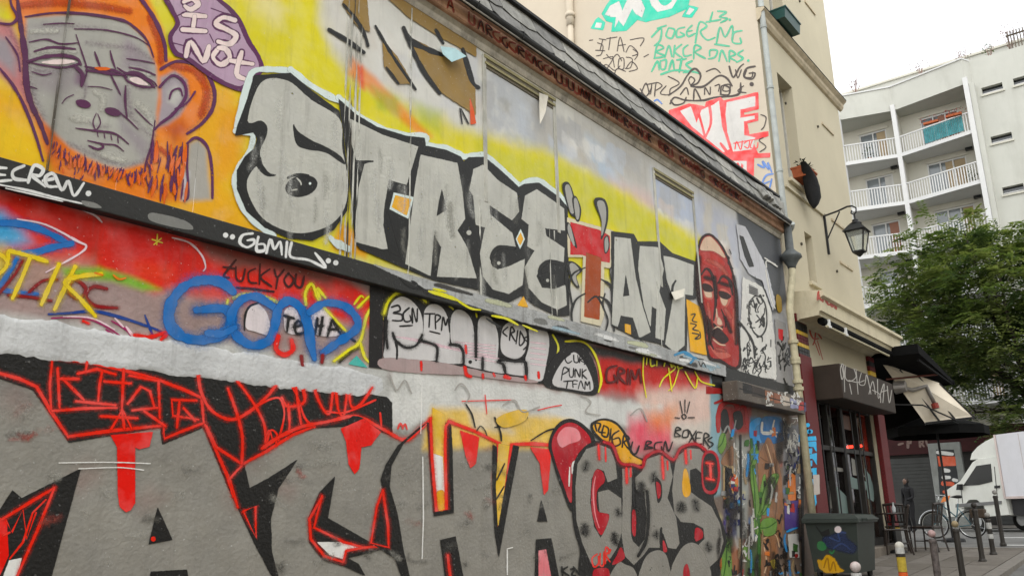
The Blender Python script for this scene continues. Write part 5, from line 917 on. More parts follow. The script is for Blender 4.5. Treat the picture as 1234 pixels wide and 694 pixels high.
# H and A
D.fill('letter_shadow', [(493, 224), (500, 330), (514, 510), (574, 500), (570, 300), (566, 232), (546, 224), (546, 240), (512, 232)], dK, Z8, smooth=False); D.fill('painted_patch', [(510, 180), (546, 200), (552, 300), (550, 486), (522, 490), (508, 300)], dY, Z8, smooth=False); D.fill('painted_patch', [(512, 320), (540, 330), (546, 440), (522, 440)], dW, Z8, smooth=False); D.fill('painted_patch', [(522, 440), (546, 436), (550, 486), (524, 490)], dO, Z8)
D.strokes('red_line', [(3, [(504, 212), (508, 330), (522, 496), (552, 490), (548, 300), (550, 236), (562, 222)]), (3.4, [(560, 222), (640, 252), (712, 288), (700, 400), (706, 552), (732, 400), (752, 292), (820, 290), (872, 294)])], 3, dR, Z8, smooth=False)
D.fill('letter_shadow', [(694, 292), (706, 300), (708, 545), (740, 380), (756, 294), (774, 298), (740, 480), (712, 634), (700, 560), (692, 420)], dK, Z8, smooth=False); D.fill('painted_patch', [(712, 290), (744, 296), (728, 430), (710, 540), (704, 420)], dY, Z8, smooth=False)
D.strokes('letter_outline', [(1.6, [(706, 400), (730, 350)]), (1.6, [(704, 460), (728, 420)])], 1.6, dK, Z8)
D.fill('letter_shadow', [(534, 584), (580, 572), (608, 720), (552, 720)], dK, Z8, smooth=False); D.strokes('red_line', [(3, [(556, 630), (564, 694)])], 3, dR, Z8)
for q in ([(594, 250), (652, 270), (642, 350), (626, 364), (612, 330)], [(808, 300), (872, 308), (862, 430), (850, 446), (838, 350)]): D.fill('paint_drip', q, dRd, Z8, smooth=False)
D.fill('letter_shadow', [(842, 462), (860, 526), (830, 526)], dK, Z8, smooth=False); D.fill('letter_shadow', [(826, 582), (872, 578), (900, 720), (822, 720)], dK, Z8, smooth=False); D.fill('painted_patch', [(834, 616), (856, 612), (876, 720), (834, 720)], dP, Z8, smooth=False)
rr = random.Random(62); gl = pm('grey_light', (150, 148, 140), KL, chips=0.3); gd_ = pm('grey_dull', (88, 86, 80), KL, chips=0.3); rm = pm('red_mist', (150, 70, 60), KL, chips=0.2)
for (x0, x1, y0, y1) in ((60, 240, 540, 690), (10, 60, 470, 540), (330, 440, 530, 600), (340, 460, 640, 690), (475, 515, 560, 690), (545, 600, 590, 690), (560, 600, 540, 600), (620, 690, 560, 690)):
    for i in range(9):
        x_, y_ = rr.uniform(x0, x1), rr.uniform(y0, y1); D.strokes('spray_pass', [(rr.uniform(5, 12), [(x_, y_), (x_ + rr.uniform(-14, 14), y_ + rr.uniform(-6, 10)), (x_ + rr.uniform(-24, 24), y_ + rr.uniform(-8, 14))])], 6, rr.choice([gl, gl, gl, gd_, gd_, rm]), soft=4, op=rr.uniform(0.10, 0.26), taper=0.5)
D.strokes('scrape', [(1.2, [(738, 610), (738, 690)]), (1.0, [(738, 610), (754, 606)]), (1.2, [(480, 330), (482, 520), (478, 640)]), (0.8, [(478, 100), (474, 260)])], 1.2, dW, Z8, smooth=False); D.strokes('scrape', [(0.9, [(180, 348), (330, 346), (460, 350)]), (0.9, [(240, 366), (360, 362), (440, 370)])], 1, dW, Z7)
# yellow hand-like scrawl, orange patch, red lobe
D.strokes('letter_outline', [(1.6, [(612, 170), (630, 200), (640, 240)]), (2, [(700, 210), (716, 250), (720, 280)]), (1.4, [(700, 240), (760, 230), (800, 210)]), (1.4, [(810, 280), (860, 250), (905, 240)]), (1.2, [(645, 250), (656, 236), (668, 246), (676, 264)])], 1.6, dK, Z8); D.fill('painted_patch', [(705, 215), (760, 190), (800, 190), (790, 220), (730, 240)], dY, Z8)
D.strokes('red_line', [(1, [(670, 140), (676, 200)]), (1, [(830, 188), (870, 178), (905, 172)]), (1, [(600, 160), (760, 156)])], 1, dR, Z8)
D.fill('painted_patch', [(182, 232), (214, 214), (256, 222), (290, 260), (312, 320), (346, 340), (336, 360), (262, 352), (240, 300), (200, 270)], dK, Z9); D.fill('painted_patch', [(190, 236), (214, 220), (252, 228), (282, 262), (304, 320), (338, 342), (330, 352), (268, 344), (244, 296), (206, 264)], dO, Z9)
D.fill('letter_shadow', [(54, 290), (76, 236), (116, 214), (160, 232), (196, 282), (150, 340), (138, 400), (126, 496), (92, 420), (66, 340)], dK, Z9); D.fill('painted_lobe', [(64, 288), (82, 246), (116, 226), (152, 240), (182, 284), (144, 336), (130, 400), (122, 470), (98, 410), (74, 340)], dC, Z9)
D.fill('painted_lobe', [(80, 270), (104, 240), (140, 246), (150, 276), (116, 290), (92, 300)], dP, Z9); D.strokes('highlight', [(2.2, [(140, 340), (128, 350), (126, 380)]), (1.6, [(118, 360), (116, 420)])], 2, dW, Z9, taper=0.5)
# GURS
D.fill('letter_shadow', [(120, 190), (170, 95), (240, 66), (300, 92), (334, 168), (400, 180), (440, 194), (456, 146), (520, 118), (584, 160), (620, 104), (690, 84), (752, 130), (790, 200), (786, 300), (770, 330), (800, 420), (830, 520), (800, 620), (740, 720), (200, 720), (150, 560), (118, 430)], dK, Z12, rough=0.4)
D.fill('painted_letter', [(140, 172), (180, 104), (240, 84), (290, 104), (314, 164), (322, 238), (280, 256), (262, 204), (230, 192), (202, 240), (196, 350), (214, 464), (246, 516), (272, 470), (288, 404), (242, 396), (234, 304), (282, 292), (340, 332), (346, 480), (322, 560), (292, 608), (240, 646), (204, 636), (162, 540), (134, 430), (130, 280)], dG, Z12, smooth=False, label='grey letter G with red inside')
D.fill('painted_patch', [(226, 200), (254, 210), (264, 252), (228, 300), (232, 390), (284, 410), (266, 474), (246, 500), (222, 456), (204, 370), (208, 250)], dC, Z12); D.strokes('highlight', [(1.6, [(222, 230), (212, 300), (220, 400), (240, 470)])], 1.6, dP, Z12, taper=0.6)
D.fill('painted_letter', [(348, 196), (392, 190), (390, 330), (392, 470), (404, 540), (424, 560), (452, 520), (462, 420), (450, 300), (412, 290), (404, 240), (440, 206), (462, 150), (520, 130), (566, 160), (580, 230), (556, 330), (596, 420), (612, 540), (596, 566), (560, 560), (540, 500), (520, 470), (520, 560), (470, 560), (440, 600), (400, 640), (360, 600), (344, 500), (350, 340)], dG, Z12, smooth=False, label='grey letters U and R joined')
for q in ([(392, 360), (412, 372), (412, 520), (398, 530), (388, 480)], [(500, 236), (526, 260), (530, 320), (514, 352), (504, 300)], [(534, 510), (560, 580), (536, 586)]): D.fill('letter_shadow', q, dK, Z12); c_ = np.mean(np.array(q), 0); D.fill('painted_patch', [tuple(c_ + (np.array(p) - c_) * 0.66) for p in q], dC, Z12)
D.strokes('letter_outline', [(3, [(462, 300), (468, 420), (456, 530), (420, 600)]), (2.6, [(400, 230), (400, 330), (404, 370)]), (2.4, [(528, 470), (524, 540)])], 3, dK, Z12)
D.fill('painted_letter', [(586, 220), (600, 140), (650, 100), (706, 104), (750, 150), (772, 220), (770, 290), (734, 306), (722, 220), (690, 190), (660, 200), (660, 300), (700, 330), (760, 370), (800, 450), (816, 530), (796, 610), (740, 660), (700, 640), (690, 560), (730, 520), (724, 470), (680, 446), (620, 440), (590, 400), (580, 300)], dG, Z12, smooth=False, label='grey letter S at the end of the word')
D.fill('painted_patch', [(632, 206), (646, 200), (660, 260), (662, 310), (640, 326), (626, 290)], dO, Z12); D.fill('painted_patch', [(690, 470), (716, 480), (720, 510), (690, 530), (684, 500)], dC, Z12)
rr = random.Random(8)
for i in range(15):
    x_, y_ = rr.choice([(180, 180), (160, 400), (170, 480), (330, 400), (320, 520), (430, 280), (440, 470), (490, 230), (550, 450), (500, 500), (690, 370), (750, 560), (620, 380), (270, 580), (420, 400)]); D.fill('spray_spot', ell(x_ + rr.uniform(-8, 8), y_ + rr.uniform(-8, 8), rr.uniform(8, 13), rr.uniform(14, 24), rr.uniform(-20, 20)), pm('spot_dark', (56, 55, 53), KL), Z12, rough=0.8, soft=6, op=0.4)
D.strokes('red_drip', [(2.6, [(236, 86), (240, 150)]), (2.4, [(268, 96), (270, 160)]), (3, [(366, 192), (368, 260)]), (2.4, [(386, 192), (386, 230)]), (2.6, [(532, 140), (538, 240)]), (2.2, [(556, 160), (558, 200)]), (2.6, [(640, 110), (644, 170)]), (2.2, [(664, 110), (666, 150)])], 2.6, dRd, Z12)
D.strokes('red_line', [(3.0, [(262, 70), (304, 90), (338, 166), (400, 176), (440, 186), (456, 142), (520, 112), (584, 152), (620, 98), (690, 80), (752, 124)])], 2.4, dC, Z12)
D.strokes('tag_lettering', [[(230, 590), (206, 612), (216, 650), (236, 634), (236, 600)], [(244, 588), (244, 640), (260, 640), (262, 580)], [(268, 634), (270, 560), (286, 576), (272, 596), (290, 626)], [(292, 570), (284, 590)]], 1.8, dR, Z12, label='small red tag OURS')
D.fill('painted_letter', [(440, 640), (470, 590), (520, 574), (556, 610), (560, 720), (430, 720)], dG, Z12); D.fill('painted_letter', [(590, 620), (630, 556), (680, 540), (730, 590), (750, 720), (570, 720), (576, 660)], dG, Z12); D.fill('painted_letter', [(290, 690), (330, 630), (360, 640), (400, 660), (410, 720), (290, 720)], dG, Z12)
D.fill('painted_patch', [(632, 660), (650, 640), (662, 720), (636, 720)], dC, Z12); D.fill('painted_patch', [(340, 560), (356, 610), (300, 640), (320, 600)], dC, Z12); D.fill('painted_patch', [(216, 664), (280, 660), (280, 720), (220, 720)], dC, Z12)
D.strokes('tag_lettering', [[(66, 650), (70, 694)], [(92, 650), (70, 668), (98, 690)], [(106, 660), (124, 660), (112, 686), (130, 690)], [(120, 650), (150, 690)]], 2, dK, Z12)
D.strokes('tag_lettering', [(1.3, [(470, 452), (478, 470), (488, 458), (496, 474)]), (1.2, [(548, 470), (556, 462), (566, 476), (560, 486)]), (1.4, [(606, 488), (620, 482), (630, 496), (650, 490)]), (1.0, [(700, 476), (712, 484), (706, 496), (724, 500)]), (1.1, [(760, 500), (772, 492), (780, 508)])], 1.2, pm('faint_tag', (150, 146, 140), KL, chips=0))
# the E beyond the S, red ringed
D.fill('letter_shadow', [(100, 150), (130, 110), (170, 130), (184, 210), (172, 290), (136, 312), (104, 280)], dC, Z15); D.fill('letter_shadow', [(108, 158), (132, 124), (162, 140), (172, 210), (164, 276), (138, 296), (112, 270)], dK, Z15); D.strokes('letter_detail', [(2.6, [(122, 168), (150, 172)]), (2.6, [(138, 170), (142, 240)]), (2.6, [(122, 240), (156, 246)])], 2.6, dR, Z15)

# ---- the far end: leaves, bills, blue letters, boxes
rK = pm('end_black', (34, 32, 32), KR); rGn = pm('leaf_green', (102, 138, 62), KR, var=0.3); rGd = pm('leaf_dark', (52, 96, 36), KR, var=0.3); rBl = pm('end_blue', (58, 140, 200), KR); rBrn = pm('kraft_brown', (142, 100, 70), KR, var=0.45, dirt=0.9); rWh = pm('end_white', (196, 194, 188), KR); rPu = pm('end_purple', (76, 58, 122), KR); rRd = pm('end_red', (160, 36, 34), KR); rOr = pm('end_orange', (200, 112, 50), KR)
E2 = Paint(gb, onwall(0.0), start=0.003)
E2.fill('black_patch', [(140, 140), (270, 180), (285, 320), (200, 300), (150, 260)], rK, Z14, smooth=False, rough=1); E2.fill('red_flash', [(120, 252), (216, 268), (206, 284), (120, 286)], rRd, Z14, smooth=False)
E2.strokes('white_scrawl', [(2, [(206, 236), (220, 228), (236, 262), (248, 318)]), (1.4, [(214, 250), (232, 270)]), (1.6, [(210, 240), (226, 262)])], 2, rWh, Z14)
E2.strokes('painted_letter', [(5, [(176, 460), (180, 360), (220, 326), (262, 340), (268, 420)]), (4, [(268, 360), (300, 350), (310, 440)]), (3, [(160, 330), (230, 308), (300, 330)])], 5, rRd, Z14); E2.fill('letter_outline', [(192, 370), (214, 362), (226, 420), (212, 470), (190, 440)], rK, Z14); E2.fill('letter_outline', [(246, 380), (280, 370), (290, 430), (262, 450)], rK, Z14)
E2.strokes('white_scrawl', [(2, [(200, 470), (220, 436), (232, 470)]), (1.6, [(240, 500), (258, 410)])], 2, pm('end_grey', (140, 138, 136), KR), Z14)
E2.fill('painted_letter', [(326, 420), (366, 396), (378, 420), (350, 440), (352, 480), (380, 470), (378, 510), (334, 512), (322, 470)], rBl, Z14); E2.fill('painted_letter', [(380, 400), (470, 410), (480, 500), (380, 510)], pm('end_blue_deep', (44, 104, 160), KR), Z14)
E2.strokes('painted_letter', [(2.4, [(380, 420), (382, 470), (430, 468)]), (2.0, [(436, 410), (430, 450), (446, 486)]), (1.6, [(376, 464), (450, 466)])], 2, rWh, Z14)
E2.fill('paper_shape', [(398, 64), (412, 54), (428, 80), (462, 200), (474, 320), (470, 440), (440, 560), (430, 700), (372, 740), (376, 500), (366, 300), (364, 150)], rBrn, Z15, rough=1.5, label='torn brown kraft paper figure'); E2.strokes('paper_crease', [(1, [(390, 90), (420, 200), (410, 330)]), (1, [(430, 120), (450, 280), (440, 430)]), (0.8, [(380, 480), (420, 560), (400, 680)]), (0.8, [(370, 140), (400, 160), (440, 170)])], 1, pm('crease', (110, 76, 52), KR), Z15); E2.strokes('paper_crease', [(0.9, [(400, 80), (440, 220)]), (0.9, [(384, 520), (440, 500), (460, 560)]), (1.2, [(390, 560), (400, 640), (380, 700)])], 1, pm('crease_light', (196, 164, 130), KR), Z15)
E2.fill('paper_shape', [(190, 160), (236, 90), (246, 120), (240, 180), (206, 178)], rBrn, Z15); E2.fill('wooden_frame', [(200, 180), (246, 182), (246, 334), (200, 332)], pm('frame_tan', (166, 140, 100), KR), Z15, smooth=False); E2.fill('picture', [(208, 192), (238, 194), (238, 318), (208, 316)], rK, Z15, smooth=False); E2.fill('painted_fruit', ell(248, 258, 20, 38), rOr, Z15); E2.fill('painted_fruit', ell(244, 242, 9, 14), rRd, Z15); E2.fill('painted_fruit', ell(256, 280, 8, 12), rGn, Z15)
def leaf(pts): E2.fill('painted_leaf', pts, rGn, Z15, soft=1.2, op=0.85); c_ = np.mean(np.array(pts), 0); E2.strokes('leaf_vein', [(0.9, [pts[0], tuple(c_), pts[len(pts) // 2]])], 0.9, rGd, Z15)
E2.strokes('painted_stem', [(3.6, [(330, 60), (342, 180), (350, 300), (362, 420), (366, 560), (364, 720)]), (2.4, [(300, 560), (330, 600), (340, 720)])], 3, rGd, Z15)
for q in ([(350, 420), (340, 330), (322, 200), (334, 180), (352, 260), (366, 360)], [(362, 400), (372, 290), (390, 220), (396, 260), (388, 340), (376, 400)], [(378, 400), (384, 320), (420, 230), (456, 226), (430, 300), (406, 360)], [(372, 470), (384, 432), (424, 424), (446, 440), (440, 490), (410, 506), (384, 498)], [(366, 420), (400, 350), (420, 350), (400, 396), (384, 420)], [(176, 96), (186, 40), (206, 34), (212, 80), (190, 124)], [(330, 170), (320, 120), (356, 80), (362, 120), (350, 170)], [(352, 500), (340, 440), (350, 430), (362, 480)], [(300, 600), (296, 560), (322, 560), (330, 620)], [(196, 720), (190, 540), (212, 524), (232, 560), (236, 720)]): leaf(q)
E2.strokes('white_scrawl', scrib(250, 320, 60, 240, 14, 26) + scrib(255, 320, 280, 500, 12, 26), 1.3, rWh, Z15); E2.strokes('blue_scrawl', scrib(210, 310, 260, 470, 14, 30) + scrib(480, 550, 20, 240, 10, 26), 1.4, pm('ink_blue', (40, 48, 100), KR), Z15); E2.strokes('white_scrawl', scrib(490, 556, 20, 330, 18, 26), 1.2, rWh, Z15); E2.strokes('black_scrawl', scrib(200, 560, 300, 720, 26, 30), 1.0, rK, Z15); E2.strokes('white_scrawl', scrib(480, 550, 400, 520, 10, 26), 1.2, rWh, Z14)
E2.fill('purple_panel', [(484, 348), (546, 342), (552, 470), (486, 478)], rPu, Z15, smooth=False); E2.strokes('blue_scrawl', [(2.4, [(496, 486), (520, 476), (544, 468)])], 2.4, rBl, Z15); E2.fill('white_panel', [(500, 500), (548, 496), (552, 606), (508, 606)], rWh, Z15, smooth=False); E2.dots('red_dot', [(538, 598)], 2.4, rRd, Z15); E2.fill('orange_strip', [(500, 220), (532, 216), (536, 338), (502, 344)], rOr, Z15, smooth=False)
E2.strokes('blue_scrawl', [(2.4, [(460, 680), (550, 676)])], 2, rBl, Z15); E2.fill('orange_strip', [(160, 580), (182, 570), (190, 650), (160, 700)], rOr, Z15); E2.fill('yellow_flower', [(420, 626), (436, 616), (448, 640), (434, 660)], pm('end_yellow', (220, 196, 50), KR), Z15); E2.fill('white_panel', [(262, 690), (280, 676), (300, 694), (300, 720), (262, 720)], rWh, Z15, smooth=False)
rr = random.Random(77)
for i in range(70):
    x_, y_ = rr.uniform(180, 556), rr.uniform(0, 700); w_, h_ = rr.uniform(8, 22), rr.uniform(10, 46)
    E2.fill('torn_bill', [(x_, y_), (x_ + w_, y_ + rr.uniform(-3, 5)), (x_ + w_ + rr.uniform(-4, 4), y_ + h_), (x_ + rr.uniform(-4, 4), y_ + h_ + rr.uniform(-4, 4))], rr.choice([rWh, rK, rK, bG, rBrn, rPu, rOr, rRd, rGd, rBl, pm('end_tan', (150, 128, 96), KR), pm('end_teal', (70, 110, 116), KR)]), Z15, smooth=False, rough=0.9, op=rr.uniform(0.45, 0.85))
for i in range(9):
    y_ = rr.uniform(0, 640); c_ = rr.choice([rWh, rK, rBl, rK]); x0_ = rr.choice([190, 250, 300, 440, 486]); E2.strokes('scrawl', scrib(x0_, x0_ + 60, y_, y_ + 90, 5, 24), 1.1, c_, Z15)
leaf2 = [[(350, 420), (340, 330), (322, 200), (334, 180), (352, 260), (366, 360)], [(378, 400), (384, 320), (420, 230), (456, 226), (430, 300), (406, 360)], [(372, 470), (384, 432), (424, 424), (446, 440), (440, 490), (410, 506), (384, 498)]]
for q in leaf2: leaf(q)
E2.strokes('letter_outline', [(2, [(280, 40), (284, 720)]), (3, [(560, 0), (566, 300), (570, 700)])], 2, rK, Z15)
rr = random.Random(41); grim = pm('old_grime', (44, 38, 34), KR, chips=0)
for i in range(26):
    x_, y_ = rr.uniform(170, 556), rr.uniform(-40, 640); E2.strokes('grime_streak', [(rr.uniform(3, 8), [(x_, y_), (x_ + rr.uniform(-6, 6), y_ + 40), (x_ + rr.uniform(-8, 8), y_ + rr.uniform(70, 160))])], 5, grim, Z15, soft=3.5, op=rr.uniform(0.25, 0.5), taper=0.5)
for i in range(16):
    x_, y_ = rr.uniform(190, 540), rr.uniform(0, 640); E2.strokes('pale_streak', [(rr.uniform(1.5, 4), [(x_, y_), (x_ + rr.uniform(-6, 6), y_ + 30), (x_ + rr.uniform(-8, 8), y_ + rr.uniform(50, 110))])], 3, rr.choice([rWh, pm('end_tan', (150, 128, 96), KR), rBl]), Z15, soft=2.5, op=rr.uniform(0.3, 0.6), taper=0.5)
# shutter box face
F2 = Paint(bx, onwall(-0.27), start=0.001)
for i, (a, b, c) in enumerate(((20, 60, (40, 38, 38)), (64, 120, (58, 50, 46)), (124, 160, (150, 96, 66)), (164, 200, (136, 84, 60)), (206, 236, (176, 164, 150)), (240, 276, (140, 142, 170)), (278, 302, (180, 60, 54)), (304, 312, (70, 60, 90)))):
    sl = 95.0 / 300; y0 = 222 + a * sl; y1 = 222 + b * sl
    F2.fill('bill_strip', [(270 + a, y0 + 8), (270 + b, y1 + 8), (270 + b + 2, y1 + 44), (270 + a + 2, y0 + 54)], pm('bill_strip_%s' % 'abcdefgh'[i], c, KR, var=0.4), Z14, smooth=False, rough=1)
F2.strokes('box_seam', [(1.0, [(276, 262), (420, 306), (582, 344)])], 1.0, rK, Z14); F2.strokes('bill_print', scrib(400, 570, 280, 340, 18, 16), 0.8, rWh, Z14)
# faded red-brown lettering on the cornice
cp = Paint(gb, onwall(-0.115), start=0.001); rr = random.Random(6); o = []
cR = pm('cornice_letters', (104, 44, 32), 0.5, chips=0, dirt=0.3); cB = pm('cornice_letters_dark', (40, 30, 26), 0.7, chips=0)
def cpt(x_, z_): 
    c = RM.T @ (np.array([x_, -0.116, z_]) - CAMP); return (CX + FPX * c[0] / c[2], CY + FPX * c[1] / c[2])
x_ = 5.0
while x_ < 12.4:
    h0, h1 = 6.40 + rr.uniform(0, 0.02), 6.52; w_ = rr.uniform(0.07, 0.11); k = rr.randrange(5)
    ln = {0: [[(0, 0), (0, 1), (1, .8), (0, .5), (1, 0)]], 1: [[(1, 1), (0, .7), (0, .2), (1, 0), (1, .5)]], 2: [[(0, 0), (.5, 1), (1, 0)], [(.2, .4), (.8, .4)]], 3: [[(0, 1), (0, 0), (1, 0), (1, 1)]], 4: [[(0, 0), (0, 1), (1, 0), (1, 1)]]}[k]
    for l in ln: o.append([cpt(x_ + a * w_, h0 + b * (h1 - h0)) for a, b in l])
    x_ += w_ + rr.uniform(0.02, 0.06) + (0.2 if rr.random() < 0.1 else 0)
cp.strokes('tag_lettering', o, 2.0, cR, label='row of red-brown hand-painted letters on the cornice'); cp.strokes('tag_lettering', [[(a + 0.8, b + 1) for a, b in l] for l in o[::2]], 0.9, cB)
# ------------------------------------------------------------------ the taller cream corner house
CB0, CB1 = 14.42, 19.32
cb = thing('corner_building', 'tall cream rendered corner house with cafe front, tags on its blank flank', 'building', (16.8, 0.0, gz(16.8)))
wins = [(15.22, 16.05, 7.74, 10.02), (15.75, 16.18, 5.78, 6.80), (15.25, 16.1, 11.35, 13.6)]
shop = (15.06, 18.85, 0.5, 3.55)
mk = lambda u, z, t: (u, t, z)
MB().holes(CB0, CB1, 0.3, 18.0, wins + [shop], mk, 0.26).build('facade', STONE, cb)
MB().add([(CB0, 0, 0.3), (CB0, 0, 18), (CB0, 11, 18), (CB0, 11, 0.3)], [(0, 1, 2, 3)]).build('flank_wall', FLANK, cb)
MB().add([(CB1, 0, 0.3), (CB1, 11, 0.3), (CB1, 11, 18), (CB1, 0, 18)], [(0, 1, 2, 3)]).add([(CB0, 11, 0.3), (CB0, 11, 18), (CB1, 11, 18), (CB1, 11, 0.3)], [(0, 1, 2, 3)]).build('side_wall', STONE, cb)
MB().prism([(-0.35, 18.0), (11.3, 18.0), (9.0, 20.5), (2.0, 20.5)], 0, CB0 - 0.1, CB1 + 0.2).build('roof', ZINC, cb)
SHUT = M('old_white_joinery', (0.52, 0.50, 0.44), rough=0.7, var=0.12, scale=8, grime=0.3, grimecol=(0.2, 0.18, 0.14))
for i, (x0, x1, z0, z1) in enumerate(wins):
    o = MB().box(x0 + 0.002, x1 - 0.002, 0.255, 0.275, z0 + 0.002, z1 - 0.002).build('window', glass('window_glass', (0.05, 0.055, 0.06)), cb)
    fr = MB()
    for a, b in ((x0 + 0.004, x0 + 0.06), (x1 - 0.06, x1 - 0.004), ((x0 + x1) / 2 - 0.03, (x0 + x1) / 2 + 0.03)): fr.box(a, b, 0.21, 0.254, z0 + 0.004, z1 - 0.004)
    for zz in (z0 + 0.03, z1 - 0.03): fr.box(x0 + 0.062, x1 - 0.062, 0.212, 0.253, zz - 0.025, zz + 0.025)
    fr.build('window_frame', SHUT, o)
    if i != 2: MB().box(x0 - 0.06, x1 + 0.06, -0.07, 0.2, z0 - 0.075, z0 - 0.002, 0.01).build('sill', STONE, o)
    if i == 0:
        MB().box(x0 - 0.3, x1 + 1.0, -0.045, 0.0, z0 - 0.27, z0 - 0.235).build('sill_moulding', STONE, cb)
STR = M('string_course', C(190, 176, 150), rough=0.9, var=0.12, scale=4, bump=0.2, grime=0.5, grimecol=(0.08, 0.07, 0.055))
MB().prism([(0, 10.78), (-0.05, 10.80), (-0.09, 10.86), (-0.10, 10.93), (-0.17, 10.99), (-0.17, 11.02), (0, 11.06)], 0, CB0 - 0.02, CB1 + 0.16).build('string_course', STR, cb)
MB().add([(CB0 - 0.02, -0.185, 11.022), (CB1 + 0.17, -0.185, 11.022), (CB1 + 0.17, 0, 11.075), (CB0 - 0.02, 0, 11.075), (CB0 - 0.02, -0.185, 11.012), (CB1 + 0.17, -0.185, 11.012)], [(0, 1, 2, 3), (0, 4, 5, 1)]).build('lead_flashing', GUTM, cb)
for (a, b) in (((969, 0), (982, 20)), ((989.5, 146), (1004, 165)), ((1001, 262), (1023, 283)), ((1011.5, 314), (1027, 327))):
    x0, z0 = wall(*a); x1, z1 = wall(*b); z0 = (z0 + z1) / 2
    MB().box(x0, x1, -0.03, 0, z0 - 0.03, z0 + 0.02).build('trim_bar', STR, cb)
for p in ((963, 2), (985, 153), (965, 294), (1008, 327), (946, 125)):
    x0, z0 = wall(*p); MB().lathe([(0.03, 0), (0.03, -0.03)], (x0, -0.0, z0), 8, 'y').build('vent_hole', M('hole', (0.08, 0.07, 0.05)), cb)
# zinc downpipe, hopper and old cream pipe at the joint of the two buildings
MB().tube([(14.34, -0.16, 6.4), (14.36, -0.13, 6.7), (14.47, -0.09, 7.3), (14.47, -0.09, 17.9)], 0.055, 10).build('downpipe', ZINC, cb, smooth=True)
for z in (7.6, 9.3, 10.6, 12.2): MB().tube([(14.47, -0.09, z), (14.47, -0.09, z + 0.05)], 0.066, 10).build('pipe_collar', ZINC, cb)
MB().lathe([(0.055, 0.75), (0.07, 0.7), (0.075, 0.25), (0.12, 0.2), (0.19, 0.14), (0.20, 0.10), (0.14, 0.05), (0.08, -0.05), (0.07, -0.1)], (14.34, -0.16, 5.80), 12).build('rain_hopper', M('hopper_iron', (0.10, 0.11, 0.11), rough=0.6, var=0.3, scale=8), cb, smooth=True)
MB().tube([(14.0, -0.16, 0.45), (14.0, -0.16, 4.9), (14.12, -0.16, 5.2), (14.32, -0.16, 5.55), (14.34, -0.16, 5.75)], 0.062, 10).build('old_pipe', PIPEW, cb, smooth=True)
for z in (3.5, 3.62, 3.95, 4.0, 4.3): MB().tube([(14.0, -0.16, z), (14.0, -0.16, z + 0.06)], 0.085, 10).build('pipe_collar', PIPEW, cb)
MB().tube([(14.4, -0.235, 6.55), (14.46, -0.2, 6.50), (14.5, -0.14, 6.45)], 0.05, 8).build('gutter_outlet', ZINC, cb)
# chimney flue on the flank
pf = onp(686, 0, 0, CB0 - 0.08); pg = onp(686, 32, 0, CB0 - 0.08)
MB().tube([(pf[0], pf[1], 14.5), (pf[0], pf[1], pg[2] + 0.3), (pf[0], pf[1], pg[2])], 0.09, 12).tube([(pf[0], pf[1], pg[2] + 0.22), (pf[0], pf[1], pg[2] + 0.32)], 0.115, 12).tube([(pf[0], pf[1], pg[2] - 0.9), (pf[0], pf[1], pg[2])], 0.07, 10).build('flue_pipe', FLANK, cb, smooth=True)
# concrete hood over the cafe
CANO = M('hood_render', C(206, 196, 168, 1.0), rough=0.9, var=0.08, scale=2, bump=0.15, bscale=30, grime=0.35, grimecol=(0.15, 0.12, 0.08))
hd = MB().prism([(0.0, 4.78), (0.0, 5.36), (-0.50, 5.30), (-0.56, 5.26), (-0.56, 5.20), (-0.50, 5.17), (-0.50, 4.93), (-0.46, 4.93), (-0.44, 4.86), (-0.1, 4.84)], 0, 14.62, 19.95).build('hood', CANO, cb)
AWN = M('awning_black', (0.006, 0.006, 0.006), rough=0.9, var=0.3, scale=4, spec=0.1)
MB().tube([(14.85, -0.40, 4.80), (19.9, -0.40, 4.80)], 0.07, 10).build('awning_roll', AWN, cb)
MB().tube([(14.9, -0.47, 4.70), (18.9, -0.47, 4.70)], 0.022, 8).build('awning_bar', PIPEW, cb)
for x in (15.0, 15.95):
    MB().box(x, x + 0.045, -0.50, -0.36, 4.73, 4.84).box(x - 0.02, x + 0.06, -0.51, -0.45, 4.68, 4.72).build('awning_bracket', WHITE, cb)
# shop front
pil = MB().box(14.44, 15.02, -0.10, -0.002, 0.5, 4.2, 0.01).build('red_pilaster', RED, cb)
def tiles(x0, x1, y, z0, z1, seq, parent):
    n = len(seq); h = (z1 - z0) / n
    for i, m in enumerate(seq):
        k = 4
        for j in range(k):
            a = x0 + (x1 - x0) * j / k; b = x0 + (x1 - x0) * (j + 1) / k
            MB().box(a + 0.004, b - 0.004, y, -0.002, z0 + i * h + 0.003, z0 + (i + 1) * h - 0.003, 0.003).build('tile', m, parent)
tiles(14.55, 15.10, -0.06, 4.205, 4.95, [BLK, BLK, YEL, RED, RED, YEL, BLK, BLK, RED, RED], pil)
pil2 = MB().box(18.86, 19.36, -0.10, -0.002, 1.18, 3.5, 0.01).build('red_pilaster', RED, cb)
tiles(18.88, 19.30, -0.06, 3.9, 4.75, [RED, YEL, RED, RED, YEL, RED, BLK, RED], pil2)
MB().box(18.84, 19.38, -0.12, -0.002, 0.5, 1.12, 0.01).build('pilaster_base', DARK, pil2); MB().box(18.85, 19.37, -0.11, -0.002, 1.122, 1.178).build('pilaster_band', YEL, pil2)
sg = MB().box(15.27, 18.75, -0.50, -0.002, 3.46, 4.08, 0.015).build('sign_box', M('brown_fascia', C(58, 47, 38, 1.3), rough=0.7, var=0.2, scale=3, grime=0.3), cb)
def onsign(px, py, o): p = onp(px, py, 1, -0.50 - o); return tuple(p)
SP = Paint(sg, onsign, start=0.001); ZS = zt(920, 340, 3.856)
scr = pm('sign_scrawl', (150, 146, 140), 0.7, chips=0, dirt=0)
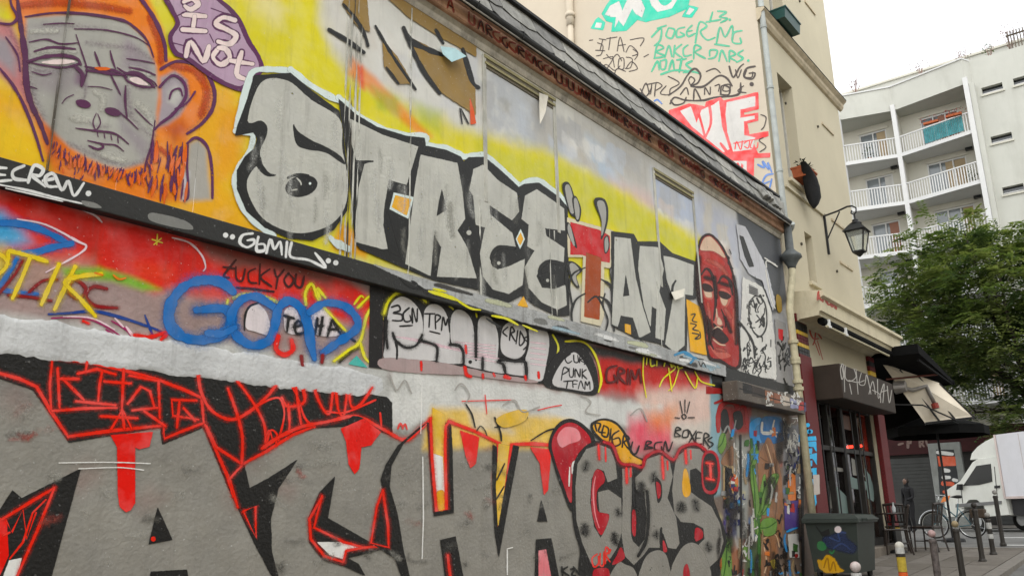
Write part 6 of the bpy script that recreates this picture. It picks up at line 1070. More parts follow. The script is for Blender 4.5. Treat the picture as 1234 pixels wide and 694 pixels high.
SP.strokes('tag_lettering', [[(362, 380), (372, 430), (364, 450), (358, 400), (372, 385), (378, 510)], [(382, 385), (380, 440), (400, 460), (430, 440), (420, 400)], [(395, 455), (440, 465), (470, 455)], [(400, 470), (410, 520)], [(430, 400), (440, 520)], [(455, 420), (445, 470), (470, 475), (480, 430), (500, 520)], [(490, 520), (508, 460), (520, 520)], [(505, 500), (540, 520), (545, 560)], [(530, 450), (535, 540), (560, 470), (555, 560)], [(545, 510), (580, 500)], [(575, 480), (585, 560), (596, 500)]], 0.65, scr, ZS, label='thin white scrawled tag on brown fascia')
dcols = pm('red_scrawl', (160, 60, 48), 0.8, chips=0, dirt=0.2)
HP = Paint(hd, lambda px, py, o: tuple(onp(px, py, 1, -0.50 - o)), start=0.001)
HP.strokes('tag_lettering', [[(252, 80), (256, 45), (268, 55), (258, 68), (270, 85)], [(276, 90), (282, 60), (292, 95)], [(298, 70), (298, 100), (308, 105)], [(312, 80), (314, 110)], [(322, 82), (320, 115), (332, 95), (332, 120)], [(340, 95), (338, 125)]], 2.0, dcols, ZS, label='red scrawled word on the hood edge')
WP = Paint(cb, onwall(0.0), start=0.003)
WP.strokes('tag_lettering', [(1.6, [(236, 180), (216, 220), (230, 260), (256, 262)]), (1.6, [(226, 180), (244, 200), (238, 270), (230, 290)]), (1.4, [(240, 220), (262, 250), (270, 262)]), (0.6, [(250, 270), (276, 360)]), (0.6, [(240, 280), (262, 340)])], 1.6, dcols, ZS)
# blue letters down the red pilaster
ZB = zt(920, 514, 3.856); bl_ = pm('pilaster_blue', (48, 150, 214), 0.6, chips=0.1, dirt=0.1)
PP = Paint(pil, onwall(-0.10), start=0.001)
PP.dots('blue_letter', [(206, -8), (210, 22), (220, 22)], 2.6, bl_, ZB)
for q in ([(200, 48), (243, 44), (246, 62), (202, 66)], [(202, 72), (244, 68), (246, 116), (232, 92), (204, 90)], [(200, 102), (226, 100), (224, 124), (202, 124)], [(204, 132), (246, 122), (248, 176), (228, 146), (206, 152)], [(204, 158), (226, 156), (226, 182), (206, 184)], [(206, 196), (246, 190), (248, 240), (232, 238), (228, 210), (208, 214)], [(212, 232), (232, 246), (226, 296), (214, 276)], [(222, 296), (240, 300), (248, 350), (236, 380), (222, 376), (234, 340)]): PP.fill('blue_letter', q, bl_, ZB, smooth=False, rough=0.5, label=None)
PP.fill('sticker', [(232, 225), (258, 222), (262, 310), (236, 316)], pm('sticker_white', (170, 160, 152), 0.7), ZB, smooth=False)
# glazing set back behind the shutter bars
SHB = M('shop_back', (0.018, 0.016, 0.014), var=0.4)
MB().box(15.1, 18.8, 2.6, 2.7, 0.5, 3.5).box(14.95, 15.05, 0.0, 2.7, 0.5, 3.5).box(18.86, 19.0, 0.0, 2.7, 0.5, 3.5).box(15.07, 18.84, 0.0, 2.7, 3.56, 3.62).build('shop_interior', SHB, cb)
GL = bpy.data.materials.new('shop_glass'); GL.use_nodes = True; b_ = GL.node_tree.nodes['Principled BSDF']; b_.inputs['Base Color'].default_value = (0.5, 0.5, 0.5, 1); b_.inputs['Roughness'].default_value = 0.04; b_.inputs['Transmission Weight'].default_value = 1.0; b_.inputs['IOR'].default_value = 1.45
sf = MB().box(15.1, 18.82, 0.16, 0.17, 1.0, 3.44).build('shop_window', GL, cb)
fr = MB()
for x in (15.08, 16.0, 16.9, 17.8, 18.77): fr.box(x, x + 0.07, 0.06, 0.155, 0.62, 3.54)
fr.box(15.16, 18.76, 0.07, 0.15, 2.62, 2.70).box(15.16, 18.76, 0.07, 0.15, 3.46, 3.54).box(15.08, 18.84, 0.05, 0.15, 0.55, 1.0)
fr.build('window_frame', DARK, sf)
for i in range(5):
    x = 15.45 + 0.62 * i; MB().tube([(x, 0.02, 1.0), (x, 0.02, 3.5)], 0.013, 6).build('security_bar', BLACK, cb)
MB().box(15.04, 18.85, -0.22, 0.05, 0.45, 0.86, 0.015).build('step', M('step_stone', C(120, 112, 102), rough=0.9, var=0.2, scale=6), cb)
NEON = M('neon_red', (1.0, 0.06, 0.03), var=0, emit=3.0)
tag(MB().tube([onp(1021, 538.5, 1, 0.3), onp(1037, 537, 1, 0.3)], 0.03, 8).tube([onp(1037, 537, 1, 0.3), onp(1047, 536.5, 1, 0.3)], 0.024, 8).build('neon_tube', NEON), 'red glowing neon strip behind the cafe window', 'neon light')
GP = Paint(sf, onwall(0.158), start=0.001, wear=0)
gp1 = pm('pane_reflection_pale', (120, 118, 112), 0.8, chips=0); gp2 = pm('pane_shape_warm', (92, 60, 46), 0.8, chips=0); gp3 = pm('pane_reflection_mint', (96, 112, 108), 0.8, chips=0)
for q, m_ in (([(1016, 500), (1034, 504), (1033, 520), (1016, 516)], gp2), ([(999, 562), (1016, 564), (1016, 568), (999, 566)], gp1), ([(1000, 566), (1003, 566), (1008, 612), (1001, 612)], gp1), ([(1008, 586), (1022, 600), (1022, 618), (1009, 618)], gp3), ([(1026, 552), (1035, 556), (1042, 574), (1028, 572)], gp1), ([(1042, 564), (1048, 572), (1053, 588), (1053, 604), (1046, 600), (1044, 580)], gp3), ([(1024, 574), (1044, 580), (1044, 590), (1026, 588)], gp3)): GP.fill('reflection_interior_shape', q, m_, smooth=False, op=0.8)  # street reflections and pale interior shapes painted flat on the shop glass
tag(MB().box(16.9, 17.5, 0.55, 0.75, 0.8, 2.0, 0.03).box(16.95, 17.4, 0.5, 0.54, 1.5, 2.1).build('display_case', M('pale_case', (0.4, 0.42, 0.40), rough=0.4, var=0.3, scale=3)), 'pale upright case standing inside the cafe window', 'display case')

# tags on the blank flank of the corner house
FP = Paint(cb, lambda px, py, o: tuple(onp(px, py, 0, CB0 - o)), start=0.003)
fT = pm('flank_teal', (70, 190, 160), 0.95, chips=0, dirt=0.1); fK = pm('flank_black', (78, 70, 66), 0.95, chips=0, dirt=0.1); fR = pm('flank_red', (238, 92, 92), 0.95, chips=0.05, dirt=0.1); fW = pm('flank_white', (226, 222, 216), 1.25, chips=0, dirt=0.15); fB = pm('flank_blue', (104, 136, 196), 0.95, chips=0, dirt=0.1); fG = pm('flank_green', (88, 176, 140), 0.95, chips=0, dirt=0.1)
n_ = 'tag_lettering'
FP.fill(n_, [(225, 70), (208, 100), (250, 106), (258, 80), (235, 62)], fT, Z11, smooth=False); FP.fill(n_, [(228, 80), (222, 96), (242, 98), (246, 82)], fW, Z11, smooth=False)
FP.fill(n_, [(246, 50), (262, 20), (300, -30), (560, -40), (545, 30), (480, 60), (420, 72), (400, 78), (370, 70), (332, 108), (280, 112), (284, 80), (262, 74)], fT, Z11, smooth=False, label='teal bubble letters MG with exclamation mark')
FP.fill(n_, [(258, 52), (276, 22), (306, 6), (318, 40), (340, -10), (372, -20), (396, 30), (386, 62), (366, 50), (352, 30), (322, 92), (304, 70), (292, 98), (296, 60), (280, 60)], fW, Z11, smooth=False); FP.fill(n_, [(408, -20), (420, 20), (440, 42), (490, 30), (520, -20), (524, -40), (420, -40)], fW, Z11, smooth=False); FP.fill(n_, [(440, -10), (470, -30), (490, 0), (462, 20)], fT, Z11)
FP.fill(n_, [(548, 20), (582, 28), (560, 62), (526, 60)], fT, Z11, smooth=False); FP.fill(n_, [(552, 28), (568, 34), (552, 52), (540, 50)], fW, Z11, smooth=False)
T1 = [[(420, 130), (452, 100), (450, 140), (430, 160)], [(440, 100), (470, 90)], [(478, 100), (470, 126), (490, 134), (500, 106), (480, 98)], [(534, 96), (510, 104), (508, 130), (534, 124), (520, 114)], [(560, 90), (542, 110), (548, 128), (570, 118)], [(544, 110), (560, 108)], [(572, 150), (586, 80), (612, 92), (590, 112), (612, 140), (640, 132)], [(646, 150), (658, 96), (676, 130), (700, 90), (702, 140)], [(734, 108), (706, 116), (702, 148), (730, 152), (728, 134)], [(632, 44), (622, 78)], [(650, 40), (680, 44), (656, 60), (684, 66), (660, 80)], [(610, 78), (660, 70)], [(430, 200), (440, 158), (462, 168), (436, 182), (466, 196), (428, 204)], [(466, 200), (480, 160), (490, 198)], [(500, 160), (496, 200)], [(524, 156), (500, 180), (526, 202)], [(546, 158), (530, 172), (534, 196), (558, 192)], [(566, 206), (570, 160), (592, 168), (572, 184), (606, 204)], [(622, 196), (624, 176), (648, 178), (640, 200), (618, 206)], [(654, 214), (664, 176), (682, 214)], [(690, 216), (692, 178), (712, 190), (692, 200), (714, 214)], [(738, 176), (720, 190), (738, 204), (716, 218)], [(420, 250), (440, 214), (446, 244)], [(450, 214), (470, 210), (466, 240), (452, 240), (450, 214)], [(480, 244), (492, 210), (498, 242)], [(508, 210), (540, 206)], [(524, 208), (516, 252)], [(560, 214), (540, 226), (560, 246), (530, 254)], [(452, 260), (500, 246), (560, 250), (590, 258)], [(640, 155), (690, 162)]]
FP.strokes(n_, T1, 1.9, fG, Z11, label='green hand-lettered lines JOGER MG BAKER PARIS'); FP.dots(n_, [(692, 70), (756, 212)], 1.6, fG, Z11)
T2 = [[(236, 136), (262, 140)], [(250, 138), (240, 176)], [(224, 176), (258, 178)], [(276, 130), (270, 176)], [(262, 136), (300, 130)], [(300, 180), (310, 130), (324, 182)], [(302, 160), (330, 156)], [(330, 184), (346, 160), (372, 186), (352, 196)], [(250, 206), (286, 200), (264, 240)], [(240, 216), (250, 236)], [(284, 196), (290, 236)], [(306, 206), (322, 204), (322, 240), (304, 236), (306, 206)], [(344, 140), (392, 134), (380, 162)], [(330, 240), (350, 216), (370, 240), (340, 250)], [(392, 200), (410, 190)], [(290, 260), (300, 240), (330, 250)], [(202, 142), (216, 140)]]
FP.strokes(n_, T2, 0.8, fK, Z11); FP.strokes(n_, [[(230, 150), (250, 160), (244, 190), (226, 196)], [(262, 190), (280, 206), (300, 190), (316, 214)], [(240, 240), (262, 226), (290, 246), (310, 230)], [(330, 200), (352, 206), (346, 236), (326, 240)], [(354, 172), (372, 188), (360, 210)]], 0.7, fK, Z11)
T3 = [[(382, 330), (400, 290), (412, 330)], [(420, 296), (416, 330)], [(430, 336), (436, 290), (456, 300), (434, 316)], [(470, 300), (450, 326), (480, 330), (486, 310), (516, 290), (476, 266)], [(400, 296), (440, 288)]]
FP.strokes(n_, T3, 1.1, fK, Z11); FP.strokes(n_, [[(430, 352), (440, 348), (455, 362)]], 1.6, fB, Z11)
FP.strokes(n_, [(2.0, [(480, 332), (520, 302), (545, 262), (570, 240), (590, 262), (580, 290), (556, 300), (600, 302), (650, 266), (680, 272), (700, 300)]), (2.0, [(484, 362), (500, 340), (540, 350), (600, 350), (640, 340), (720, 330), (730, 290)]), (1.8, [(690, 232), (704, 270), (726, 236), (740, 224)]), (1.8, [(780, 232), (750, 240), (742, 268), (770, 276), (780, 256), (760, 256)]), (1.6, [(486, 350), (500, 366), (530, 360), (540, 340)]), (1.4, [(520, 330), (540, 306), (548, 330)]), (1.6, [(566, 346), (570, 310), (590, 346)]), (1.6, [(660, 330), (664, 300), (690, 306), (688, 330), (660, 330)]), (1.2, [(610, 250), (640, 240), (660, 256)]), (1.2, [(740, 300), (720, 318), (750, 324)]), (1.2, [(380, 310), (400, 336), (420, 306)])], 1.8, fK, Z11, label='black outlined scrawl above the red letters')
FP.strokes(n_, [[(548, 280), (556, 268), (570, 280), (556, 296), (548, 280)], [(604, 330), (606, 306), (622, 330), (624, 304)], [(640, 300), (656, 296), (652, 320)], [(672, 296), (668, 316), (690, 316), (692, 296), (672, 296)], [(712, 244), (720, 272), (732, 244)], [(750, 246), (744, 268), (768, 270), (772, 252)]], 1.2, fK, Z11); FP.dots(n_, [(768, 294)], 2.6, fK, Z11)
FP.fill(n_, [(480, 386), (550, 362), (606, 372), (610, 356), (660, 340), (670, 352), (790, 322), (792, 380), (740, 392), (742, 402), (790, 394), (790, 420), (752, 430), (760, 470), (826, 458), (826, 474), (770, 490), (790, 536), (832, 534), (832, 546), (690, 548), (640, 540), (480, 400)], fR, Z11, smooth=False, label='red outlined block letters ONE')
FP.fill(n_, [(520, 388), (556, 372), (576, 430), (594, 384), (636, 366), (654, 352), (664, 440), (690, 520), (670, 530), (560, 440)], fW, Z11, smooth=False); FP.fill(n_, [(682, 358), (780, 336), (780, 370), (728, 382), (728, 412), (778, 404), (778, 414), (740, 424), (742, 472), (780, 480), (770, 520), (704, 528), (684, 460), (678, 400)], fW, Z11, smooth=False)
FP.strokes(n_, [(2.4, [(576, 370), (596, 440), (606, 480)]), (2.4, [(620, 360), (626, 430), (600, 492)]), (2.6, [(690, 540), (660, 500)])], 2.4, fR, Z11); FP.strokes(n_, [(1.0, [(710, 520), (716, 494), (730, 522), (736, 490)]), (1.0, [(742, 500), (760, 490), (756, 516), (742, 510)]), (1.0, [(770, 490), (764, 514), (786, 516), (790, 496)]), (1.0, [(706, 500), (790, 484)])], 1.2, fR, Z11)
FP.fill(n_, [(660, 540), (830, 536), (830, 548), (776, 550), (774, 620), (752, 606), (752, 560), (690, 558)], fR, Z11, smooth=False); FP.fill(n_, [(700, 562), (750, 562), (750, 604), (716, 580)], fW, Z11, smooth=False); FP.strokes(n_, [(0.9, [(716, 584), (720, 568), (730, 590), (734, 570)]), (0.9, [(738, 574), (736, 592), (748, 592)])], 1, fR, Z11)
FP.strokes(n_, [(1.0, [(800, 400), (818, 410), (812, 440), (802, 452)]), (1.0, [(808, 480), (794, 490), (818, 512), (796, 530)])], 1, fK, Z11)
FP.strokes(n_, [(2.0, [(790, 574), (812, 584), (806, 562), (828, 590), (824, 566), (838, 600)]), (1.8, [(842, 606), (818, 612), (806, 640), (830, 632)]), (1.6, [(838, 624), (826, 664), (806, 650)])], 2, fB, Z11, label='pale blue tag MG low on the flank')

# ------------------------------------------------------------------ things hung on the corner house
# wall lantern
ln = thing('wall_lantern', 'black iron street lantern hanging from a scrolled bracket on the cream house', 'lantern', (17.1, 0, 7.0))
lx = 17.1
ya = onp(1027, 250, 0, lx); lz = onp(1032, 305, 0, lx)
MB().bar((lx, -0.02, wall(995, 306)[1] + 0.02), (lx, -0.02, wall(991, 258)[1]), 0.05, 0.04).build('back_plate', BLACK, ln)
zt_ = wall(991, 259)[1]; yl = -0.62
pts = [(lx, -0.02, zt_ - 0.02), (lx, -0.3, zt_ + 0.02), (lx, -0.5, zt_ + 0.07), (lx, -0.60, zt_ + 0.06), (lx, -0.67, zt_), (lx, -0.66, zt_ - 0.09), (lx, -0.61, zt_ - 0.13), (lx, -0.56, zt_ - 0.09), (lx, -0.58, zt_ - 0.03)]
MB().tube([pts[0], pts[1], pts[2], pts[3]], 0.02, 8).tube(pts[3:], 0.016, 8).bar((lx, -0.02, zt_ - 0.55), (lx, -0.34, zt_ + 0.0), 0.022).build('bracket', BLACK, ln)
ytop = zt_ - 0.13; ztp = ytop - 0.10
MB().tube([(lx, yl, ytop), (lx, yl, ztp)], 0.02, 8).lathe([(0.03, 0.0), (0.06, -0.02), (0.06, -0.06), (0.10, -0.08), (0.12, -0.10)], (lx, yl, ztp), 12).build('finial', BLACK, ln)
def frus(mb, z0, z1, r0, r1):
    a = [(lx + sx * r0, yl + sy * r0, z0) for sx, sy in ((-1, -1), (1, -1), (1, 1), (-1, 1))]; b = [(lx + sx * r1, yl + sy * r1, z1) for sx, sy in ((-1, -1), (1, -1), (1, 1), (-1, 1))]
    return mb.hexa(a + b), a, b
zc = ztp - 0.10
mb, a, b = frus(MB(), zc - 0.17, zc, 0.225, 0.09); mb.build('cap', M('lantern_cap', (0.03, 0.032, 0.034), rough=0.45, var=0.3, metal=0.4), ln)
mb, a, b = frus(MB(), zc - 0.60, zc - 0.18, 0.10, 0.18)
LG = bpy.data.materials.new('lantern_glass'); LG.use_nodes = True; q_ = LG.node_tree.nodes['Principled BSDF']; q_.inputs['Base Color'].default_value = (0.75, 0.78, 0.72, 1); q_.inputs['Roughness'].default_value = 0.25; q_.inputs['Transmission Weight'].default_value = 0.75; q_.inputs['IOR'].default_value = 1.1
for i in range(4):
    j = (i + 1) % 4; meshobj('pane', [a[i], a[j], b[j], b[i]], [(0, 1, 2, 3)], LG, ln)
mb = MB()
for i in range(4): j = (i + 1) % 4; mb.bar(a[i], b[i], 0.024).bar(a[i], a[j], 0.026).bar(b[i], b[j], 0.026)
mb.lathe([(0.12, 0), (0.06, -0.05), (0.02, -0.09)], (lx, yl, zc - 0.61), 8).build('lantern_frame', BLACK, ln)
# planters and the black bag
def planter(label, px0, px1, mat, y, w, d, h, z, plants):
    x0 = px0; t = thing('window_planter', label, 'planter', (x0, y, z))
    MB().prism([(-d / 2, 0), (d / 2, 0), (d / 2 + 0.03, h), (-d / 2 - 0.03, h)], 0, 0, w).build('trough', mat, t, local=True)
    MB().prism([(-d / 2 - 0.045, h - 0.03), (d / 2 + 0.045, h - 0.03), (d / 2 + 0.045, h), (-d / 2 - 0.045, h)], 0, -0.01, w + 0.01).build('rim', mat, t, local=True)
    rg = random.Random(int(z * 10)); v = []; f = []
    for i in range(plants):
        c = Vector((rg.uniform(0.02, w - 0.02), rg.uniform(-d / 2, d / 2), h + rg.uniform(-0.02, 0.16))); a_ = rg.uniform(0, 6.28); u_ = Vector((math.cos(a_), math.sin(a_), rg.uniform(-0.4, 0.8))) * 0.06; q_ = u_.cross(Vector((0, 0, 1))).normalized() * 0.018
        n = len(v); v += [c - u_, c + q_, c + u_, c - q_]; f.append((n, n + 1, n + 2, n + 3))
    if plants: meshobj('plant', v, f, M('dark_leaf', (0.03, 0.045, 0.02), var=0.4, scale=20), t, local=True)
    return t
planter('dark green plastic planter on the string course below the top window', 15.05, 0, M('planter_green', (0.006, 0.05, 0.042), rough=0.4, var=0.2), -0.21, 0.85, 0.26, 0.24, 11.05, 0)
planter('terracotta trough with withered plants on the cream house window sill', 15.55, 0, M('terracotta', (0.33, 0.085, 0.03), rough=0.8, var=0.2, scale=9), -0.10, 0.62, 0.24, 0.22, 7.85, 60)
bagp = [((968, 196), 0.07), ((972, 204), 0.12), ((976, 215), 0.16), ((979, 226), 0.18), ((981, 238), 0.16), ((981, 246), 0.10), ((981, 251), 0.03)]
v = []; f = []; N = 12
for i, (p, r_) in enumerate(bagp):
    c = onp(*p, 1, -0.24)
    for k in range(N):
        a_ = 2 * math.pi * k / N; rr_ = r_ * (1 + 0.25 * mnoise.noise(Vector((i * 0.9, k * 1.3, 4))))
        v.append((c[0] + rr_ * 1.05 * math.cos(a_), c[1] + rr_ * 0.8 * math.sin(a_), c[2] + 0.02 * mnoise.noise(Vector((k, i, 0)))))
for i in range(len(bagp) - 1):
    for k in range(N): f.append((i * N + k, i * N + (k + 1) % N, (i + 1) * N + (k + 1) % N, (i + 1) * N + k))
f += [tuple(range(N)), tuple((len(bagp) - 1) * N + k for k in range(N))]
tag(meshobj('hanging_bag', v, f, M('black_cloth', (0.012, 0.012, 0.013), rough=0.85, var=0.4, scale=6, bump=0.4, bscale=18), smooth=True), 'black cloth bag hanging down the wall from the terracotta planter', 'bag')

# cafe awnings at the corner
aw = thing('cafe_awning', 'black upper awning stretched from the hood over the cafe terrace', 'awning', (20.5, -0.5, 4.6))
MB().hexa([(19.3, -0.98, 4.74), (22.4, -1.0, 4.42), (22.4, 3.2, 4.42), (19.3, 3.2, 4.74), (19.3, -0.98, 4.95), (22.4, -1.0, 4.50), (22.4, 3.2, 4.50), (19.3, 3.2, 4.95)]).build('fabric', AWN, aw)
MB().bar((22.42, -1.02, 4.45), (22.42, 3.2, 4.45), 0.06, 0.12).build('front_bar', AWN, aw)
MB().bar((19.35, -0.94, 4.6), (22.4, -0.97, 4.4), 0.04, 0.05).build('arm', AWN, aw)
MB().box(22.36, 22.39, -0.35, 3.2, 3.32, 4.42).build('terrace_shade_panel', AWN, aw)  # added dark sheet standing in for the shade inside the terrace
aw2 = thing('terrace_awning', 'pale canvas awning sloping down under the black one, dark ribs showing', 'awning', (21, -0.8, 3.5))
CANV = M('pale_canvas', C(206, 196, 178, 0.9), rough=0.9, var=0.1, scale=3)
T0 = onp(1063, 438, 0, 19.9); T1_ = onp(1132, 462, 0, 21.2); B1 = onp(1174, 503, 0, 21.6); B0 = onp(1115, 510, 0, 20.9)
def lerp(a, b, t): return tuple(a[i] + (b[i] - a[i]) * t for i in range(3))
q = [T0, T1_, B1, B0]; q2 = [(p[0] + 0.01, p[1] + 0.012, p[2] + 0.02) for p in q]
MB().hexa([tuple(p) for p in q] + q2).build('canvas', CANV, aw2)
for t in (0.3, 0.62, 1.0): MB().bar(lerp(lerp(T0, T1_, t), (0, 0, 0), 0), lerp(B0, B1, t), 0.03, 0.03).build('rib', BLACK, aw2)
MB().bar(lerp(T0, B0, 1.0), lerp(T1_, B1, 1.0), 0.06, 0.05).build('front_bar', BLACK, aw2)
l0 = onp(1068, 457, 0, 19.9); l1 = onp(1130, 451, 0, 21.0); MB().tube([l0, l1], 0.02, 6).build('crossbar', M('rust_bar', (0.12, 0.03, 0.02), rough=0.6), aw2)
l0 = onp(1070, 487, 0, 19.9); l1 = onp(1112, 488, 0, 20.5); l2 = onp(1152, 506, 0, 21.3); MB().tube([l0, l1, l2], 0.018, 6).build('folding_arm', BLACK, aw2)
a0 = onp(1084, 466, 0, 20.3); a1 = onp(1100, 470, 0, 20.5); a2 = onp(1116, 465, 0, 20.7); a3 = onp(1126, 486, 0, 20.8); a4 = onp(1128, 492, 0, 20.8)
fs = thing('patio_heater', 'grey round patio heater with red end hung under the canvas awning', 'heater', tuple(a0))
MB().tube([(a0[0], a0[1] + 0.1, a0[2]), (a0[0], a0[1] - 0.14, a0[2])], [0.16, 0.12], 14).build('reflector', M('heater_metal', (0.30, 0.28, 0.26), rough=0.4, metal=0.5, var=0.2), fs, smooth=False)
MB().tube([a0, a1, a2, a3], [0.04, 0.05, 0.05, 0.045], 8).build('arm', M('heater_metal', (0.3, 0.28, 0.26)), fs, smooth=True)
MB().tube([a3, a4], [0.08, 0.08], 10).build('end_cap', M('heater_red', (0.22, 0.03, 0.02), rough=0.5), fs)
# ------------------------------------------------------------------ the white apartment block across the crossing
ab = thing('apartment_block', 'white concrete apartment block with railed balconies and slit windows beyond the crossing', 'building', (46, 0, 0.8))
AW = M('block_render', C(224, 224, 214, 1.62), rough=0.9, var=0.05, scale=0.6, grime=0.45, grimecol=(0.26, 0.25, 0.21))
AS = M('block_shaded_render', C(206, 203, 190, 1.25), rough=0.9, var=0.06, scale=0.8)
AR = M('balcony_white', (0.55, 0.55, 0.54), rough=0.7, var=0.04)
WG = glass('pale_glass', (0.16, 0.18, 0.19), 0.1)
front = [(45.5, 0.05), (45.0, 0.30), (45.75, 4.0), (44.95, 6.7), (45.6, 10.5), (45.0, 13.5)]
TOPZ, SOF = 23.73, 22.35
slits = []
for (a, b) in (((1183, 109), (1211, 118)), ((1194, 168), (1222, 176)), ((1208, 229), (1236, 237)), ((1221, 98), (1250, 107)), ((1222, 287), (1250, 293))):
    p = onp(*a, 0, 45.5); q = onp(*b, 0, 45.5); slits.append((q[1], p[1], p[2] - 0.28, p[2] + 0.12))
mkr = lambda u, z, t: (45.5 + t, u, z)
MB().holes(-16, 0.05, 0.5, TOPZ, slits, mkr, 0.3).build('wall', AW, ab)
for (u0, u1, z0, z1) in slits:
    o = MB().box(45.76, 45.79, u0 + 0.003, u1 - 0.003, z0 + 0.003, z1 - 0.003).build('window', GLASS, ab)
    MB().box(45.42, 45.75, u0 - 0.06, u1 + 0.06, z0 - 0.09, z0 - 0.002).build('sill', AS, o)
    MB().box(45.66, 45.755, u0 + 0.004, u1 - 0.004, z0 + 0.1, z0 + 0.14).build('frame', AR, o)
BACK = 46.9
wn = []
FL = [19.81 - 2.68 * i for i in range(7)]
for i, z in enumerate(FL):
    if z + 2.15 < 6: continue
    wn += [(1.1, 3.0, z + 0.02, z + 2.15), (4.75, 6.2, z + 0.02, z + 2.15), (8.2, 9.8, z + 0.02, z + 2.15)]
MB().holes(0.05, 14.0, 0.5, TOPZ, wn, lambda u, z, t: (BACK + t, u, z), 0.12).build('back_wall', AS, ab)
rg = random.Random(21)
CURTS = [M('curtain_' + n_c, c_c, rough=0.9, var=0.1) for n_c, c_c in (('white', (0.5, 0.49, 0.46)), ('ochre', (0.34, 0.26, 0.16)), ('grey', (0.2, 0.2, 0.2)), ('rust', (0.28, 0.14, 0.10)))]
for k, (u0, u1, z0, z1) in enumerate(wn):
    if z1 < 6: continue
    o = MB().box(BACK + 0.10, BACK + 0.13, u0 + 0.003, u1 - 0.003, z0 + 0.003, z1 - 0.003).build('window', WG, ab)
    fr = MB(); n = 3 if u1 - u0 > 1.7 else 2
    for j in range(n + 1):
        y = u0 + 0.035 + (u1 - u0 - 0.07) * j / n; fr.box(BACK + 0.03, BACK + 0.095, y - 0.035, y + 0.035, z0 + 0.004, z1 - 0.004)
    fr.box(BACK + 0.035, BACK + 0.09, u0 + 0.08, u1 - 0.08, z1 - 0.09, z1 - 0.01).box(BACK + 0.035, BACK + 0.09, u0 + 0.08, u1 - 0.08, z0 + 0.01, z0 + 0.12); fr.build('frame', AR, o)
    if rg.random() < 0.8: MB().box(BACK + 0.098, BACK + 0.099, u0 + 0.08, u0 + 0.08 + (u1 - u0) * rg.choice([0.25, 0.32, 0.5]), z0 + 0.13, z1 - 0.1).build('curtain', rg.choice(CURTS), o)
    MB().box(BACK - 0.06, BACK + 0.02, u0 - 0.15, u1 + 0.05, z1 + 0.01, z1 + 0.1).build('shutter_housing', AS, o)
def band(name, z0, z1, mat, off=0.0, parent=None):
    mb = MB()
    pts = [(p[0] - off, p[1]) for p in front] + [(BACK, 13.5), (BACK, 0.06)]
    return MB().prism([(p[0], p[1]) for p in pts], 2, z0, z1).build(name, mat, parent or ab)
band('roof_fascia', SOF, TOPZ, AW, 0.0)
band('roof_edge', TOPZ + 0.002, TOPZ + 0.08, AR, 0.06)
for z in FL:
    sl = band('balcony_slab', z - 0.22, z - 0.02, AR, 0.10)
    for (a, b) in zip(front[1:-1], front[2:]):
        if z < 5.5: continue
        A_ = Vector((a[0] - 0.05, a[1] + 0.12, 0)); B_ = Vector((b[0] - 0.05, b[1] - 0.12, 0)); L = (B_ - A_).length; n = int(L / 0.13); mb = MB()
        for j in range(n + 1):
            p = A_.lerp(B_, j / n); mb.box(p.x - 0.014, p.x + 0.014, p.y - 0.022, p.y + 0.022, z - 0.02, z + 0.9)
        mb.build('railing_bars', AR, sl)
        MB().bar((A_.x, A_.y, z + 0.93), (B_.x, B_.y, z + 0.93), 0.07, 0.06).build('handrail', AR, sl)
        MB().box(BACK - 0.25, BACK - 0.02, a[1] + 0.4, a[1] + 0.75, z - 0.36, z - 0.225).build('balcony_lamp', GLASS, sl)
for p in front[1:5]:
    MB().box(p[0] - 0.13, p[0] + 0.15, p[1] - 0.11, p[1] + 0.11, 0.5, SOF + 0.3).build('column', AR, ab)
MB().box(45.05, BACK, -0.05, 0.18, 0.5, SOF).build('fin_wall', AW, ab); MB().box(45.75, BACK, 3.95, 4.05, 0.5, SOF).build('fin_wall', AS, ab)
# set-back top floor and roof
MB().box(47.6, 56, -16, 13.9, TOPZ - 0.3, 25.0).box(46.91, 47.7, 0.07, 13.9, TOPZ - 0.1, TOPZ + 0.02).box(45.55, 47.7, -16, 0.0, TOPZ - 0.2, TOPZ - 0.01).build('top_storey', AW, ab)
MB().box(47.5, 56, -16, 14, 25.002, 25.12).build('roof', AS, ab)
# teal balcony screen
z = FL[0]; a = Vector((front[1][0] - 0.06, front[1][1] + 0.15, 0)); b = Vector((front[2][0] - 0.06, front[2][1] - 0.12, 0)); 
TEAL = M('teal_screen', (0.045, 0.20, 0.22), rough=0.7, var=0.3, scale=6)
for j in range(22):
    t = 0.08 + 0.56 * j / 22; p = a.lerp(b, t); q = a.lerp(b, t + 0.022); MB().bar((p.x - 0.05, p.y, z + 0.45), (q.x - 0.05, q.y, z + 0.45), 0.012, 0.82).build('screen_slat', TEAL, ab)
def leafmass(mb_v, mb_f, c, n, rad, size, rg, squash=1.0):
    for i in range(n):
        d = Vector((rg.gauss(0, 1), rg.gauss(0, 1), rg.gauss(0, 1) * squash)).normalized() * rad * rg.random() ** 0.45
        p = Vector(c) + d; u_ = Vector((rg.uniform(-1, 1), rg.uniform(-1, 1), rg.uniform(-0.7, 0.35))).normalized(); w_ = u_.cross(Vector((rg.uniform(-.6, .6), rg.uniform(-.6, .6), 1))).normalized()
        s = size * rg.uniform(0.6, 1.3); k = len(mb_v); mb_v += [p - u_ * s, p + w_ * s * 0.42, p + u_ * s, p - w_ * s * 0.42]; mb_f.append((k, k + 1, k + 2, k + 3))
LEAFR = M('flower_red', (0.35, 0.05, 0.04), var=0.4, scale=20); LEAFG = M('balcony_green', (0.09, 0.13, 0.04), var=0.4, scale=20); DRY = M('dry_shrub', (0.22, 0.12, 0.10), var=0.4, scale=20)
rg = random.Random(31)
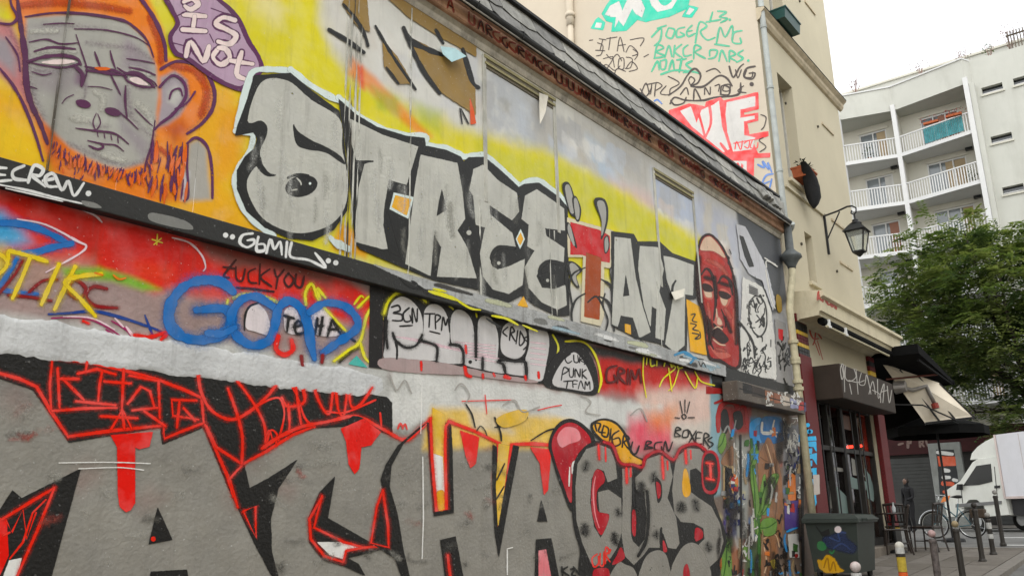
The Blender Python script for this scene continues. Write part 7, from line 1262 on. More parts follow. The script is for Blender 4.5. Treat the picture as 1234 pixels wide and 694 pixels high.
for (px, py, zz, mat, n, rad, lab) in ((1150, 138, 20.8, LEAFR, 60, 0.28, 'red geraniums on the rail above the teal screen'), (1122, 147, 20.75, LEAFR, 40, 0.22, 'small red flowers at the far end of the teal screen')):
    p = onp(px, py, 2, zz); v = []; f = []; 
    for j in range(3): leafmass(v, f, (p[0] - 0.15, p[1] + (j - 1) * 0.35, zz + 0.05), n // 3, rad, 0.06, rg)
    t = thing('flower_box', lab, 'flowers', (p[0], p[1], zz - 0.2)); meshobj('flowers', v, f, mat, t); MB().box(p[0] - 0.2, p[0] + 0.0, p[1] - 0.35, p[1] + 0.35, zz - 0.14, zz - 0.03).build('trough', M('terracotta', (0.33, 0.085, 0.03)), t)
for (px, py, zz, mat, n, rad, lab) in ((1030, 104, 24.3, DRY, 60, 0.35, 'dry reddish shrub on the roof edge nearest the cream house'), (1108, 82, 24.4, DRY, 90, 0.6, 'spindly bare shrub in the middle of the block roof edge'), (1160, 66, 24.4, DRY, 80, 0.5, 'pale thin shrub beside the roof edge step'), (1191, 60, 24.3, LEAFG, 80, 0.32, 'small round green bush on the block roof'), (1215, 42, 25.0, DRY, 110, 0.7, 'tall feathery shrub by the roof trellis')):
    p = onp(px, py, 2, zz); v = []; f = []; leafmass(v, f, (p[0], p[1], zz), n, rad, 0.055, rg, 1.3)
    t = thing('roof_shrub', lab, 'shrub', (p[0], p[1], TOPZ)); meshobj('leaves', v, f, mat, t)
    mb = MB()
    for j in range(5): mb.tube([(p[0], p[1], TOPZ), (p[0] + rg.uniform(-.3, .3), p[1] + rg.uniform(-.3, .3), zz + rg.uniform(0, 0.4))], 0.015, 4)
    mb.build('stems', DRY, t)
for (yy, zz, lab) in ((0.9, FL[1], 'leafy potted plant on the balcony under the teal screen'), (5.6, FL[0], 'potted plant on the top left balcony of the white block'), (5.0, FL[2], 'bushy potted plant on a lower balcony beside the white column'), (2.6, FL[2], 'potted plant on the balcony two floors under the teal screen')):
    t = thing('potted_plant', lab, 'plant', (46.1, yy, zz - 0.02)); MB().lathe([(0.12, 0), (0.17, 0.3), (0.18, 0.32)], (0, 0, 0), 10).build('pot', M('terracotta', (0.33, 0.085, 0.03)), t, local=True)
    v = []; f = []; leafmass(v, f, (0, 0, 0.7), 110, 0.42, 0.07, rg, 1.2); meshobj('leaves', v, f, LEAFG, t, local=True)
tr = thing('roof_trellis', 'dark slatted trellis with planting at the roof corner', 'trellis', (46.2, -3.5, TOPZ)); mb = MB()
for j in range(26): y = -1.75 - j * 0.14; MB().box(46.2, 46.24, y - 0.05, y, TOPZ + 0.0, TOPZ + 1.35).build('slat', M('trellis_wood', (0.10, 0.08, 0.06), var=0.4), tr)
MB().box(46.25, 46.3, -5.5, -1.7, TOPZ + 0.2, TOPZ + 0.28).box(46.25, 46.3, -5.5, -1.7, TOPZ + 1.1, TOPZ + 1.18).build('rail', M('trellis_wood', (0.10, 0.08, 0.06)), tr)

# street-level shop under the trees
sh = thing('far_shop', 'dim shopfront with red fascia and grey roller shutters under the trees', 'shop', (40, 3, 0.8))
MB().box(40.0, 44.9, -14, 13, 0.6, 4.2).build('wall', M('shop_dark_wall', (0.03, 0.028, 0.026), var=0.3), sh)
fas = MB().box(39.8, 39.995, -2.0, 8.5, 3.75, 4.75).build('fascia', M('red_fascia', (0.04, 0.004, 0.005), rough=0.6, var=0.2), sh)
FPp = Paint(fas, lambda px, py, o: tuple(onp(px, py, 0, 39.8 - o)), start=0.002); ZF = zt(1080, 500, 6.94)
FPp.strokes('shop_letter', [(3.2, [(98, 268), (100, 195)]), (3, [(100, 198), (124, 206), (118, 232), (102, 234)]), (3.2, [(200, 262), (196, 210)]), (3, [(198, 212), (226, 216), (220, 236), (202, 238)]), (3, [(212, 238), (232, 262)]), (3.2, [(262, 256), (250, 214)]), (3, [(20, 246), (56, 236)])], 5, pm('shop_letter_white', (120, 100, 94), 0.9, chips=0, dirt=0), ZF, smooth=False, label='pale shop sign letters PR')
SHT = M('shutter_grey', (0.06, 0.062, 0.06), rough=0.6, var=0.15)
for (y0, y1) in ((-1.5, 1.2), (3.3, 5.4), (5.7, 7.8)):
    s_ = MB().box(39.93, 39.998, y0, y1, 0.8, 3.6).build('roller_shutter', SHT, sh)
    for j in range(18): MB().box(39.91, 39.929, y0 + 0.02, y1 - 0.02, 0.82 + j * 0.15, 0.93 + j * 0.15).build('shutter_slat', SHT, s_)
MB().box(39.9, 39.999, 2.95, 3.3, 2.2, 3.1).build('yellow_sign', M('sign_yellow', (0.35, 0.26, 0.03), var=0.4, scale=14), sh)
# advertising column
pp = thing('poster_stand', 'grey framed poster stand with orange band behind the bicycle', 'poster stand', (36.0, 1.6, 0.8))
c0 = onp(1127, 600, 0, 36.0); c1 = onp(1156, 532, 0, 36.0)
MB().box(36.0, 36.25, c1[1], c0[1], 0.8, c1[2], 0.03).build('case', M('case_grey', (0.2, 0.21, 0.2), rough=0.5, var=0.2), pp)
POP = Paint(pp, lambda px, py, o: tuple(onp(px, py, 0, 36.0 - o)), start=0.004)
POP.fill('poster_panel', [(335, 290), (480, 290), (520, 560), (370, 690), (350, 440)], pm('poster_dark', (36, 38, 40), 0.7, chips=0), ZF, smooth=False); POP.fill('poster_panel', [(345, 345), (488, 345), (500, 420), (358, 426)], pm('poster_orange', (170, 78, 54), 0.75, chips=0), ZF, smooth=False)
POP.strokes('poster_print', [(5, [(400, 460), (440, 465)]), (5, [(395, 520), (445, 520)]), (4, [(345, 310), (470, 325)]), (5, [(480, 540), (505, 545)])], 4, pm('poster_white', (170, 170, 168), 0.7, chips=0), ZF); POP.strokes('poster_print', [(6, [(395, 570), (470, 575)]), (4, [(400, 640), (440, 650)])], 5, pm('poster_orange', (170, 78, 54), 0.75), ZF)

# ------------------------------------------------------------------ tree
def tree(name, label, base, trunk_h, crown, clumps, per, size, mats, seed, fork=7):
    rg = random.Random(seed); t = thing(name, label, 'tree', base)
    bark = M('bark', (0.05, 0.042, 0.034), rough=0.95, var=0.35, scale=6, bump=0.5, bscale=12)
    bx_, by_, bz_ = base; cx, cy, cz, rx, ry, rz = crown
    mb = MB(); top = Vector((bx_ + 0.2, by_ + 0.3, bz_ + trunk_h)); mb.tube([(bx_, by_, bz_ - 0.2), (bx_ + 0.05, by_, bz_ + 0.6), (bx_ + 0.1, by_ + 0.15, bz_ + trunk_h * 0.6), top], [0.34, 0.25, 0.21, 0.18], 10)
    mb.build('trunk', bark, t, smooth=True)
    centres = []
    for i in range(clumps):
        while True:
            d = Vector((rg.uniform(-1, 1), rg.uniform(-1, 1), rg.uniform(-1, 1)))
            if d.length < 1: break
        lob = 0.78 + 0.34 * mnoise.noise(d * 1.7 + Vector((seed, 0, 0)))
        centres.append(Vector((cx + d.x * rx * lob, cy + d.y * ry * lob, cz + d.z * rz * lob)))
    for i in range(fork):
        c = rg.choice(centres); mid = top.lerp(c, 0.5) + Vector((rg.uniform(-.4, .4), rg.uniform(-.4, .4), rg.uniform(0, .5)))
        m = MB().tube([top - Vector((0, 0, 0.3)), top.lerp(mid, 0.5), mid, c], [0.13, 0.10, 0.07, 0.03], 7)
        for j in range(4):
            e = mid.lerp(c, rg.random()); m.tube([e, e + Vector((rg.uniform(-1, 1), rg.uniform(-1, 1), rg.uniform(-.1, .9)))], [0.04, 0.012], 5)
        m.build('limb', bark, t, smooth=True)
    V = [[] for _ in mats]; Fc = [[] for _ in mats]
    for c in centres:
        k = rg.choices(range(len(mats)), weights=[3, 3, 2][:len(mats)])[0]; rad = rg.uniform(0.35, 0.8)
        ax = Vector((rg.uniform(-1, 1), rg.uniform(-1, 1), rg.uniform(-0.5, 0.2)))
        # sprays of leaflets along drooping twigs
        for s_ in range(per // 12):
            d = Vector((rg.gauss(0, 1), rg.gauss(0, 1), rg.gauss(0, 0.55))).normalized(); L = rad * rg.uniform(0.5, 1.2); p0 = c + d * rad * rg.uniform(0, 0.5)
            side = d.cross(Vector((0, 0, 1))).normalized()
            for q in range(12):
                tt = (q // 2 + 1) / 6; p = p0 + d * L * tt + Vector((0, 0, -0.22 * L * tt * tt)); sg_ = 1 if q % 2 else -1
                u_ = (side * sg_ + d * 0.35 + Vector((0, 0, rg.uniform(-.35, .15)))).normalized(); w_ = u_.cross(Vector((rg.uniform(-.4, .4), rg.uniform(-.4, .4), 1))).normalized(); s = size * rg.uniform(0.7, 1.25)
                p = p + u_ * s * 0.9; n = len(V[k]); V[k] += [p - u_ * s, p + w_ * s * 0.42, p + u_ * s, p - w_ * s * 0.42]; Fc[k].append((n, n + 1, n + 2, n + 3))
    for k, m in enumerate(mats):
        if V[k]: meshobj('crown', V[k], Fc[k], m, t)
    return t
def leafm(name, c):
    m = M(name, c, rough=0.6, var=0.3, scale=3.0); n = m.node_tree.nodes; b = [q for q in n if q.type == 'BSDF_PRINCIPLED'][0]
    tb = n.new('ShaderNodeBsdfTranslucent'); tb.inputs['Color'].default_value = (c[0] * 1.3, c[1] * 1.4, c[2] * 0.7, 1); mx = n.new('ShaderNodeMixShader'); mx.inputs[0].default_value = 0.35
    o = [q for q in n if q.type == 'OUTPUT_MATERIAL'][0]; link(b.outputs[0], mx.inputs[1]); link(tb.outputs[0], mx.inputs[2]); link(mx.outputs[0], o.inputs[0]); return m
LM = [leafm('leaf_mid', (0.12, 0.165, 0.055)), leafm('leaf_light', (0.20, 0.235, 0.09)), leafm('leaf_deep', (0.055, 0.085, 0.035))]
tree('acacia_tree', 'feathery light green tree filling the crossing behind the white van', (37.6, -1.6, 0.8), 4.2, (36.7, 0.0, 8.7, 4.8, 5.6, 5.2), 640, 144, 0.10, LM, 5, 10)
tree('street_tree', 'darker broad tree behind the acacia, crown hanging over the van', (37.8, -6.5, 0.8), 3.6, (37.6, -4.6, 7.4, 4.4, 5.2, 4.4), 420, 132, 0.10, [LM[0], LM[2], LM[2]], 9, 8)
# ------------------------------------------------------------------ street things
# box van at an angle, tail towards us
PHI = R(36); P0 = (31.4, 1.45); vd = (-math.sin(PHI), -math.cos(PHI)); vn = (math.cos(PHI), -math.sin(PHI))
def vu(px, py):
    d = ray(px, py); nrm = np.array([vn[0], vn[1], 0]); t = (nrm @ (np.array([P0[0], P0[1], 0]) - CAMP)) / (nrm @ d); p = CAMP + t * d
    return ((p[0] - P0[0]) * vd[0] + (p[1] - P0[1]) * vd[1], p[2] - 0.77)
van = thing('box_van', 'white box van parked beyond the bollards, cab facing the cafe', 'van', (P0[0], P0[1], 0.77), 0)
def VP(u, z, w): return (P0[0] + vd[0] * u + vn[0] * w, P0[1] + vd[1] * u + vn[1] * w, z + 0.77)
def vprism(name, poly, w0, w1, mat, parent=None, bev=0.0):
    mb = MB(); n = len(poly); v = [VP(u, z, w0) for u, z in poly] + [VP(u, z, w1) for u, z in poly]
    if bev:
        c = np.mean(np.array(poly), 0); ins = [tuple(c + (np.array(p) - c) * (1 - bev)) for p in poly]
        v = [VP(u, z, w0) for u, z in ins] + [VP(u, z, w0 + 0.07) for u, z in poly] + [VP(u, z, w1 - 0.07) for u, z in poly] + [VP(u, z, w1) for u, z in ins]
        tri = tessellate_polygon([[Vector((p[0], p[1], 0)) for p in poly]])
        f = [tuple(t) for t in tri] + [tuple(i + 3 * n for i in reversed(t)) for t in tri]
        for l in range(3): f += [(l * n + i, l * n + (i + 1) % n, (l + 1) * n + (i + 1) % n, (l + 1) * n + i) for i in range(n)]
    else:
        tri = tessellate_polygon([[Vector((p[0], p[1], 0)) for p in poly]])
        f = [tuple(t) for t in tri] + [tuple(i + n for i in reversed(t)) for t in tri] + [(i, (i + 1) % n, n + (i + 1) % n, n + i) for i in range(n)]
    return meshobj(name, v, f, mat, parent or van)
VWH = M('van_white', (0.68, 0.69, 0.64), rough=0.35, var=0.05, spec=0.5, grime=0.3, grimecol=(0.34, 0.32, 0.27)); VBX = M('box_white', (0.68, 0.68, 0.72), rough=0.45, var=0.04, grime=0.2, grimecol=(0.42, 0.41, 0.38)); VBK = M('van_plastic', (0.02, 0.02, 0.022), rough=0.6, var=0.2)
k_ = vu(1205, 560)[0]
nose = vu(1132, 606); hood = vu(1141, 590); wsb = vu(1157, 579); wst = vu(1172, 556)
cab = [(0.05, 0.45), (0.0, 0.75), (0.02, nose[1] + 0.1), (hood[0] * 0.6, hood[1] - 0.02), (wsb[0], wsb[1]), (wst[0], wst[1]), (wst[0] + 0.2, wst[1] + 0.08), (k_, wst[1] + 0.1), (k_ + 0.05, 0.5), (1.72, 0.45), (1.64, 0.8), (1.4, 0.98), (1.08, 0.98), (0.84, 0.8), (0.76, 0.45)]
body = vprism('cab', cab, 0.0, 2.0, VWH, bev=0.02)
dfl = [vu(1167, 554), vu(1169, 546), vu(1176, 538), vu(1186, 531), vu(1199, 525), (k_ + 0.02, wst[1] + 0.1)]
vprism('wind_deflector', dfl, 0.06, 1.94, VWH, bev=0.02)
bt = vu(1198, 524); bb = vu(1212, 600)
box = vprism('cargo_box', [(k_ + 0.03, bb[1]), (k_ + 0.03, bt[1]), (k_ + 4.4, bt[1] + 0.02), (k_ + 4.4, bb[1])], -0.06, 2.06, VBX)
vprism('box_rail', [(k_ + 0.01, bb[1] - 0.02), (k_ + 0.01, bb[1] + 0.05), (k_ + 4.42, bb[1] + 0.05), (k_ + 4.42, bb[1] - 0.02)], -0.075, -0.062, M('alu_rail', (0.45, 0.38, 0.36), rough=0.4, metal=0.6, var=0.1), box)
vprism('box_rail', [(k_ + 0.01, bb[1]), (k_ + 0.01, bt[1]), (k_ + 0.08, bt[1]), (k_ + 0.08, bb[1])], -0.078, -0.063, M('alu_rail', (0.45, 0.38, 0.36)), box)
vprism('chassis', [(k_ + 0.1, 0.5), (k_ + 0.1, bb[1] - 0.03), (k_ + 4.3, bb[1] - 0.03), (k_ + 4.3, 0.5)], 0.1, 1.9, VBK)
vprism('side_window', [vu(1161, 585), vu(1177, 561), vu(1194, 558.5), vu(1196, 580), vu(1180, 584)], -0.015, 0.01, M('van_glass', (0.010, 0.011, 0.011), rough=0.3, var=0.2, spec=0.25), body)
ws = [(wsb[0] - 0.02, wsb[1] + 0.02), (wst[0] - 0.02, wst[1] - 0.04)]
meshobj('windscreen', [VP(ws[0][0], ws[0][1], 0.1), VP(ws[1][0], ws[1][1], 0.16), VP(ws[1][0], ws[1][1], 1.84), VP(ws[0][0], ws[0][1], 1.9)], [(0, 1, 2, 3)], M('van_glass', (0.010, 0.011, 0.011), rough=0.3, var=0.2, spec=0.25), body)
vprism('door_moulding', [vu(1152, 611), vu(1152, 607), vu(1207, 603), vu(1207, 607)], -0.02, 0.02, M('moulding_grey', (0.18, 0.18, 0.18)), body)
vprism('headlamp', [vu(1134, 605), vu(1137, 598.5), vu(1145, 596.5), vu(1143, 603)], -0.012, 0.2, M('indicator_orange', (0.75, 0.20, 0.02), rough=0.3, var=0.1), body)
vprism('door_handle', [vu(1199, 588), vu(1199, 585), vu(1205, 584.5), vu(1205, 587.5)], -0.03, 0.01, VBK, body); vprism('mirror', [vu(1157, 590), vu(1158, 583), vu(1161, 583), vu(1161, 590)], -0.16, -0.02, VBK, body)
for t_ in ((vu(1198, 562), vu(1203, 612)), (vu(1158, 588), vu(1160, 606))):
    vprism('door_gap', [(t_[0][0], t_[0][1]), (t_[0][0] + 0.02, t_[0][1]), (t_[1][0] + 0.02, t_[1][1]), (t_[1][0], t_[1][1])], -0.008, 0.01, VBK, body)
for i_ in range(1, 5): vprism('box_seam', [(k_ + 0.9 * i_, bb[1] + 0.06), (k_ + 0.9 * i_, bt[1] - 0.04), (k_ + 0.9 * i_ + 0.012, bt[1] - 0.04), (k_ + 0.9 * i_ + 0.012, bb[1] + 0.06)], -0.066, -0.061, M('alu_rail', (0.45, 0.38, 0.36)), box)
TYR = M('tyre', (0.015, 0.015, 0.015), rough=0.9); RIM = M('wheel_rim', (0.35, 0.36, 0.36), rough=0.4, metal=0.5)
def vwheel(u, w0, w1):
    v = []; f = []; N = 20; prof = [(0.20, w0), (0.31, w0), (0.34, w0 + 0.03), (0.34, w1 - 0.03), (0.31, w1), (0.20, w1)]
    for r_, w_ in prof:
        for k in range(N): a = 2 * math.pi * k / N; v.append(VP(u + r_ * math.cos(a), 0.34 + r_ * math.sin(a), w_))
    for i in range(len(prof) - 1):
        for k in range(N): f.append((i * N + k, i * N + (k + 1) % N, (i + 1) * N + (k + 1) % N, (i + 1) * N + k))
    ty = meshobj('wheel', v, f, TYR, van); meshobj('rim', [VP(u + 0.2 * math.cos(2 * math.pi * k / N), 0.34 + 0.2 * math.sin(2 * math.pi * k / N), w0 + 0.02) for k in range(N)], [tuple(range(N))], RIM, ty)
for u_ in (1.24, 4.6): vwheel(u_, 0.02, 0.24); vwheel(u_, 1.76, 1.98)

# bollards along the kerb
def btop(px, py, h):
    d = ray(px, py); t = (h - CAMP[2]) / (d[2] - 0.04 * d[0]); return CAMP + t * d
BDK = M('bollard_brown', (0.030, 0.026, 0.022), rough=0.55, var=0.3, scale=8)
def bollard(px, py, h, label, ball, body=None, rad=0.043, dec=()):
    p = btop(px, py, h); x, y = p[0], p[1]; z = gz(x); t = thing('bollard', label, 'bollard', (x, y, z), group='bollards along the pavement')
    MB().lathe([(rad * 1.5, -0.02), (rad * 1.5, 0.02), (rad * 1.12, 0.05), (rad, 0.1), (rad, h - 0.16), (rad * 1.15, h - 0.155), (rad * 1.15, h - 0.13), (rad * 0.8, h - 0.11)], (0, 0, 0), 14).build('post', body or BDK, t, smooth=False, local=True)
    r_ = 0.047; MB().lathe([(0.012, -r_ * 0.98)] + [(r_ * math.cos(a), r_ * math.sin(a)) for a in np.linspace(-1.3, 1.45, 9)], (0, 0, h - r_), 14).build('ball', ball, t, smooth=True, local=True)
    for (z0, z1, m) in dec: MB().lathe([(rad + 0.002, z0), (rad + 0.0025, (z0 + z1) / 2), (rad + 0.002, z1)], (0, 0, 0), 14).build('sticker', m, t, local=True)
    return t
bw = M('ball_white', (0.48, 0.42, 0.40), rough=0.5, var=0.25, scale=25, grime=0.5, grimecol=(0.3, 0.06, 0.06)); by_ = M('ball_cream', (0.50, 0.48, 0.42), rough=0.5, var=0.2, scale=25); bp = M('ball_pink', (0.36, 0.24, 0.23), rough=0.5, var=0.3, scale=25); bg_ = M('ball_gold', (0.32, 0.25, 0.14), rough=0.5, var=0.2); bdk = BDK
wst_ = M('sticker_paper', (0.42, 0.42, 0.40), var=0.25, scale=30); yst = M('sticker_yellow', (0.42, 0.31, 0.04), var=0.2, scale=30); ost = M('sticker_orange', (0.62, 0.10, 0.02), var=0.2, scale=30); kst = M('sticker_black', (0.03, 0.03, 0.03), var=0.3, scale=30)
bollard(1030, 676, 0.80, 'bollard with white pink-speckled ball and white paper stickers beside the bin', bw, None, dec=[(0.62, 0.70, wst_), (0.50, 0.615, M('sticker_pale_teal', (0.45, 0.52, 0.50), var=0.3, scale=30)), (0.30, 0.49, wst_)])
bollard(1083, 652, 0.83, 'bollard with cream ball wrapped in yellow, orange and white stickers', by_, None, dec=[(0.70, 0.77, wst_), (0.52, 0.695, yst), (0.46, 0.515, ost), (0.30, 0.455, wst_)])
bollard(1122, 638, 0.82, 'bollard with dull pink ball and dark scribbled post', bp, M('bollard_scribbled', (0.09, 0.075, 0.07), rough=0.6, var=0.8, scale=16))
bollard(1150, 627, 0.83, 'dark bollard with gold-brown ball in front of the bicycle', bg_)
bollard(1173, 605, 0.97, 'plain dark bollard in front of the bicycle rear wheel', bdk)
bollard(1189, 617, 0.74, 'short bollard with torn white stickers near the kerb corner', M('ball_grey', (0.25, 0.24, 0.22)), None, dec=[(0.45, 0.56, wst_), (0.28, 0.36, wst_)])
bollard(1198, 590, 1.08, 'tallest dark bollard with pale cap at the kerb corner by the van', M('ball_grey', (0.25, 0.24, 0.22)))

# wheeled bin
bz = gz(13.9) + 0.0
bn = thing('wheeled_bin', 'dark green wheeled bin with blue and yellow graffiti in front of the cafe', 'bin', (13.85, -0.62, bz))
BG = M('bin_green', (0.030, 0.038, 0.032), rough=0.5, var=0.15, scale=3); 
ZR = 1.47 - bz
MB().hexa([(-0.40, -0.33, 0.10), (0.42, -0.33, 0.10), (0.42, 0.33, 0.10), (-0.40, 0.33, 0.10), (-0.46, -0.40, ZR - 0.06), (0.46, -0.40, ZR - 0.06), (0.46, 0.38, ZR - 0.06), (-0.46, 0.38, ZR - 0.06)]).build('body', BG, bn, local=True)
MB().box(-0.50, 0.50, -0.44, 0.42, ZR - 0.10, ZR - 0.04, 0.012).build('rim', BG, bn, local=True)
MB().add([(-0.5, -0.44, ZR - 0.038), (0.5, -0.44, ZR - 0.038), (0.5, 0.42, ZR - 0.038), (-0.5, 0.42, ZR - 0.038), (-0.46, -0.38, ZR + 0.015), (0.46, -0.38, ZR + 0.015), (0.44, 0.36, ZR + 0.05), (-0.44, 0.36, ZR + 0.05)], [(0, 1, 5, 4), (1, 2, 6, 5), (2, 3, 7, 6), (3, 0, 4, 7), (4, 5, 6, 7)]).build('lid', BG, bn, local=True)
MB().tube([(-0.3, -0.5, ZR - 0.05), (0.3, -0.5, ZR - 0.05)], 0.018, 8).bar((-0.3, -0.5, ZR - 0.05), (-0.3, -0.42, ZR - 0.05), 0.03).bar((0.3, -0.5, ZR - 0.05), (0.3, -0.42, ZR - 0.05), 0.03).build('handle', BG, bn, local=True)
for sx in (-0.34, 0.34):
    for sy in (-0.27, 0.27): MB().lathe([(0.03, -0.02), (0.085, -0.02), (0.09, 0), (0.085, 0.02), (0.03, 0.02)], (sx, sy, 0.09), 14, 'y').build('wheel', TYR, bn, local=True)
def onbin(px, py, o): 
    # leaning front face of the bin: x = xf(z)
    d = ray(px, py); xf0, xf1 = 13.85 - 0.40, 13.85 - 0.46; z0, z1 = bz + 0.10, bz + ZR - 0.06; k = (xf1 - xf0) / (z1 - z0)
    t = (xf0 + k * (CAMP[2] - z0) - o - CAMP[0]) / (d[0] - k * d[2]); p = CAMP + t * d; return tuple(p)
BP = Paint(bn, onbin, start=0.002); ZK = zt(964, 594, 6.94)
BP.fill('graffiti', [(190, 380), (260, 350), (360, 320), (400, 380), (470, 440), (440, 500), (300, 470), (230, 450)], pm('bin_blue', (30, 38, 62), 0.7, chips=0), ZK, rough=1, soft=2, op=0.6); BP.strokes('graffiti', [(2, [(250, 370), (330, 400), (320, 330), (380, 330)]), (2, [(280, 460), (350, 420), (420, 470)])], 2, pm('bin_blue_light', (40, 54, 88), 0.7, chips=0), ZK)
BP.fill('graffiti', [(150, 410), (190, 405), (220, 450), (190, 480), (150, 460)], pm('bin_leaf', (40, 92, 54), 0.7, chips=0), ZK); BP.strokes('graffiti', [(3, [(250, 490), (270, 500), (285, 480)])], 3, pm('bin_leaf', (40, 92, 54), 0.7), ZK)
BP.fill('graffiti', [(150, 560), (190, 560), (210, 524), (250, 520), (290, 550), (330, 620), (364, 650), (250, 664), (180, 640)], pm('bin_yellow', (176, 132, 24), 0.75, chips=0), ZK, rough=1.2, soft=1.5, op=0.75, label='yellow sprayed lettering on the bin'); BP.strokes('graffiti', [(1.2, [(200, 620), (230, 540), (250, 650), (280, 570), (300, 650)])], 1.2, pm('bin_yellow_dark', (120, 84, 14), 0.55, chips=0), ZK)
BP.dots('sticker', [(318, 302)], 4.2, pm('bin_sticker', (170, 160, 160), 0.6, chips=0), ZK); BP.fill('graffiti', [(130, 270), (180, 330), (240, 300), (250, 350), (190, 360)], pm('bin_black', (20, 20, 20), 0.55, chips=0), ZK, smooth=False)

# chairs on the terrace
CH = M('chair_wood', (0.022, 0.014, 0.010), rough=0.45, var=0.3, scale=10, spec=0.5)
def chair(x, y, rz, label):
    z = 0.0; t = thing('bistro_chair', label, 'chair', (x, y, max(gz(x), 0.70) if x < 19.05 else 0.77), rz, 'dark bistro chairs on the cafe terrace')
    for sx in (-1, 1):
        MB().tube([(0.19 * sx, -0.20, 0), (0.18 * sx, -0.18, 0.45)], 0.016, 8).build('leg', CH, t, local=True)
        MB().tube([(0.19 * sx, 0.26, 0), (0.17 * sx, 0.20, 0.28), (0.165 * sx, 0.19, 0.5), (0.18 * sx, 0.27, 0.9)], 0.017, 8).build('leg', CH, t, local=True)
    MB().box(-0.21, 0.21, -0.21, 0.20, 0.44, 0.475, 0.012).build('seat', CH, t, local=True)
    MB().tube([(-0.185, 0.27, 0.88), (0.0, 0.295, 0.90), (0.185, 0.27, 0.88)], 0.026, 8).build('top_rail', CH, t, local=True)
    MB().tube([(-0.17, 0.21, 0.55), (0.17, 0.21, 0.55)], 0.016, 6).build('lower_rail', CH, t, local=True)
    for i in range(5): q = -0.12 + 0.06 * i; MB().box(q - 0.011, q + 0.011, 0.0, 0.012, 0.0, 0.345).build('back_slat', CH, t, local=True)
    for o in [c for c in children(t) if c.name.startswith('back_slat')]: o.location = (0, 0.215, 0.545); o.rotation_euler = (-0.19, 0, 0)
    for sx in (-1, 1): MB().tube([(0.185 * sx, -0.19, 0.2), (0.18 * sx, 0.23, 0.2)], 0.010, 6).build('stretcher', CH, t, local=True)
    return t
chair(17.75, -0.42, R(200), 'dark wooden bistro chair close to the red pillar'); chair(18.45, -0.85, R(165), 'dark wooden bistro chair between the red pillar and the bicycle wheel')
chair(18.65, -0.25, R(95), 'dark wooden bistro chair tucked behind the other two against the pillar')
tb_ = thing('bistro_table', 'small round dark bistro table between the terrace chairs', 'table', (18.15, -0.30, gz(18.15)))
MB().lathe([(0.30, 0.72), (0.31, 0.735), (0.30, 0.75)], (0, 0, 0), 20).build('table_top', CH, tb_, local=True); MB().lathe([(0.20, 0.0), (0.19, 0.03), (0.03, 0.06), (0.028, 0.715)], (0, 0, 0), 12).build('pedestal', BLACK, tb_, local=True)
tag(MB().lathe([(0.035, 0), (0.04, 0.02), (0.038, 0.1), (0.015, 0.14), (0.014, 0.19), (0.018, 0.2)], (18.1, -0.36, gz(18.15) + 0.752), 10).build('carafe', M('carafe_glass', (0.4, 0.42, 0.42), rough=0.15, var=0.1), smooth=True), 'small glass carafe standing on the round bistro table', 'carafe')

# bicycle
bk = thing('bicycle', 'teal town bicycle with pale mudguards standing side-on by the bollards', 'bicycle', (24.4, 0.36, 0.77), 0)
BX, BZ, WR = 24.4, 0.77, 0.335
fy = onp(1126.5, 632, 0, BX)[1]; ry = onp(1171, 631, 0, BX)[1]
TL = M('bike_teal', (0.035, 0.13, 0.17), rough=0.35, var=0.1, spec=0.6); CHR = M('bike_chrome', (0.55, 0.56, 0.56), rough=0.25, metal=0.7, var=0.05)
def ring(yc, r0, r1, name, mat, parent):
    pts = [(BX, yc + r0 * math.cos(a), BZ + WR + 0.01 + r0 * math.sin(a)) for a in np.linspace(0, 2 * math.pi, 33)]
    return MB().tube(pts, r1, 7, caps=False).build(name, mat, parent)
for yc in (fy, ry):
    wz = ring(yc, WR - 0.016, 0.016, 'wheel', TYR, bk); ring(yc, WR - 0.04, 0.010, 'rim', CHR, wz)
    mb = MB(); hub = (BX, yc, BZ + WR + 0.01)
    for k in range(18): a = 2 * math.pi * k / 18; mb.tube([(BX + (0.02 if k % 2 else -0.02), yc, hub[2]), (BX, yc + (WR - 0.05) * math.cos(a), hub[2] + (WR - 0.05) * math.sin(a))], 0.0016, 3)
    mb.tube([(BX - 0.05, yc, hub[2]), (BX + 0.05, yc, hub[2])], 0.02, 8).build('spokes', CHR, wz)
    pts = [(BX, yc + (WR + 0.025) * math.cos(a), hub[2] + (WR + 0.025) * math.sin(a)) for a in np.linspace(R(5 if yc == fy else -20), R(170 if yc == fy else 150), 16)]
    MB().tube(pts, 0.020, 6).build('mudguard', CHR, bk)
L_ = fy - ry; hz = BZ + WR + 0.01; bb_ = (BX, ry + L_ * 0.44, hz - 0.06); st = (BX, ry + L_ * 0.28, BZ + 0.86); ht = (BX, fy - L_ * 0.20, BZ + 0.90); hb = (BX, fy - L_ * 0.15, BZ + 0.72)
MB().tube([bb_, st], 0.017, 8).tube([hb, bb_], 0.019, 8).tube([ht, (BX, ry + L_ * 0.36, BZ + 0.52)], 0.015, 8).tube([ht, hb], 0.02, 8).tube([bb_, (BX + 0.04, ry, hz)], 0.011, 6).tube([bb_, (BX - 0.04, ry, hz)], 0.011, 6).tube([lerp(bb_, st, 0.82), (BX + 0.05, ry, hz)], 0.009, 6).tube([lerp(bb_, st, 0.82), (BX - 0.05, ry, hz)], 0.009, 6).build('frame', TL, bk, smooth=True)
MB().tube([hb, (BX + 0.05, fy - L_ * 0.05, BZ + 0.5), (BX + 0.05, fy, hz)], 0.012, 6).tube([hb, (BX - 0.05, fy - L_ * 0.05, BZ + 0.5), (BX - 0.05, fy, hz)], 0.012, 6).build('fork', TL, bk, smooth=True)
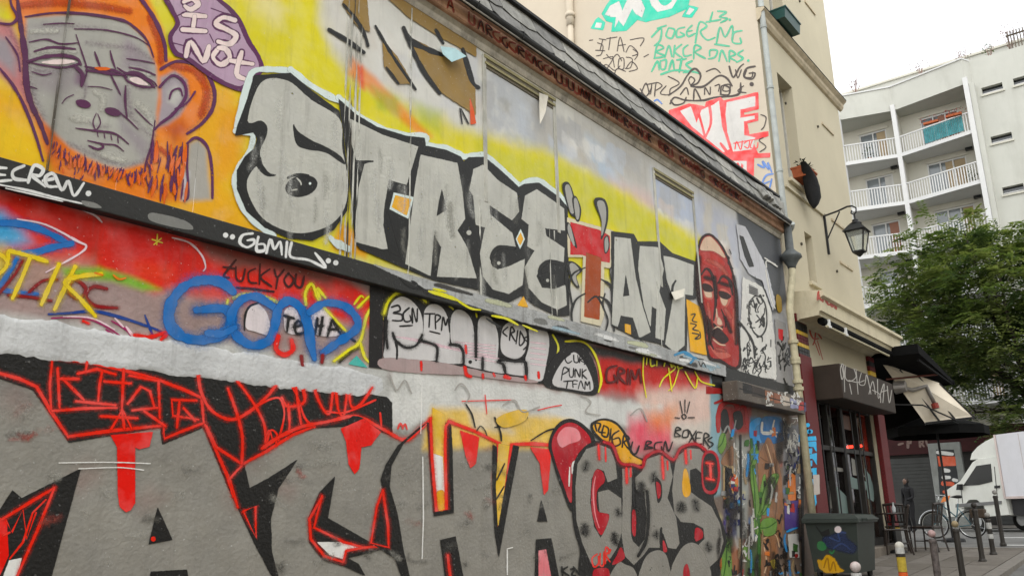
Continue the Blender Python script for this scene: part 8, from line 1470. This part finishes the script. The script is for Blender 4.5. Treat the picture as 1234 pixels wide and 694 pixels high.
MB().tube([ht, (BX, ht[1] - 0.01, ht[2] + 0.14)], 0.013, 6).tube([(BX - 0.27, ht[1] - 0.16, ht[2] + 0.17), (BX - 0.25, ht[1] + 0.0, ht[2] + 0.18), (BX, ht[1] + 0.02, ht[2] + 0.14), (BX + 0.25, ht[1] + 0.0, ht[2] + 0.18), (BX + 0.27, ht[1] - 0.16, ht[2] + 0.17)], 0.012, 7).build('handlebar', CHR, bk, smooth=True)
MB().tube([st, (BX, st[1] - 0.02, st[2] + 0.14)], 0.013, 6).build('seat_post', CHR, bk); MB().lathe([(0.02, -0.12), (0.09, -0.09), (0.10, 0.0), (0.04, 0.12), (0.02, 0.16)], (BX, st[1], st[2] + 0.17), 10, 'y').build('saddle', M('saddle_black', (0.015, 0.015, 0.015), rough=0.5), bk, smooth=True)
for o in [c for c in children(bk) if c.name.startswith('saddle')]:
    o.scale = (1, 1, 0.45); o.location = (0, 0, (st[2] + 0.17 - OFF[bk].z) * 0.55)
MB().box(BX - 0.07, BX + 0.07, ry - 0.28, ry + 0.16, hz + 0.38, hz + 0.40).bar((BX + 0.06, ry - 0.2, hz + 0.38), (BX + 0.05, ry, hz), 0.012).bar((BX - 0.06, ry - 0.2, hz + 0.38), (BX - 0.05, ry, hz), 0.012).build('rack', BLACK, bk)
MB().lathe([(0.02, -0.01), (0.09, -0.01), (0.09, 0.01), (0.02, 0.01)], (BX - 0.06, bb_[1], bb_[2]), 16, 'x').bar((BX - 0.07, bb_[1], bb_[2]), (BX - 0.07, bb_[1] + 0.12, bb_[2] - 0.12), 0.018).bar((BX + 0.07, bb_[1], bb_[2]), (BX + 0.07, bb_[1] - 0.12, bb_[2] + 0.12), 0.018).build('crank', CHR, bk)
MB().box(BX - 0.16, BX + 0.16, ry - 0.35, ry - 0.02, hz + 0.16, hz + 0.38, 0.03).build('pannier', M('pannier_brown', (0.07, 0.05, 0.035), rough=0.9), bk)

# parasol over the terrace edge
pc = onp(1128, 513, 0, 22.3); ps = thing('parasol', 'black round parasol standing in front of the far shop', 'parasol', (pc[0], pc[1], 0.77))
N = 10; rim = [(pc[0] + 1.12 * math.cos(2 * math.pi * k / N), pc[1] + 1.12 * math.sin(2 * math.pi * k / N), pc[2] - 0.06) for k in range(N)]; rim2 = [(a, b, c - 0.2) for a, b, c in rim]
v = rim + rim2 + [(pc[0], pc[1], pc[2] + 0.32)]; f = [(k, (k + 1) % N, 2 * N) for k in range(N)] + [(k, N + k, N + (k + 1) % N, (k + 1) % N) for k in range(N)]
meshobj('canopy', v, f, AWN, ps)
MB().tube([(pc[0], pc[1], 0.8), (pc[0], pc[1], pc[2] + 0.3)], 0.028, 10).build('pole', BLACK, ps)
for k in range(N): MB().bar((pc[0], pc[1], pc[2] + 0.28), (rim[k][0], rim[k][1], rim[k][2] - 0.0), 0.015).build('rib', BLACK, ps)
MB().lathe([(0.26, 0), (0.26, 0.05), (0.22, 0.08), (0.04, 0.10)], (pc[0], pc[1], 0.77), 16).build('base', BLACK, ps)

# person in dark clothes on the crossing
def person(x, y, z, H, face, label):
    t = thing('person', label, 'person', (x, y, z), face)
    J = {'pel': (0, 0, 0.53), 'wst': (0, 0.0, 0.62), 'chs': (0, 0.01, 0.74), 'nek': (0, 0.01, 0.85), 'hd0': (0, 0.025, 0.90), 'hd1': (0, 0.02, 0.97),
         'shl': (-0.105, 0.01, 0.815), 'ell': (-0.135, 0.03, 0.645), 'wrl': (-0.10, 0.12, 0.60), 'hal': (-0.085, 0.16, 0.61), 'shr': (0.105, 0.01, 0.815), 'elr': (0.14, -0.01, 0.64), 'wrr': (0.13, 0.03, 0.50), 'har': (0.125, 0.045, 0.455),
         'hil': (-0.052, 0, 0.51), 'knl': (-0.058, 0.03, 0.285), 'anl': (-0.06, 0.0, 0.05), 'tol': (-0.065, 0.09, 0.018), 'hir': (0.052, 0, 0.51), 'knr': (0.06, 0.035, 0.285), 'anr': (0.065, -0.03, 0.05), 'tor': (0.07, 0.06, 0.018)}
    Rr = {'pel': 0.075, 'wst': 0.07, 'chs': 0.085, 'nek': 0.034, 'hd0': 0.05, 'hd1': 0.045, 'shl': 0.042, 'ell': 0.03, 'wrl': 0.022, 'hal': 0.024, 'shr': 0.042, 'elr': 0.03, 'wrr': 0.022, 'har': 0.024, 'hil': 0.06, 'knl': 0.04, 'anl': 0.026, 'tol': 0.02, 'hir': 0.06, 'knr': 0.04, 'anr': 0.026, 'tor': 0.02}
    Ed = [('pel', 'wst'), ('wst', 'chs'), ('chs', 'nek'), ('nek', 'hd0'), ('hd0', 'hd1'), ('chs', 'shl'), ('shl', 'ell'), ('ell', 'wrl'), ('wrl', 'hal'), ('chs', 'shr'), ('shr', 'elr'), ('elr', 'wrr'), ('wrr', 'har'), ('pel', 'hil'), ('hil', 'knl'), ('knl', 'anl'), ('anl', 'tol'), ('pel', 'hir'), ('hir', 'knr'), ('knr', 'anr'), ('anr', 'tor')]
    ks = list(J); me = bpy.data.meshes.new('body'); me.from_pydata([tuple(c * H for c in J[k]) for k in ks], [(ks.index(a), ks.index(b)) for a, b in Ed], [])
    o = bpy.data.objects.new('body', me); COL.objects.link(o); o.parent = t
    sk = o.modifiers.new('skin', 'SKIN'); lay = me.skin_vertices[0]
    for i, k in enumerate(ks): lay.data[i].radius = (Rr[k] * H * (1.15 if k in ('chs', 'wst', 'pel') else 1), Rr[k] * H * (0.75 if k in ('chs', 'wst', 'pel') else 1)); lay.data[i].use_root = (k == 'pel')
    o.modifiers.new('sub', 'SUBSURF').levels = 2; o.modifiers['sub'].render_levels = 2
    me.materials.append(M('dark_clothes', (0.016, 0.016, 0.018), rough=0.9, var=0.3, scale=8))
    MB().lathe([(0.01, -0.062 * H), (0.034 * H, -0.045 * H), (0.044 * H, 0.0), (0.042 * H, 0.03 * H), (0.025 * H, 0.055 * H), (0.005, 0.062 * H)], (0, 0.032 * H, 0.935 * H), 14).build('face', M('skin', (0.16, 0.10, 0.075), rough=0.6, var=0.1, coord='obj'), t, smooth=True, local=True)
    MB().lathe([(0.048 * H, -0.03 * H), (0.053 * H, 0.0), (0.046 * H, 0.04 * H), (0.02 * H, 0.062 * H), (0.004, 0.066 * H)], (0, 0.012 * H, 0.945 * H), 14).build('hair', M('hair_dark', (0.02, 0.015, 0.012), rough=0.7), t, smooth=True, local=True)
pp_ = onp(1095, 600, 0, 30.0); person(30.0, pp_[1], 0.77, 1.70, R(60), 'person in dark clothes standing on the crossing behind the terrace chairs')

# row of houses on the camera's side of the street
ob = thing('opposite_house', 'plain cream house across the street, facing the graffiti wall', 'building', (2, -15, gz(2)))
MB().box(-25, 24, -26, -14, -1.2, 11.0).build('wall', STONE, ob); MB().prism([(-26.3, 11.002), (-13.7, 11.002), (-16, 13.5), (-24, 13.5)], 0, -25.2, 24.2).build('roof', ZINC, ob)
